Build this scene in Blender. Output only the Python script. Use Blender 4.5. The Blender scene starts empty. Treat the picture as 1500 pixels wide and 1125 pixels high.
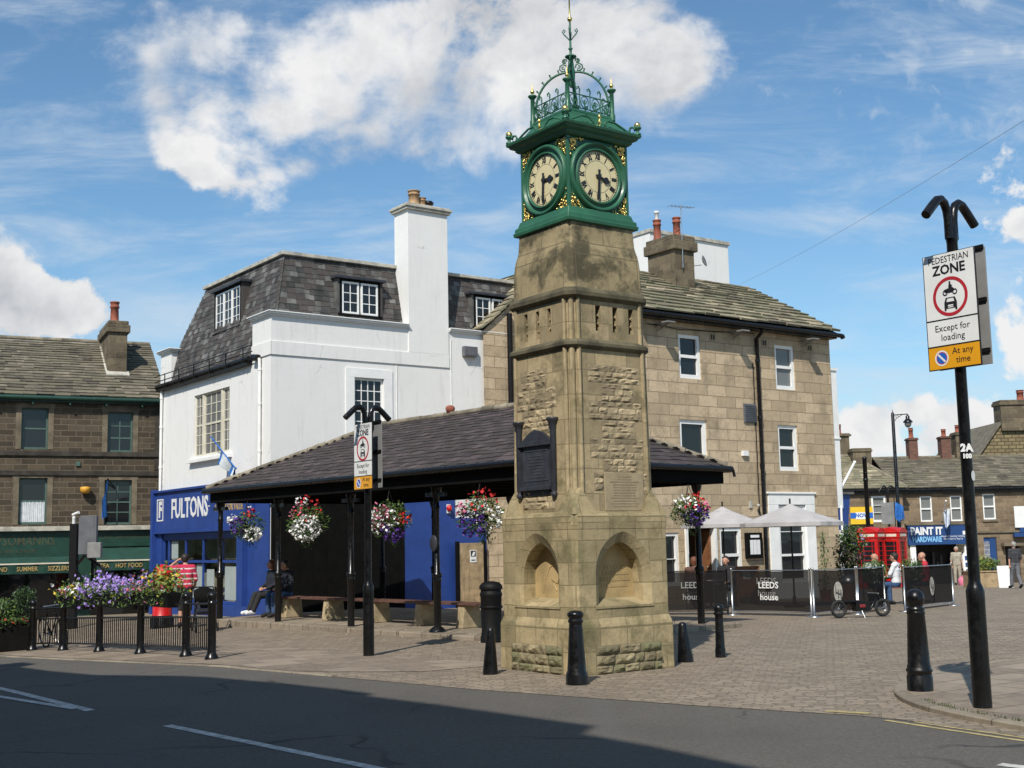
import bpy, bmesh, math, random
from mathutils import Vector, Matrix, noise
R = math.radians
sc = bpy.context.scene
COL = sc.collection
rnd = random.Random(7)

# ------------------------------------------------------------------ camera
FPX, CAMH = 1820.0, 1.7
PITCH, ROLL = math.atan((795 - 562.5) / FPX), 0.02
cF = Vector((0, math.cos(PITCH), math.sin(PITCH)))
cU0 = Vector((0, -math.sin(PITCH), math.cos(PITCH)))
cU = math.cos(ROLL) * cU0 + math.sin(ROLL) * Vector((1, 0, 0))
cR = math.cos(ROLL) * Vector((1, 0, 0)) - math.sin(ROLL) * cU0
cam = bpy.data.objects.new('camera', bpy.data.cameras.new('camera'))
COL.objects.link(cam)
cam.data.sensor_width = 36
cam.data.lens = FPX / 1500 * 36
cam.data.clip_start = 0.1
cam.data.clip_end = 3000
cam.matrix_world = Matrix(((cR.x, cU.x, -cF.x, 0), (cR.y, cU.y, -cF.y, 0), (cR.z, cU.z, -cF.z, CAMH), (0, 0, 0, 1)))
sc.camera = cam

# ------------------------------------------------------------------ sun, sky, exposure
SUN_EL, SUN_AZ = R(46), R(17)          # shadows fall away from the camera, 17 degrees to the right
to_sun = Vector((-math.sin(SUN_AZ) * math.cos(SUN_EL), -math.cos(SUN_AZ) * math.cos(SUN_EL), math.sin(SUN_EL)))
sun = bpy.data.objects.new('sun', bpy.data.lights.new('sun', 'SUN'))
COL.objects.link(sun)
sun.data.energy = 4.9
sun.data.angle = R(0.5)
sun.data.color = (1.0, 0.945, 0.86)
sun.rotation_euler = (-to_sun).to_track_quat('-Z', 'Y').to_euler()
sun.location = (0, 0, 40)

sc.view_settings.view_transform = 'Standard'
sc.view_settings.look = 'None'
sc.view_settings.exposure = 0.0
sc.view_settings.gamma = 1.0
sc.view_settings.use_curve_mapping = False

world = bpy.data.worlds.new('World')
sc.world = world
world.use_nodes = True
wn, wl = world.node_tree.nodes, world.node_tree.links
wn.clear()

class NT:
    """small helper to wire shader nodes"""
    def __init__(s, nodes, links): s.n, s.l = nodes, links
    def put(s, inp, v):
        if v is None: return
        if hasattr(v, 'is_output') or hasattr(v, 'links'): s.l.new(v, inp)
        else: inp.default_value = v
    def math(s, op, a, b=None, c=None, clamp=False):
        n = s.n.new('ShaderNodeMath'); n.operation = op; n.use_clamp = clamp
        s.put(n.inputs[0], a); s.put(n.inputs[1], b); s.put(n.inputs[2], c)
        return n.outputs[0]
    def mix(s, f, a, b, blend='MIX'):
        n = s.n.new('ShaderNodeMix'); n.data_type = 'RGBA'; n.blend_type = blend
        s.put(n.inputs[0], f)
        s.put(n.inputs[6], a if hasattr(a, 'links') else (*a, 1)); s.put(n.inputs[7], b if hasattr(b, 'links') else (*b, 1))
        return n.outputs[2]
    def ramp(s, f, lo, hi, a=0.0, b=1.0):
        n = s.n.new('ShaderNodeMapRange'); n.interpolation_type = 'SMOOTHSTEP'
        s.put(n.inputs[0], f); s.put(n.inputs[1], lo); s.put(n.inputs[2], hi); s.put(n.inputs[3], a); s.put(n.inputs[4], b)
        return n.outputs[0]
    def noise(s, vec, scale, detail=4, rough=.55, lac=2.0, dist=0.0):
        n = s.n.new('ShaderNodeTexNoise'); s.put(n.inputs['Vector'], vec)
        n.inputs['Scale'].default_value = scale; n.inputs['Detail'].default_value = detail
        n.inputs['Roughness'].default_value = rough; n.inputs['Lacunarity'].default_value = lac
        n.inputs['Distortion'].default_value = dist
        return n.outputs['Fac']
    def vmath(s, op, a, b):
        n = s.n.new('ShaderNodeVectorMath'); n.operation = op
        s.put(n.inputs[0], a); s.put(n.inputs[1], b)
        return n.outputs[0]

def build_world():
    t = NT(wn, wl)
    out = wn.new('ShaderNodeOutputWorld')
    sky = wn.new('ShaderNodeTexSky'); sky.sky_type = 'NISHITA'; sky.sun_disc = False
    sky.sun_elevation = SUN_EL; sky.sun_rotation = math.atan2(to_sun.x, to_sun.y)
    sky.altitude = 100; sky.air_density = 1.0; sky.dust_density = 0.6; sky.ozone_density = 1.6
    tc = wn.new('ShaderNodeTexCoord'); d = tc.outputs['Generated']
    sep = wn.new('ShaderNodeSeparateXYZ'); wl.new(d, sep.inputs[0])
    yy = t.math('MAXIMUM', t.math('ABSOLUTE', sep.outputs[1]), .12)
    X = t.math('DIVIDE', sep.outputs[0], yy); Z = t.math('DIVIDE', sep.outputs[2], yy)
    comb = wn.new('ShaderNodeCombineXYZ'); wl.new(X, comb.inputs[0]); wl.new(Z, comb.inputs[1]); wl.new(t.math('MULTIPLY', t.math('SIGN', sep.outputs[1]), 3.0), comb.inputs[2])
    P = comb.outputs[0]
    big = t.noise(P, 5.0, 8, .58, 2.1, .35)
    fine = t.noise(P, 17.0, 6, .6, 2.1, .2)
    nz = t.math('ADD', t.math('MULTIPLY', big, .75), t.math('MULTIPLY', fine, .25))
    # cumulus banks as broad ellipses of sky direction (x, z, half-widths, weight)
    banks = CLOUD_BANKS
    acc = None
    for x0, z0, a, b, w in banks:
        ex = t.math('POWER', t.math('DIVIDE', t.math('SUBTRACT', X, x0), a), 2.0)
        ez = t.math('POWER', t.math('DIVIDE', t.math('SUBTRACT', Z, z0), b), 2.0)
        g = t.math('MULTIPLY', t.math('EXPONENT', t.math('MULTIPLY', t.math('ADD', ex, ez), -1.0)), w)
        acc = g if acc is None else t.math('ADD', acc, g)
    acc = t.math('MINIMUM', acc, 0.50)
    warp = wn.new('ShaderNodeTexNoise'); wl.new(P, warp.inputs['Vector']); warp.inputs['Scale'].default_value = 7.0; warp.inputs['Detail'].default_value = 3
    PW = t.vmath('ADD', P, t.vmath('MULTIPLY', t.vmath('SUBTRACT', warp.outputs['Color'], (.5, .5, .5)), (.10, .10, 0)))
    puff = wn.new('ShaderNodeTexVoronoi'); puff.feature = 'F1'; wl.new(PW, puff.inputs['Vector']); puff.inputs['Scale'].default_value = 15.0
    puff2 = wn.new('ShaderNodeTexVoronoi'); puff2.feature = 'F1'; wl.new(PW, puff2.inputs['Vector']); puff2.inputs['Scale'].default_value = 36.0
    cell = t.math('ADD', t.math('MULTIPLY', puff.outputs['Distance'], .62), t.math('MULTIPLY', puff2.outputs['Distance'], .38))
    hair = t.noise(PW, 60.0, 3, .62)
    dens = t.math('ADD', t.math('ADD', t.math('MULTIPLY', t.math('SUBTRACT', nz, .5), 2.0), acc), t.math('ADD', t.math('MULTIPLY', t.math('SUBTRACT', .40, cell), .42), t.math('MULTIPLY', t.math('SUBTRACT', hair, .5), .16)))
    # edges are crisp where the cloud boils up, frayed elsewhere
    soft = t.ramp(t.noise(P, 3.1, 2, .5), .40, .62, .09, .40)
    cov = t.ramp(dens, .20, t.math('ADD', soft, .22))
    thick = t.ramp(dens, .32, .86)
    # light from the upper left: compare the density with the density a little towards the light
    off = t.vmath('ADD', P, (-.030, .040, 0))
    nz2 = t.noise(off, 5.0, 5, .58, 2.1, .35)
    lit = t.math('SUBTRACT', big, nz2)
    shade = t.math('ADD', t.math('SUBTRACT', t.math('MULTIPLY', thick, .80), t.math('MULTIPLY', lit, 3.0)), t.math('MULTIPLY', t.math('SUBTRACT', cell, .36), .9), clamp=True)
    ccol = t.mix(shade, (.88, .88, .88), (.43, .46, .51))
    # thin high streaks
    st = wn.new('ShaderNodeMapping'); wl.new(P, st.inputs[0]); st.inputs['Rotation'].default_value = (0, 0, R(-14)); st.inputs['Scale'].default_value = (2.2, 9.0, 1)
    wisp = t.noise(st.outputs[0], 2.0, 7, .62, 2.2, .5)
    wf = t.math('MULTIPLY', t.ramp(wisp, .42, .80), .66)
    # small ripples high on the right
    dap = t.noise(P, 34.0, 4, .55, 2.0, .4)
    df = t.math('MULTIPLY', t.ramp(dap, .52, .72), t.math('MULTIPLY', t.ramp(X, .22, .34), t.math('MULTIPLY', t.ramp(Z, .26, .36), .34)))
    s1 = wn.new('ShaderNodeVectorMath'); s1.operation = 'MULTIPLY'; wl.new(sky.outputs[0], s1.inputs[0]); s1.inputs[1].default_value = (.094, .124, .134)
    lowhaze = t.ramp(Z, .30, .0, 0.0, .34)
    base = t.mix(lowhaze, s1.outputs[0], (.50, .66, .82))
    c1 = t.mix(wf, base, (.66, .74, .82))
    c1 = t.mix(df, c1, (.72, .77, .82))
    c2 = t.mix(cov, c1, ccol)
    bg = wn.new('ShaderNodeBackground'); wl.new(c2, bg.inputs[0]); bg.inputs[1].default_value = 1.0
    wl.new(bg.outputs[0], out.inputs[0])

def sky_xy(px, py):
    d = cF + cR * ((px - 750) / FPX) + cU * ((562.5 - py) / FPX)
    return d.x / d.y, d.z / d.y
def bank(px, py, w, h, k):
    x, z = sky_xy(px, py); return (x, z, w / FPX, h / FPX, k)
CLOUD_BANKS = [bank(285, 70, 95, 110, .42), bank(300, 200, 90, 90, .30), bank(470, 110, 260, 120, .52), bank(370, 235, 140, 70, .42), bank(760, 60, 330, 120, .50), bank(960, 90, 110, 110, .40), bank(680, 200, 120, 60, .22), bank(930, 235, 120, 30, .16), bank(560, 225, 120, 50, .22),
               bank(20, 440, 110, 60, .40), bank(140, 465, 110, 45, .36), bank(-30, 380, 70, 50, .26),
               bank(1310, 620, 110, 65, .52), bank(1400, 640, 100, 50, .34), bank(1490, 500, 50, 50, .26), bank(1490, 330, 60, 30, .20)]
build_world()

# ------------------------------------------------------------------ places
ANG = R(35.9)
RRx, RRy = math.cos(ANG), math.sin(ANG)
def xy(u, v): return (RRx * u - RRy * v, RRy * u + RRx * v)
def gz(x, y):
    y = min(y, 78.0); x = max(x, -34.0)
    u = x * .81 + y * .5864
    w = min(1, max(.3, 1 - (u - 8.5) / 3 * .7))
    return -0.008 * max(0, y - 17) - 0.016 * max(0, y - 38) - 0.05 * max(0, -x - 4.3) * w
def ray(px, py): return cF + cR * ((px - 750) / FPX) + cU * ((562.5 - py) / FPX)
def at(px, py, Y):
    d = ray(px, py); return Vector((0, 0, CAMH)) + d * (Y / d.y)
def gp(x, y): return (x, y, gz(x, y))

# ------------------------------------------------------------------ mesh helpers
class MB:
    def __init__(s): s.v, s.f, s.m, s.s, s.cm = [], [], [], [], 0
    def add(s, vs, fs, smooth=False):
        b = len(s.v); s.v += [tuple(p) for p in vs]
        for f in fs: s.f.append([b + i for i in f]); s.m.append(s.cm); s.s.append(smooth)
        return s
    def box(s, x0, x1, y0, y1, z0, z1, M=None):
        vs = [Vector((x, y, z)) for z in (z0, z1) for y in (y0, y1) for x in (x0, x1)]
        if M is not None: vs = [M @ p for p in vs]
        return s.add(vs, [(0, 2, 3, 1), (4, 5, 7, 6), (0, 1, 5, 4), (2, 6, 7, 3), (0, 4, 6, 2), (1, 3, 7, 5)])
    def obox(s, c, ax, ay, az):
        c, ax, ay, az = map(Vector, (c, ax, ay, az))
        vs = [c + ax * i + ay * j + az * k for k in (-1, 1) for j in (-1, 1) for i in (-1, 1)]
        fs = [(0, 2, 3, 1), (4, 5, 7, 6), (0, 1, 5, 4), (2, 6, 7, 3), (0, 4, 6, 2), (1, 3, 7, 5)]
        return s.add(vs, fs if ax.cross(ay).dot(az) > 0 else [f[::-1] for f in fs])
    def tube(s, pts, r, n=8, cap=True, smooth=True):
        pts = [Vector(p) for p in pts]; rs = r if isinstance(r, (list, tuple)) else [r] * len(pts)
        vs, fs = [], []; up = None
        for i, p in enumerate(pts):
            t = (pts[min(i + 1, len(pts) - 1)] - pts[max(i - 1, 0)]).normalized()
            if up is None: up = Vector((0, 0, 1)) if abs(t.z) < .9 else Vector((1, 0, 0))
            a = t.cross(up)
            if a.length < 1e-4: a = t.cross(Vector((0, 1, .3)))
            a.normalize(); b = a.cross(t).normalized(); up = b
            for k in range(n):
                w = 2 * math.pi * k / n; vs.append(p + (a * math.cos(w) + b * math.sin(w)) * rs[i])
        for i in range(len(pts) - 1):
            for k in range(n):
                k2 = (k + 1) % n; fs.append((i * n + k, i * n + k2, (i + 1) * n + k2, (i + 1) * n + k))
        s.add(vs, fs, smooth)
        if cap:
            s.add(vs[:n], [tuple(range(n))[::-1]]); s.add(vs[-n:], [tuple(range(n))])
        return s
    def lathe(s, prof, c=(0, 0, 0), n=16, smooth=True):
        vs, fs = [], []
        for r, z in prof:
            for k in range(n):
                w = 2 * math.pi * k / n; vs.append((c[0] + r * math.cos(w), c[1] + r * math.sin(w), c[2] + z))
        for i in range(len(prof) - 1):
            for k in range(n):
                k2 = (k + 1) % n; fs.append((i * n + k, i * n + k2, (i + 1) * n + k2, (i + 1) * n + k))
        s.add(vs, fs, smooth)
        s.add(vs[:n], [tuple(range(n))[::-1]]); s.add(vs[-n:], [tuple(range(n))])
        return s
    def ball(s, c, r, n=10, sz=1.0):
        m = max(4, n // 2)
        return s.lathe([(max(1e-3, r * math.sin(math.pi * i / m)), -r * sz * math.cos(math.pi * i / m)) for i in range(m + 1)], c, n)
    def loft(s, prof, ch=0.0, c=(0, 0), smooth=False):
        """square section with chamfered corners: prof = (z, half, [chamfer])"""
        vs, fs = [], []
        for q in prof:
            z, h = q[0], q[1]; k = q[2] if len(q) > 2 else ch
            k = max(k, .001)
            for x, y in ((-h + k, -h), (h - k, -h), (h, -h + k), (h, h - k), (h - k, h), (-h + k, h), (-h, h - k), (-h, -h + k)):
                vs.append((c[0] + x, c[1] + y, z))
        for i in range(len(prof) - 1):
            for k in range(8):
                k2 = (k + 1) % 8; fs.append((i * 8 + k, i * 8 + k2, i * 8 + 8 + k2, i * 8 + 8 + k))
        s.add(vs, fs, smooth)
        s.add(vs[:8], [tuple(range(8))[::-1]]); s.add(vs[-8:], [tuple(range(8))])
        return s
    def prism(s, poly, d):
        """polygon of 3d points pushed along vector d"""
        n = len(poly); d = Vector(d); a = [Vector(p) for p in poly]; b = [p + d for p in a]
        fs = [tuple(range(n))[::-1], tuple(range(n, 2 * n))] + [(i, (i + 1) % n, n + (i + 1) % n, n + i) for i in range(n)]
        return s.add(a + b, fs)
    def quad(s, a, b, c, d): return s.add([a, b, c, d], [(0, 1, 2, 3)])
    def obj(s, name, mat, parent=None, bevel=0, loc=None):
        me = bpy.data.meshes.new(name)
        me.from_pydata(s.v, [], s.f)
        mats = mat if isinstance(mat, (list, tuple)) else [mat]
        for m in mats: me.materials.append(m)
        me.polygons.foreach_set('material_index', s.m); me.polygons.foreach_set('use_smooth', s.s)
        me.update()
        uv = me.uv_layers.new(name='UVMap'); vs = me.vertices
        dat = [0.0] * (2 * len(me.loops))
        for p in me.polygons:
            n = p.normal
            if abs(n.z) > .94: t, b = Vector((1, 0, 0)), Vector((0, 1, 0))
            else:
                t = Vector((-n.y, n.x, 0)).normalized(); b = n.cross(t)
            for li in p.loop_indices:
                q = vs[me.loops[li].vertex_index].co
                dat[2 * li] = q.dot(t); dat[2 * li + 1] = q.dot(b)
        uv.data.foreach_set('uv', dat)
        o = bpy.data.objects.new(name, me); COL.objects.link(o)
        if parent: o.parent = parent
        if loc: o.location = loc
        if bevel:
            bm_ = o.modifiers.new('bevel', 'BEVEL'); bm_.width = bevel; bm_.segments = 2; bm_.limit_method = 'ANGLE'; bm_.angle_limit = R(40)
        return o

def tag(o, label=None, cat=None, group=None, kind=None):
    if label: o['label'] = label
    if cat: o['category'] = cat
    if group: o['group'] = group
    if kind: o['kind'] = kind
    return o
def thing(name, label, cat, loc=(0, 0, 0), rz=0, group=None):
    o = bpy.data.objects.new(name, None); COL.objects.link(o)
    o.location = loc; o.rotation_euler = (0, 0, rz); o.empty_display_size = .2
    return tag(o, label, cat, group)
def copy_tree(o, parent=None):
    c = o.copy(); COL.objects.link(c)
    if parent: c.parent = parent
    for ch in list(o.children): copy_tree(ch, c)
    return c
def dup(o, label, loc, rz=0):
    c = copy_tree(o); c.location = loc; c.rotation_euler = (0, 0, rz); c['label'] = label
    return c

def text_geo(mb, body, size, O, ax, up, align='CENTER', ext=.004, sx=1.0, off=0.0, shear=0.0):
    """lettering as mesh faces, standing off the plane through O along ax x up"""
    cu = bpy.data.curves.new('lettering', 'FONT'); cu.body = body; cu.size = size; cu.extrude = ext; cu.offset = off; cu.shear = shear
    cu.align_x = align; cu.align_y = 'CENTER'; cu.resolution_u = 2
    o = bpy.data.objects.new('lettering', cu)
    me = bpy.data.meshes.new_from_object(o)
    ax, up, O = Vector(ax).normalized(), Vector(up).normalized(), Vector(O); nn = ax.cross(up)
    mb.add([O + ax * v.co.x * sx + up * v.co.y + nn * v.co.z for v in me.vertices], [tuple(p.vertices) for p in me.polygons])
    bpy.data.objects.remove(o); bpy.data.curves.remove(cu); bpy.data.meshes.remove(me)
    return mb

# ------------------------------------------------------------------ materials
def newmat(name):
    m = bpy.data.materials.new(name); m.use_nodes = True
    n, l = m.node_tree.nodes, m.node_tree.links
    b = n['Principled BSDF']
    return m, NT(n, l), b
def setin(b, k, v):
    if k in b.inputs: b.inputs[k].default_value = v
def coords(t, kind='Object'):
    c = t.n.new('ShaderNodeTexCoord'); return c.outputs[kind]
def bump(t, b, h, strength=.4, dist=.02):
    n = t.n.new('ShaderNodeBump'); n.inputs['Strength'].default_value = strength; n.inputs['Distance'].default_value = dist
    t.l.new(h, n.inputs['Height']); t.l.new(n.outputs[0], b.inputs['Normal'])
def plain(name, col, rough=.6, metal=0.0, var=.18, scale=4.0, island=0.0, bmp=0.0, bscale=40.0, coat=0.0, spec=None, hue=None):
    """a surface of one colour with uneven tone; island = spread between separate pieces"""
    m, t, b = newmat(name); P = coords(t)
    f = t.noise(P, scale, 5, .6)
    k = t.ramp(f, .28, .72, 1 - var, 1 + var)
    if island:
        g = t.n.new('ShaderNodeNewGeometry'); r = g.outputs['Random Per Island']
        k = t.math('MULTIPLY', k, t.ramp(r, 0.0, 1.0, 1 - island, 1 + island))
    c = t.n.new('ShaderNodeVectorMath'); c.operation = 'SCALE'; c.inputs[0].default_value = col; t.l.new(k, c.inputs['Scale'])
    co = c.outputs[0]
    if hue is not None:
        g = t.n.new('ShaderNodeNewGeometry')
        r2 = t.math('FRACT', t.math('MULTIPLY', g.outputs['Random Per Island'], 7.31))
        co = t.mix(t.ramp(r2, .35, .9), co, hue)
    t.l.new(co, b.inputs['Base Color'])
    rr = t.math('ADD', rough - .08, t.math('MULTIPLY', t.noise(P, scale * 3, 3), .16)); t.l.new(rr, b.inputs['Roughness'])
    setin(b, 'Metallic', metal); setin(b, 'Coat Weight', coat)
    if spec is not None: setin(b, 'Specular IOR Level', spec)
    if bmp: bump(t, b, t.noise(P, bscale, 5, .6), bmp, .01)
    return m
def painted_iron(name, col, rough, chip, dust, amt=.5):
    m, t, b = newmat(name); P = coords(t)
    n1 = t.noise(P, 9.0, 6, .7); n2 = t.noise(P, 34.0, 4, .65); n3 = t.noise(P, 2.2, 4, .6)
    c = t.mix(t.ramp(n3, .4, .7, 0, .35), col, tuple(x * 1.8 + .004 for x in col))
    c = t.mix(t.math('MULTIPLY', t.ramp(t.math('ADD', t.math('MULTIPLY', n1, .6), t.math('MULTIPLY', n2, .4)), .62, .66), amt), c, chip)
    c = t.mix(t.ramp(n2, .56, .75, 0, .12), c, dust)
    t.l.new(c, b.inputs['Base Color']); t.l.new(t.ramp(n1, .35, .7, rough - .06, rough + .22), b.inputs['Roughness']); setin(b, 'Specular IOR Level', .4)
    bump(t, b, t.math('ADD', n2, t.math('MULTIPLY', n1, .5)), .12, .006)
    return m
def masonry(name, c1, c2, mortar, bw, bh, ms=.012, stain=(.05, .045, .035), stainamt=.5, stscale=1.1, bmp=.6, rough=.85, wob=.012, moss=None, slo=.47, shi=.70, offset=.5, rows=2, squash=1.0):
    """coursed stone on the metric UVs: uneven joints, tone per block, weather stains, grain"""
    m, t, b = newmat(name); P = coords(t); UV = coords(t, 'UV')
    nn = t.n.new('ShaderNodeTexNoise'); t.l.new(UV, nn.inputs['Vector']); nn.inputs['Scale'].default_value = 2.4; nn.inputs['Detail'].default_value = 3
    v = t.vmath('ADD', UV, t.vmath('MULTIPLY', t.vmath('SUBTRACT', nn.outputs['Color'], (.5, .5, .5)), (wob * 3, wob * 1.6, 0)))
    br = t.n.new('ShaderNodeTexBrick'); t.l.new(v, br.inputs['Vector'])
    br.offset = offset; br.offset_frequency = 2; br.squash = squash; br.squash_frequency = 3
    br.inputs['Color1'].default_value = (0, 0, 0, 1); br.inputs['Color2'].default_value = (1, 1, 1, 1); br.inputs['Mortar'].default_value = (.5, .5, .5, 1)
    br.inputs['Scale'].default_value = 1.0; br.inputs['Mortar Size'].default_value = ms; br.inputs['Mortar Smooth'].default_value = .25
    br.inputs['Brick Width'].default_value = bw; br.inputs['Row Height'].default_value = bh; br.inputs['Bias'].default_value = 0.0
    base = t.mix(t.ramp(br.outputs['Color'], .1, .9), c1, c2)
    gr = t.noise(P, 14.0, 4, .65)
    base = t.mix(t.ramp(gr, .3, .7, 0, .45), base, tuple(x * .62 for x in c1))
    lg = t.noise(P, stscale, 5, .68, 2.1, .12)
    base = t.mix(t.math('MULTIPLY', t.ramp(lg, slo, shi), stainamt), base, stain)
    mp = t.n.new('ShaderNodeMapping'); t.l.new(P, mp.inputs[0]); mp.inputs['Scale'].default_value = (5.0, 5.0, .45)
    sk = t.noise(mp.outputs[0], 1.0, 4, .7)
    base = t.mix(t.math('MULTIPLY', t.ramp(sk, .52, .78), stainamt * .6), base, tuple(x * 1.15 for x in stain))
    md = t.noise(P, 4.6, 4, .72, 2.2, .3)
    base = t.mix(t.ramp(md, .46, .70, 0, .42), base, tuple(x * .50 for x in c1))
    if moss:
        mo = t.noise(P, 2.3, 6, .7, 2.0, .2)
        base = t.mix(t.math('MULTIPLY', t.ramp(mo, .54, .74), .36), base, moss)
    base = t.mix(t.math('MULTIPLY', br.outputs['Fac'], .85), base, mortar)
    t.l.new(base, b.inputs['Base Color']); b.inputs['Roughness'].default_value = rough; setin(b, 'Specular IOR Level', .25)
    h = t.math('SUBTRACT', t.math('ADD', t.math('MULTIPLY', t.noise(P, 22.0, 3, .65), .55), t.math('MULTIPLY', t.noise(P, 7.0, 3, .6), .8)), br.outputs['Fac'])
    bump(t, b, h, bmp, .02)
    return m
def render_mat(name, col, dirt=(.35, .33, .29), amt=.35):
    """painted render: faint streaks and patches"""
    m, t, b = newmat(name); P = coords(t)
    mp = t.n.new('ShaderNodeMapping'); t.l.new(P, mp.inputs[0]); mp.inputs['Scale'].default_value = (2.2, 2.2, .22)
    s = t.noise(mp.outputs[0], 1.6, 6, .7)
    c = t.mix(t.math('MULTIPLY', t.ramp(s, .50, .80), amt), col, dirt)
    c = t.mix(t.ramp(t.noise(P, 1.3, 5, .6), .4, .7, 0, .12), c, tuple(x * .8 for x in col))
    pt = t.noise(P, .9, 7, .72, 2.1, .5); c = t.mix(t.ramp(pt, .56, .72, 0, .16), c, (.50, .49, .45))
    vo = t.n.new('ShaderNodeTexVoronoi'); vo.feature = 'DISTANCE_TO_EDGE'; wv = t.n.new('ShaderNodeTexNoise'); t.l.new(P, wv.inputs['Vector']); wv.inputs['Scale'].default_value = 1.7; wv.inputs['Detail'].default_value = 5
    t.l.new(t.vmath('ADD', P, t.vmath('MULTIPLY', wv.outputs['Color'], (.8, .8, .8))), vo.inputs['Vector']); vo.inputs['Scale'].default_value = .45
    c = t.mix(t.math('MULTIPLY', t.ramp(vo.outputs['Distance'], .010, .002), t.ramp(t.noise(P, .8, 3), .54, .62, 0, .4)), c, (.30, .29, .27))
    t.l.new(c, b.inputs['Base Color']); b.inputs['Roughness'].default_value = .8; setin(b, 'Specular IOR Level', .25)
    bump(t, b, t.math('ADD', t.noise(P, 30.0, 5, .7), t.math('MULTIPLY', t.noise(P, 4.0, 3, .6), 1.6)), .3, .012)
    return m
def glass_mat(name, tint=(.012, .014, .016), rough=.04):
    m, t, b = newmat(name); P = coords(t)
    b.inputs['Base Color'].default_value = (*tint, 1); b.inputs['Roughness'].default_value = rough
    setin(b, 'Specular IOR Level', .55)
    bump(t, b, t.noise(P, 1.7, 2, .5), .06, .05)
    return m
def clear_mat(name, tint=(.75, .8, .8)):
    m, t, b = newmat(name); n, l = t.n, t.l
    tr = n.new('ShaderNodeBsdfTransparent'); tr.inputs[0].default_value = (*tint, 1)
    gl = n.new('ShaderNodeBsdfGlossy'); gl.inputs['Roughness'].default_value = .03
    fr = n.new('ShaderNodeLayerWeight'); fr.inputs[0].default_value = .5
    mx = n.new('ShaderNodeMixShader'); l.new(t.math('ADD', t.math('MULTIPLY', t.math('POWER', fr.outputs['Facing'], 4.0), .6), .05), mx.inputs[0]); l.new(tr.outputs[0], mx.inputs[1]); l.new(gl.outputs[0], mx.inputs[2])
    l.new(mx.outputs[0], n['Material Output'].inputs[0])
    return m
def stripes(name, c1, c2, period, duty, axis=2):
    m, t, b = newmat(name); P = coords(t)
    sp = t.n.new('ShaderNodeSeparateXYZ'); t.l.new(P, sp.inputs[0])
    f = t.math('LESS_THAN', t.math('FRACT', t.math('DIVIDE', t.math('ADD', sp.outputs[axis], t.math('MULTIPLY', t.noise(P, 6, 2), .03)), period)), duty)
    t.l.new(t.mix(f, c1, c2), b.inputs['Base Color']); b.inputs['Roughness'].default_value = .85
    return m

M = {}
M['tower_ashlar'] = masonry('tower_ashlar', (.46, .362, .212), (.29, .232, .138), (.225, .18, .105), .56, .33, .009, (.085, .078, .042), .8, 1.5, .35, moss=(.15, .145, .05))
M['tower_low'] = masonry('tower_low', (.44, .35, .20), (.28, .23, .13), (.20, .165, .09), .46, .285, .009, (.09, .085, .04), .75, 1.7, .4, moss=(.145, .15, .045))
M['tower_bell'] = masonry('tower_bell', (.36, .29, .165), (.29, .23, .13), (.14, .115, .07), 1.1, .5, .008, (.062, .056, .034), .92, 1.7, .35, slo=.43, shi=.60)
M['mould'] = plain('moulded_stone', (.085, .073, .042), .85, var=.5, scale=3.5, bmp=.5)
M['rubble'] = plain('rock_faced_stone', (.315, .25, .15), .9, var=.32, scale=5, island=.28, bmp=.8, bscale=28)
M['rubble_moss'] = plain('mossy_rubble', (.215, .18, .105), .92, var=.4, scale=4, island=.28, bmp=.8, bscale=28, hue=(.15, .145, .075))
M['rubble_dark'] = plain('panel_back_stone', (.22, .17, .105), .95, var=.3, scale=6, bmp=.5)  # browner stone tone for the backing behind the rubble blocks
M['tablet_ink'] = plain('tablet_letter', (.25, .195, .12), .85)
M['niche'] = plain('pale_niche_stone', (.40, .29, .135), .85, var=.22, scale=3, bmp=.3)
M['tablet'] = plain('tablet_stone', (.335, .268, .165), .8, var=.15, scale=6, bmp=.2)
M['house_stone'] = masonry('house_stone', (.60, .47, .315), (.42, .325, .21), (.24, .185, .12), .80, .335, .012, (.16, .125, .08), .55, 1.1, .7, wob=.02)
M['terrace_stone'] = masonry('terrace_stone', (.118, .092, .062), (.058, .047, .034), (.155, .126, .09), .48, .19, .017, (.028, .024, .018), .6, .9, .6)
M['terrace_dress'] = plain('dressed_stone', (.15, .122, .082), .85, var=.35, scale=2.5, bmp=.3)
M['sooty_band'] = plain('sooty_stone', (.045, .038, .03), .9, var=.45, scale=3, bmp=.3)
M['cottage_stone'] = masonry('cottage_stone', (.27, .20, .13), (.165, .122, .08), (.22, .175, .12), .5, .2, .014, (.05, .04, .03), .5, .8, .5)
M['chimney_stone'] = masonry('chimney_stone', (.20, .16, .105), (.115, .092, .062), (.15, .12, .08), .5, .27, .012, (.03, .028, .02), .75, 1.6, .5)
M['slate_stone'] = plain('stone_slates', (.25, .215, .145), .9, var=.32, scale=3, island=.40, bmp=.6, bscale=26, hue=(.18, .17, .105))
M['slate_brown'] = plain('old_stone_slates', (.135, .117, .085), .9, var=.3, scale=3, island=.4, bmp=.6, bscale=26, hue=(.135, .12, .08))
M['slate_purple'] = plain('purple_slates', (.056, .042, .041), .8, var=.3, scale=4, island=.38, bmp=.6, bscale=30, hue=(.046, .037, .033))
M['slate_grey'] = plain('grey_slates', (.088, .086, .080), .8, var=.45, scale=2.2, island=.6, bmp=.4, bscale=30, hue=(.060, .050, .045))
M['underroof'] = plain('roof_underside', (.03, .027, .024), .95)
M['ridge'] = plain('ridge_stone', (.19, .165, .12), .9, var=.35, scale=4, island=.25, bmp=.5)
M['pale_cap'] = plain('pale_coping', (.42, .40, .34), .85, var=.3, scale=3, bmp=.3)
M['white_render'] = render_mat('white_render', (.765, .755, .725))
M['white_paint'] = plain('white_paint', (.80, .80, .77), .5, var=.06, scale=3)
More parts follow.
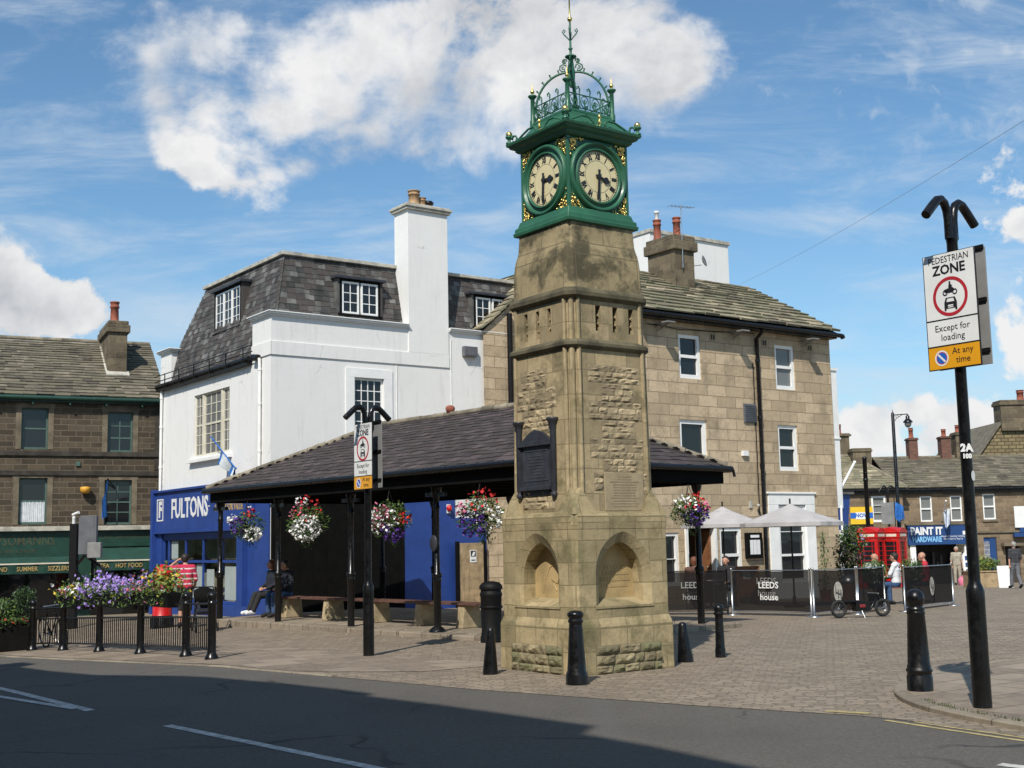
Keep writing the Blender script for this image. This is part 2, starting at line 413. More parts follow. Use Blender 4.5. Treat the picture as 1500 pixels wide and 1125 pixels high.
M['cream_paint'] = plain('cream_paint', (.62, .58, .47), .5, var=.1, scale=3)
M['green_paint'] = painted_iron('green_ironwork', (.026, .110, .060), .36, (.035, .05, .035), (.09, .13, .10), .35)
M['dkgreen'] = plain('dark_green_paint', (.012, .05, .034), .45, var=.2, scale=4)
M['awning_green'] = plain('awning_cloth', (.008, .048, .034), .85, var=.2, scale=3)
M['sash_green'] = plain('sage_green_sash', (.07, .125, .105), .55, var=.15)
M['gold'] = plain('gilding', (.86, .62, .20), .28, metal=1.0, var=.12, scale=9)
M['gold_paint'] = plain('gold_lettering', (.42, .30, .11), .5)
M['dial'] = plain('opal_dial', (.65, .565, .325), .45, var=.06, scale=3)
M['black_iron'] = painted_iron('black_iron', (.004, .004, .0045), .27, (.05, .038, .03), (.06, .055, .05), .35)
M['black_wood'] = plain('painted_shade_black', (.005, .0048, .0045), .85, var=.3, scale=4, spec=.12)
M['black_dull'] = plain('black_plastic', (.006, .006, .0065), .6, var=.25, spec=.2)
M['bronze'] = plain('dark_bronze', (.032, .034, .042), .45, var=.3, scale=6, bmp=.2)
M['bronze_hi'] = plain('raised_bronze', (.05, .053, .062), .42, var=.2, scale=6)
M['blue_shop'] = plain('royal_blue_paint', (.020, .055, .235), .45, var=.12, scale=2)
M['blue_dark'] = plain('dark_blue_fascia', (.010, .05, .17), .5, var=.12, scale=2)
M['flag_blue'] = plain('blue_cloth', (.02, .13, .42), .85, var=.3, scale=6)
M['flag_white'] = plain('white_cloth', (.62, .66, .68), .85, var=.15, scale=6)
M['red_box'] = plain('telephone_red', (.50, .010, .010), .38, var=.12, scale=4, coat=.4)
M['red_brick_pot'] = plain('red_clay_pot', (.26, .075, .042), .8, var=.3, scale=5)
M['buff_pot'] = plain('buff_clay_pot', (.34, .215, .115), .8, var=.3, scale=5)
M['red_brick'] = masonry('red_brick', (.20, .085, .055), (.12, .055, .04), (.15, .12, .1), .23, .075, .01, (.04, .03, .03), .5, 1.5, .4)
M['wood'] = plain('weathered_boards', (.33, .24, .135), .75, var=.3, scale=5)
M['wood_brown'] = plain('brown_timber', (.20, .085, .035), .6, var=.3, scale=5)
M['bench_wood'] = plain('bench_slats', (.105, .05, .035), .6, var=.3, scale=5)
M['bench_stone'] = plain('bench_stone', (.36, .285, .17), .85, var=.3, scale=4, bmp=.5)
M['parasol'] = plain('parasol_canvas', (.40, .38, .37), .9, var=.1, scale=2)
M['mesh_screen'] = plain('windbreak_mesh', (.022, .021, .021), .7, var=.2, scale=3)
M['steel'] = plain('brushed_steel', (.55, .55, .54), .35, metal=1.0, var=.15)
M['grey_metal'] = plain('grey_painted_metal', (.22, .22, .215), .5, var=.15)
M['sign_white'] = plain('sign_white', (.74, .74, .72), .4, var=.05, scale=3)
M['sign_yellow'] = plain('sign_yellow', (.72, .33, .012), .4, var=.06, scale=3)
M['sign_red'] = plain('sign_red', (.42, .02, .03), .4, var=.08)
M['sign_blue'] = plain('sign_blue', (.02, .12, .48), .4, var=.08)
M['sign_black'] = plain('sign_black', (.012, .012, .014), .5)
M['estate_yellow'] = plain('board_yellow', (.75, .48, .02), .5, var=.06)
M['orange_box'] = plain('orange_plastic', (.60, .30, .03), .5)
M['glass'] = glass_mat('window_glass')
M['glass_pale'] = glass_mat('curtained_glass', (.16, .165, .16), .12)
M['glass_clear'] = clear_mat('shop_glass')
M['interior'] = plain('dim_interior', (.05, .045, .04), .9)
M['interior_pale'] = plain('pale_interior', (.42, .38, .28), .9, var=.35, scale=2.2)
M['louvre'] = plain('louvre_metal', (.115, .12, .13), .5)
M['leaf'] = plain('leaf_green', (.062, .125, .026), .55, var=.3, scale=7, island=.5, hue=(.105, .155, .03))
M['leaf_dark'] = plain('dark_leaf', (.03, .062, .02), .5, var=.3, scale=7, island=.5, hue=(.045, .085, .02))
M['leaf_lime'] = plain('lime_leaf', (.17, .24, .028), .6, var=.3, scale=7, island=.4, hue=(.26, .25, .02))
M['leaf_purple'] = plain('purple_leaf', (.085, .03, .055), .55, var=.3, island=.5, hue=(.04, .05, .02))
M['fl_white'] = plain('white_petal', (.80, .80, .77), .6, island=.12)
M['fl_red'] = plain('red_petal', (.62, .02, .025), .6, island=.3)
M['fl_purple'] = plain('purple_petal', (.085, .025, .26), .6, island=.4)
M['fl_lilac'] = plain('lilac_petal', (.37, .25, .66), .6, island=.25)
M['fl_pink'] = plain('pink_petal', (.62, .17, .27), .6, island=.35)
M['fl_yellow'] = plain('yellow_petal', (.72, .50, .05), .6, island=.25)
M['soil'] = plain('compost', (.02, .015, .01), .95)
M['bark'] = plain('stem_bark', (.16, .12, .08), .9)
M['skin'] = plain('skin', (.46, .245, .165), .55, var=.1, scale=9)
M['hair_dark'] = plain('dark_hair', (.022, .015, .011), .6)
M['hair_red'] = plain('auburn_hair', (.13, .042, .018), .6)
M['hair_grey'] = plain('grey_hair', (.30, .28, .25), .7)
M['tyre'] = plain('rubber', (.015, .015, .015), .8)
M['asphalt'] = None
def asphalt():
    m, t, b = newmat('asphalt'); P = coords(t)
    g = t.math('ADD', t.math('MULTIPLY', t.noise(P, 75.0, 3, .7), .6), t.math('MULTIPLY', t.noise(P, 22.0, 3, .6), .4)); big = t.noise(P, .5, 5, .6); sp = t.noise(P, 190.0, 2, .6)
    c = t.mix(t.ramp(g, .3, .7), (.068, .061, .052), (.143, .132, .114))
    c = t.mix(t.ramp(sp, .62, .74, 0, .55), c, (.21, .205, .195))
    c = t.mix(t.ramp(big, .42, .7, 0, .4), c, (.067, .062, .055))
    mp = t.n.new('ShaderNodeMapping'); t.l.new(P, mp.inputs[0]); mp.inputs['Rotation'].default_value = (0, 0, -ANG); mp.inputs['Scale'].default_value = (1.6, .05, 1)
    c = t.mix(t.ramp(t.noise(mp.outputs[0], 1.0, 4, .6), .5, .72, 0, .3), c, (.115, .11, .105))
    vo = t.n.new('ShaderNodeTexVoronoi'); vo.feature = 'DISTANCE_TO_EDGE'; wv = t.n.new('ShaderNodeTexNoise'); t.l.new(P, wv.inputs['Vector']); wv.inputs['Scale'].default_value = 1.4; wv.inputs['Detail'].default_value = 5
    t.l.new(t.vmath('ADD', P, t.vmath('MULTIPLY', wv.outputs['Color'], (.9, .9, 0))), vo.inputs['Vector']); vo.inputs['Scale'].default_value = .33
    crack = t.math('MULTIPLY', t.ramp(vo.outputs['Distance'], .012, .003), t.ramp(t.noise(P, .35, 2), .5, .6))
    c = t.mix(t.math('MULTIPLY', crack, .7), c, (.028, .027, .026))
    oil = t.noise(P, 1.9, 5, .7); c = t.mix(t.ramp(oil, .62, .76, 0, .45), c, (.04, .038, .036))
    t.l.new(c, b.inputs['Base Color']); b.inputs['Roughness'].default_value = .82; setin(b, 'Specular IOR Level', .3)
    bump(t, b, t.math('ADD', g, t.math('MULTIPLY', sp, .5)), .5, .008)
    return m
M['asphalt'] = asphalt()
def setts(name, bw, bh, c1, c2, mortar, ms, rot, bmp=.8, wob=.03):
    m, t, b = newmat(name); P = coords(t)
    mp = t.n.new('ShaderNodeMapping'); t.l.new(P, mp.inputs[0]); mp.inputs['Rotation'].default_value = (0, 0, rot)
    nn = t.n.new('ShaderNodeTexNoise'); t.l.new(mp.outputs[0], nn.inputs['Vector']); nn.inputs['Scale'].default_value = 1.6; nn.inputs['Detail'].default_value = 4
    v = t.vmath('ADD', mp.outputs[0], t.vmath('MULTIPLY', t.vmath('SUBTRACT', nn.outputs['Color'], (.5, .5, .5)), (wob * 4, wob * 3, 0)))
    br = t.n.new('ShaderNodeTexBrick'); t.l.new(v, br.inputs['Vector']); br.squash = .8; br.squash_frequency = 3
    br.inputs['Color1'].default_value = (0, 0, 0, 1); br.inputs['Color2'].default_value = (1, 1, 1, 1); br.inputs['Mortar'].default_value = (.5, .5, .5, 1)
    br.inputs['Scale'].default_value = 1; br.inputs['Mortar Size'].default_value = ms; br.inputs['Mortar Smooth'].default_value = .6
    br.inputs['Brick Width'].default_value = bw; br.inputs['Row Height'].default_value = bh
    c = t.mix(t.ramp(br.outputs['Color'], .05, .95), tuple(x * .86 for x in c1), tuple(x * 1.1 for x in c2))
    c = t.mix(t.ramp(t.noise(P, 2.6, 5, .7), .5, .72, 0, .5), c, tuple(x * .66 for x in c1))
    c = t.mix(t.ramp(t.noise(P, .55, 6, .65), .42, .70, 0, .55), c, tuple(x * .62 for x in c1))
    c = t.mix(t.ramp(t.noise(P, 9.0, 5, .65), .35, .7, 0, .4), c, tuple(min(1, x * 1.35) for x in c2))
    c = t.mix(t.math('MULTIPLY', br.outputs['Fac'], .8), c, mortar)
    sp = t.noise(P, 3.1, 2, .5)
    t.l.new(c, b.inputs['Base Color']); b.inputs['Roughness'].default_value = .72; setin(b, 'Specular IOR Level', .35)
    bump(t, b, t.math('SUBTRACT', t.math('MULTIPLY', t.noise(P, 16.0, 4, .6), .5), br.outputs['Fac']), bmp, .018)
    return m
M['setts'] = setts('stone_setts', .21, .105, (.212, .17, .124), (.27, .22, .162), (.172, .139, .10), .015, R(14))
M['flags'] = setts('stone_flags', .85, .55, (.21, .165, .122), (.265, .215, .162), (.10, .085, .06), .014, -ANG, .5, .012)
M['kerb'] = setts('kerb_stone', .9, 3.0, (.20, .17, .125), (.255, .215, .16), (.09, .08, .06), .012, -ANG - R(90), .4)
M['platform'] = setts('platform_flags', .8, .6, (.215, .175, .13), (.265, .22, .165), (.10, .085, .06), .014, -R(41.4), .5, .012)
M['far_ground'] = plain('far_ground', (.10, .10, .08), .9)
M['road_white'] = plain('road_white', (.50, .49, .46), .8, var=.35, scale=9)
M['road_yellow'] = plain('road_yellow', (.38, .31, .14), .8, var=.35, scale=9)
M['grass'] = plain('grass', (.06, .09, .025), .8, island=.4)
# ------------------------------------------------------------------ the ground, road, pavements
EDGE = [(-60, 9.8), (0, 9.75), (6.2, 9.72), (7.76, 9.84), (9.5, 9.2), (12.36, 8.36), (17, 7.42), (26, 6.6), (40, 6.2), (80, 6.0)]
def edge_u(v):
    for (a, p), (b, q) in zip(EDGE, EDGE[1:]):
        if v <= b: return p + (q - p) * max(0, (v - a)) / (b - a)
    return EDGE[-1][1]
def strip(name, vs, ulo, uhi, n, dz, mat, kind='structure'):
    mb = MB(); P = []
    for v in vs:
        a, b = ulo(v), uhi(v)
        for i in range(n + 1):
            x, y = xy(a + (b - a) * i / n, v); P.append((x, y, gz(x, y) + dz))
    F = [(j * (n + 1) + i, j * (n + 1) + i + 1, (j + 1) * (n + 1) + i + 1, (j + 1) * (n + 1) + i) for j in range(len(vs) - 1) for i in range(n)]
    mb.add(P, F, True); return tag(mb.obj(name, mat), kind=kind)
def frange(a, b, s):
    n = int(round(abs(b - a) / s)); return [a + (b - a) * i / n for i in range(n + 1)]
VS = frange(-40, 0, 4)[:-1] + frange(0, 40, .5)[:-1] + frange(40, 76, 2)
# wide ground sheet to the horizon
gv = [-900, -300, -120, -60, -30, -10, 0, 10, 17, 25, 38, 50, 64, 78, 100, 160, 300, 700, 1500]
gx = [-1500, -500, -200, -100, -60, -34, -24, -14, -9, -4.3, 0, 5, 12, 25, 50, 100, 200, 500, 1500]
mb = MB()
mb.add([(x, y, gz(x, y) - .30) for y in gv for x in gx], [(j * len(gx) + i, j * len(gx) + i + 1, (j + 1) * len(gx) + i + 1, (j + 1) * len(gx) + i) for j in range(len(gv) - 1) for i in range(len(gx) - 1)])
tag(mb.obj('ground', M['far_ground']), kind='structure')
strip('road', VS, lambda v: -.3, lambda v: edge_u(v) + .55, 14, -.005, M['asphalt'])
strip('plaza', VS, lambda v: edge_u(v), lambda v: 70.0, 70, 0.0, M['setts'])
strip('near_pavement', VS, lambda v: -14.0, lambda v: -.42, 12, .06, M['flags'])
strip('pavement', frange(14.6, 60, .5), lambda v: edge_u(v) + .17 + .9 * max(0, 1 - (v - 14.6) / 1.2), lambda v: edge_u(v) + 2.6, 6, .006, M['flags'])
# kerbs: a low dressed edge along the square, a real step at the near side
def kerb_line(name, pts, w, top, down, mat):
    mb = MB(); L = []
    for i, (x, y) in enumerate(pts):
        x0, y0 = pts[max(i - 1, 0)]; x1, y1 = pts[min(i + 1, len(pts) - 1)]
        tx, ty = x1 - x0, y1 - y0; k = math.hypot(tx, ty); nx, ny = -ty / k * w, tx / k * w
        z = gz(x, y); L.append([(x, y, z - down), (x, y, z + top - .012), (x + nx * .12, y + ny * .12, z + top), (x + nx, y + ny, z + top), (x + nx, y + ny, z - down)])
    vs = [p for q in L for p in q]
    mb.add(vs, [(i * 5 + k, i * 5 + k + 1, i * 5 + 6 + k, i * 5 + 5 + k) for i in range(len(L) - 1) for k in range(4)])
    mb.add(L[0], [(0, 1, 2, 3, 4)]); mb.add(L[-1], [(4, 3, 2, 1, 0)])
    return tag(mb.obj(name, mat), kind='structure')
kerb_line('kerb', [xy(edge_u(v), v) for v in frange(60, 15.0, .5)], .10, .012, .2, M['kerb'])
kerb_line('near_kerb', [xy(-.3, v) for v in frange(-20, 50, 1)], .14, .065, .2, M['kerb'])
# raised corner of pavement on the right, rounded towards the crossing
CORNER = [(8.5, 18.0), (6.6, 16.9), (5.3, 15.75), (4.62, 14.95), (4.25, 14.3), (4.03, 13.7), (3.93, 13.1), (3.93, 12.5), (4.02, 12.0), (4.17, 11.5), (4.36, 11.0), (4.6, 10.5), (4.95, 9.9), (6.2, 8.2), (9.0, 4.3), (16, -5)]
def smooth_poly(p, n=3):
    for _ in range(n):
        q = [p[0]]
        for a, b in zip(p, p[1:]): q += [(a[0] * .75 + b[0] * .25, a[1] * .75 + b[1] * .25), (a[0] * .25 + b[0] * .75, a[1] * .25 + b[1] * .75)]
        p = q + [p[-1]]
    return p
CS = smooth_poly(CORNER, 2)
mb = MB(); mb.add([(x, y, .075) for x, y in CS] + [(40, -5, .075), (40, 18, .075)], [tuple(range(len(CS) + 2))])
mb2 = MB()
inner = []
for i, (x, y) in enumerate(CS):
    x0, y0 = CS[max(i - 1, 0)]; x1, y1 = CS[min(i + 1, len(CS) - 1)]; tx, ty = x1 - x0, y1 - y0; k = math.hypot(tx, ty)
    inner.append((x - ty / k * .15, y + tx / k * .15))
mb = MB(); mb.add([(x, y, .048) for x, y in inner] + [(40, -5, .048), (40, 18, .04)], [tuple(range(len(inner) + 2))])
tag(mb.obj('corner_pavement', M['flags']), kind='structure')
kerb_line('corner_kerb', CS, .15, .052, .2, M['kerb'])
# road markings, lying on the asphalt
def marking(name, pts, w, mat, base=-.001):
    mb = MB(); vs = []
    for i, (u, v) in enumerate(pts):
        u0, v0 = pts[max(i - 1, 0)]; u1, v1 = pts[min(i + 1, len(pts) - 1)]; k = math.hypot(u1 - u0, v1 - v0); a, b = -(v1 - v0) / k, (u1 - u0) / k
        for s_ in (-.5, .5):
            x, y = xy(u + a * w * s_, v + b * w * s_); vs.append((x, y, gz(x, y) + base))
    mb.add(vs, [(2 * i, 2 * i + 1, 2 * i + 3, 2 * i + 2) for i in range(len(pts) - 1)])
    return tag(mb.obj(name, mat), kind='structure')
def seg(u0, v0, u1, v1, n=8): return [(u0 + (u1 - u0) * i / n, v0 + (v1 - v0) * i / n) for i in range(n + 1)]
marking('centre_line', seg(4.52, 12.1, 4.95, 8.1), .11, M['road_white'])
marking('centre_line', seg(4.35, 13.95, 4.48, 18.6, 12), .11, M['road_white'])
marking('centre_line', seg(4.30, 14.3, 4.05, 18.6, 12), .10, M['road_white'], .002)
marking('centre_line', seg(8.46, 5.62, 8.9, 3.0), .12, M['road_white'])
marking('yellow_line', smooth_poly([(9.70, 7.6), (9.60, 6.7), (9.53, 6.0), (9.5, 3), (9.5, -3)], 2), .06, M['road_yellow'])
marking('yellow_line', smooth_poly([(9.80, 7.35), (9.74, 6.7), (9.67, 6.0), (9.63, 3), (9.63, -3)], 2), .05, M['road_yellow'])
marking('yellow_line', seg(9.93, 7.95, 9.76, 8.35, 4), .11, M['road_yellow'], .006)
# tufts in the joint by the right kerb
mb = MB()
for k in range(420):
    i = rnd.uniform(6.5, 13.5); j = min(len(inner) - 2, int(i * (len(CS) - 1) / (len(CORNER) - 1))); x, y = inner[j]; x2, y2 = inner[j + 1]; f = rnd.random()
    if rnd.random() < abs(math.sin(i * 2.1)) * .5: continue
    px_, py_ = x + (x2 - x) * f + rnd.gauss(0, .025), y + (y2 - y) * f + rnd.gauss(0, .025); a = rnd.uniform(0, 6.28); h = rnd.uniform(.015, .05); w = .006
    mb.add([(px_ - w * math.cos(a), py_ - w * math.sin(a), .045), (px_ + w * math.cos(a), py_ + w * math.sin(a), .045), (px_ + rnd.gauss(0, .015), py_ + rnd.gauss(0, .015), .05 + h)], [(0, 1, 2)])
tag(mb.obj('grass_tufts', M['grass']), 'thin green grass growing in the kerb joint of the right pavement corner', 'grass', kind='stuff')

# ------------------------------------------------------------------ wall, window and roof helpers (local frames)
def wall(mb, O, ax, L, z0, z1, holes, depth=.14, n=None):
    """flat wall with openings and their reveals; holes = (a0,a1,za,zb) along ax"""
    O, ax = Vector(O), Vector(ax); n = Vector(n) if n is not None else Vector((ax.y, -ax.x, 0))
    A = sorted({0.0, L, *[q for h in holes for q in h[:2]]}); Zs = sorted({z0, z1, *[q for h in holes for q in h[2:4]]})
    P = lambda a, z, d=0: O + ax * a + Vector((0, 0, z)) - n * d
    for a0, a1 in zip(A, A[1:]):
        for q0, q1 in zip(Zs, Zs[1:]):
            ca, cz = (a0 + a1) / 2, (q0 + q1) / 2
            if any(h[0] < ca < h[1] and h[2] < cz < h[3] for h in holes): continue
            mb.quad(P(a0, q0), P(a1, q0), P(a1, q1), P(a0, q1))
    for h in holes:
        a0, a1, q0, q1 = h[:4]
        mb.quad(P(a0, q0), P(a0, q1), P(a0, q1, depth), P(a0, q0, depth)); mb.quad(P(a1, q0), P(a1, q0, depth), P(a1, q1, depth), P(a1, q1))
        mb.quad(P(a0, q1), P(a1, q1), P(a1, q1, depth), P(a0, q1, depth)); mb.quad(P(a0, q0), P(a0, q0, depth), P(a1, q0, depth), P(a1, q0))
def bar(mb, O, ax, n, a0, a1, z0, z1, d0, d1):
    """box along ax, between depths d0 (outside, along n) and d1"""
    O, ax, n = Vector(O), Vector(ax), Vector(n)
    c = O + ax * (a0 + a1) / 2 + Vector((0, 0, (z0 + z1) / 2)) + n * (d0 + d1) / 2
    mb.obox(c, ax * (a1 - a0) / 2, n * (d1 - d0) / 2, (0, 0, (z1 - z0) / 2))
def window(par, O, ax, n, a0, a1, z0, z1, mat, cols=1, rows=2, fr=.06, gl=.022, deep=-.10, pane=None, sill=None, mid=None, proud=.05, label=None):
    """framed window with glazing bars set in an opening; its glass is a child"""
    n = Vector(n); mb = MB(); f0, f1 = deep, deep + proud
    bar(mb, O, ax, n, a0, a0 + fr, z0, z1, f0, f1); bar(mb, O, ax, n, a1 - fr, a1, z0, z1, f0, f1)
    bar(mb, O, ax, n, a0 + fr, a1 - fr, z0, z0 + fr * 1.2, f0, f1 - .002); bar(mb, O, ax, n, a0 + fr, a1 - fr, z1 - fr, z1, f0, f1 - .002)
    b0, b1 = a0 + fr, a1 - fr; c0, c1 = z0 + fr * 1.2, z1 - fr
    for i in range(1, cols): x = b0 + (b1 - b0) * i / cols; bar(mb, O, ax, n, x - gl / 2, x + gl / 2, c0, c1, f0 + .012, f1 - .012)
    for j in range(1, rows):
        z = c0 + (c1 - c0) * j / rows; g = (mid if (mid and j == rows // 2) else gl); bar(mb, O, ax, n, b0, b1, z - g / 2, z + g / 2, f0 + .01, f1 - (.006 if g != gl else .014))
    o = mb.obj('window', mat, par)
    if label: o['label'] = label
    g = MB(); bar(g, O, ax, n, b0 - .005, b1 + .005, c0 - .005, c1 + .005, f0 + .014, f0 + .022); g.obj('pane', pane or M['glass'], o)
    if sill:
        s_ = MB(); bar(s_, O, ax, n, a0 - .08, a1 + .08, z0 - .11, z0 - .002, deep + .02, .07); s_.obj('sill', sill, o)
    return o
def slates(mb, O, ex, ey, lo, hi, H, expo, w0, w1, th, jit=.3, r=rnd):
    """courses of lapped slates; O eave corner, ex along the eave, ey up the slope, lo/hi(t) ends of a course"""
    O, ex, ey = Vector(O), Vector(ex).normalized(), Vector(ey).normalized(); n = ex.cross(ey).normalized()
    k = 0; t = 0.0
    while t < H - .02:
        e = expo * (1 - .25 * t / H) if expo > .17 else expo
        a, b = lo(t + e * .5), hi(t + e * .5); x = a - r.random() * w0 * .5
        while x < b - .03:
            w = r.uniform(w0, w1); x0, x1 = max(x, a), min(x + w - .006, b); x += w
            if x1 - x0 < .03: continue
            th_ = th * r.uniform(.7, 1.0 + jit); dt = r.uniform(-.14, .14) * e * jit * 2; lift = r.uniform(0, .35) * th * jit
            top = min(t + e * 1.75, H + .03)
            P = lambda q, s_, d: O + ex * q + ey * s_ + n * d
            j0, j1 = r.uniform(-.012, .012), r.uniform(-.012, .012)
            z0, z1 = th * 1.05 + lift, .004
            mb.add([P(x0, t + dt + j0, z0 - th_ * .2), P(x1, t + dt + j1, z0 - th_ * .2), P(x1, top, z1 - th * .4), P(x0, top, z1 - th * .4),
                    P(x0, t + dt + j0, z0 + th_ * .8), P(x1, t + dt + j1, z0 + th_ * .8 - lift * .5), P(x1, top, z1 + th * .3), P(x0, top, z1 + th * .3)],
                   [(3, 2, 1, 0), (4, 5, 6, 7), (0, 1, 5, 4), (1, 2, 6, 5), (2, 3, 7, 6), (3, 0, 4, 7)])
        t += e
    return mb
def gutter(mb, a, b, r=.06):
    mb.tube([a, b], r, 8)
def stack_pot(mb, c, r, h, n=12):
    mb.lathe([(r * 1.15, 0), (r * 1.15, h * .1), (r, h * .12), (r * .92, h * .72), (r * 1.12, h * .74), (r * 1.12, h * .80), (r * .98, h * .82), (r * .98, h * .93), (r * 1.15, h * .95), (r * 1.15, h), (r * .8, h), (r * .78, h * .8)], c, n)
def hung(mb, O, ax, n, a0, a1, z0, z1, d=.02): bar(mb, O, ax, n, a0, a1, z0, z1, 0.0, d)
# ------------------------------------------------------------------ the clock tower
TX, TY = .945, 17.25
tower = thing('clock_tower', 'sandstone clock tower with a green iron clock stage and open crown, between two bollards', 'clock tower', (TX, TY, 0), ANG)
FACES = [(Vector((1, 0, 0)), Vector((0, -1, 0))), (Vector((0, -1, 0)), Vector((-1, 0, 0))), (Vector((-1, 0, 0)), Vector((0, 1, 0))), (Vector((0, 1, 0)), Vector((1, 0, 0)))]
UP = Vector((0, 0, 1))
def rock(mb, C, ax, n, a0, a1, z0, z1, d, r, rough=.014):
    """one rock-faced block: a broken front that bellies out from its joints"""
    nx = max(4, int((a1 - a0) / .028)); nz = max(4, int((z1 - z0) / .02)); vs = []
    o = Vector((r.uniform(0, 99), r.uniform(0, 99), 0)); sl = r.uniform(-.25, .25)
    for j in range(nz + 1):
        for i in range(nx + 1):
            s_, q = i / nx, j / nz; e = min(1, 5 * min(s_, 1 - s_)) * min(1, 3.6 * min(q, 1 - q))
            k = d * (.45 + .55 * e) + rough * e * 2.2 * noise.noise(o + Vector((s_ * (a1 - a0) * 13, q * (z1 - z0) * 22, .3))) + sl * d * (q - .5)
            ja = .004 * noise.noise(o + Vector((3 * q, 7, 1))); 
            vs.append(C + ax * (a0 + (a1 - a0) * s_ + ja) + UP * (z0 + (z1 - z0) * q) + n * (max(k, .004) if 0 < i < nx and 0 < j < nz else d * .22))
    mb.add(vs, [(j * (nx + 1) + i, j * (nx + 1) + i + 1, (j + 1) * (nx + 1) + i + 1, (j + 1) * (nx + 1) + i) for j in range(nz) for i in range(nx)])
def rubble_panel(mb, back, C, ax, n, rows, r, d=.03, course=.13):
    for a0, a1, z0, z1 in rows:
        P = lambda a, z: C + ax * a + UP * z + n * .002
        back.quad(P(a0, z0), P(a1, z0), P(a1, z1), P(a0, z1))
        k = max(1, round((z1 - z0) / course)); z = z0; hs = [r.uniform(.8, 1.2) for _ in range(k)]; tot = sum(hs)
        for h in hs:
            h = h / tot * (z1 - z0); x = a0
            while x < a1 - .02:
                w = r.uniform(.12, .40); xe = x + w
                if a1 - xe < .1: xe = a1
                rock(mb, C, ax, n, x + .003, xe - .003, z + .003, z + h - .003, d * r.uniform(.6, 1.3), r); x = xe
            z += h
# plinth: chamfered top, mossy rubble panels near the ground
mb = MB(); mb.loft([(-.3, .862, .05), (.60, .858, .05), (.635, .85, .05), (.71, .822, .05)]); mb.obj('plinth', M['tower_low'], tower, .012)
r_ = random.Random(3)
for ax, n in FACES:
    a, b = MB(), MB(); C = n * .861
    rubble_panel(a, b, C, ax, n, [(-.55, .58, .0, .36)], r_, .035, .12)
    p = a.obj('rubble_panel', M['rubble_moss'], tower); b.obj('panel_back', M['rubble_dark'], p)
# lower stage with a pointed niche in every face
HL = .824
def arch_pts(w, zs, zt, n=10):
    """pointed arch outline from the left springing over the apex: (a, z)"""
    L = [(-w, zs)]
    hz = zt - zs; spring = zs + hz * .42; rise = zt - spring
    left = []
    R_ = (w * w + rise * rise) / (2 * w)
    for i in range(n + 1):
        th = math.acos(max(-1, 1 - w / R_)) * i / n
        left.append((-w + R_ * (1 - math.cos(th)), spring + R_ * math.sin(th)))
    left[-1] = (0, zt)
    return L + left + [(-a, z) for a, z in left[-2::-1]] + [(w, zs)]
low = MB(); nich = MB()
Z0, Z1 = .71, 1.86; CHM = .06
hw = HL - CHM
for ax, n in FACES:
    C = n * HL; P = lambda a, z, d=0.0: C + ax * a + UP * z - n * d
    W, zs, zt = .385, .86, 1.69
    ar = arch_pts(W, zs, zt); ar2 = arch_pts(W + .10, zs, zt + .13)
    m = len(ar); outer = []; k1, k2 = m // 4 + 1, m - 2 - m // 4
    for i in range(m):
        if i <= k1: outer.append((-hw, zs + (Z1 - zs) * i / k1))
        elif i <= k2: outer.append((-hw + 2 * hw * (i - k1) / (k2 - k1), Z1))
        else: outer.append((hw, Z1 - (Z1 - zs) * (i - k2) / (m - 1 - k2)))
    for i in range(m - 1):
        low.quad(P(*outer[i]), P(*ar2[i]), P(*ar2[i + 1]), P(*outer[i + 1]))
        low.quad(P(*ar2[i]), P(*ar[i], .07), P(*ar[i + 1], .07), P(*ar2[i + 1]))       # chamfered arch order
        low.quad(P(*ar[i], .07), P(*ar[i], .27), P(*ar[i + 1], .27), P(*ar[i + 1], .07))
    # wall below the niche with a weathered sill sloping into it
    low.quad(P(-hw, Z0), P(hw, Z0), P(hw, zs), P(-hw, zs))
    low.quad(P(-W - .12, zs - .004, -.012), P(W + .12, zs - .004, -.012), P(W + .12, zs + .10, .28), P(-W - .12, zs + .10, .28))
    low.quad(P(-W - .12, zs - .03, -.012), P(W + .12, zs - .03, -.012), P(W + .12, zs - .004, -.012), P(-W - .12, zs - .004, -.012))
    # chamfered corner strip
    bx = FACES[(FACES.index((ax, n)) + 3) % 4]; C2 = bx[1] * HL; Q = lambda a, z: C2 + bx[0] * a + UP * z
    low.quad(P(hw, Z0), Q(-hw, Z0), Q(-hw, Z1), P(hw, Z1))
    nich.add([P(a, z, .265) for a, z in ar] , [tuple(range(m))[::-1]])
lowo = low.obj('lower_stage', M['tower_low'], tower)
nich.obj('niche_back', M['niche'], lowo)
rel = MB()
C = FACES[0][1] * (HL - .265)
rel_lines = [(1.33, .34), (1.25, .42), (1.17, .5), (1.09, .46)]
for z, w in rel_lines:
    x = -w / 2
    while x < w / 2:
        k = rnd.uniform(.03, .06); bar(rel, C + UP * 0, (1, 0, 0), (0, -1, 0), x + .06, x + .06 + k * .7, z, z + .045, -.002, .006); x += k
rel.obj('carved_lettering', M['niche'], lowo); rel = MB()
C = FACES[1][1] * (HL - .265)
pts = [(-.2, 1.02), (-.15, 1.2), (-.05, 1.36), (.08, 1.42), (.17, 1.30), (.12, 1.15), (-.02, 1.2), (.1, 1.05)]
rel.tube([C + FACES[1][0] * a + UP * z + FACES[1][1] * .001 for a, z in pts], .010, 6)
rel.obj('carved_relief', M['niche'], lowo)
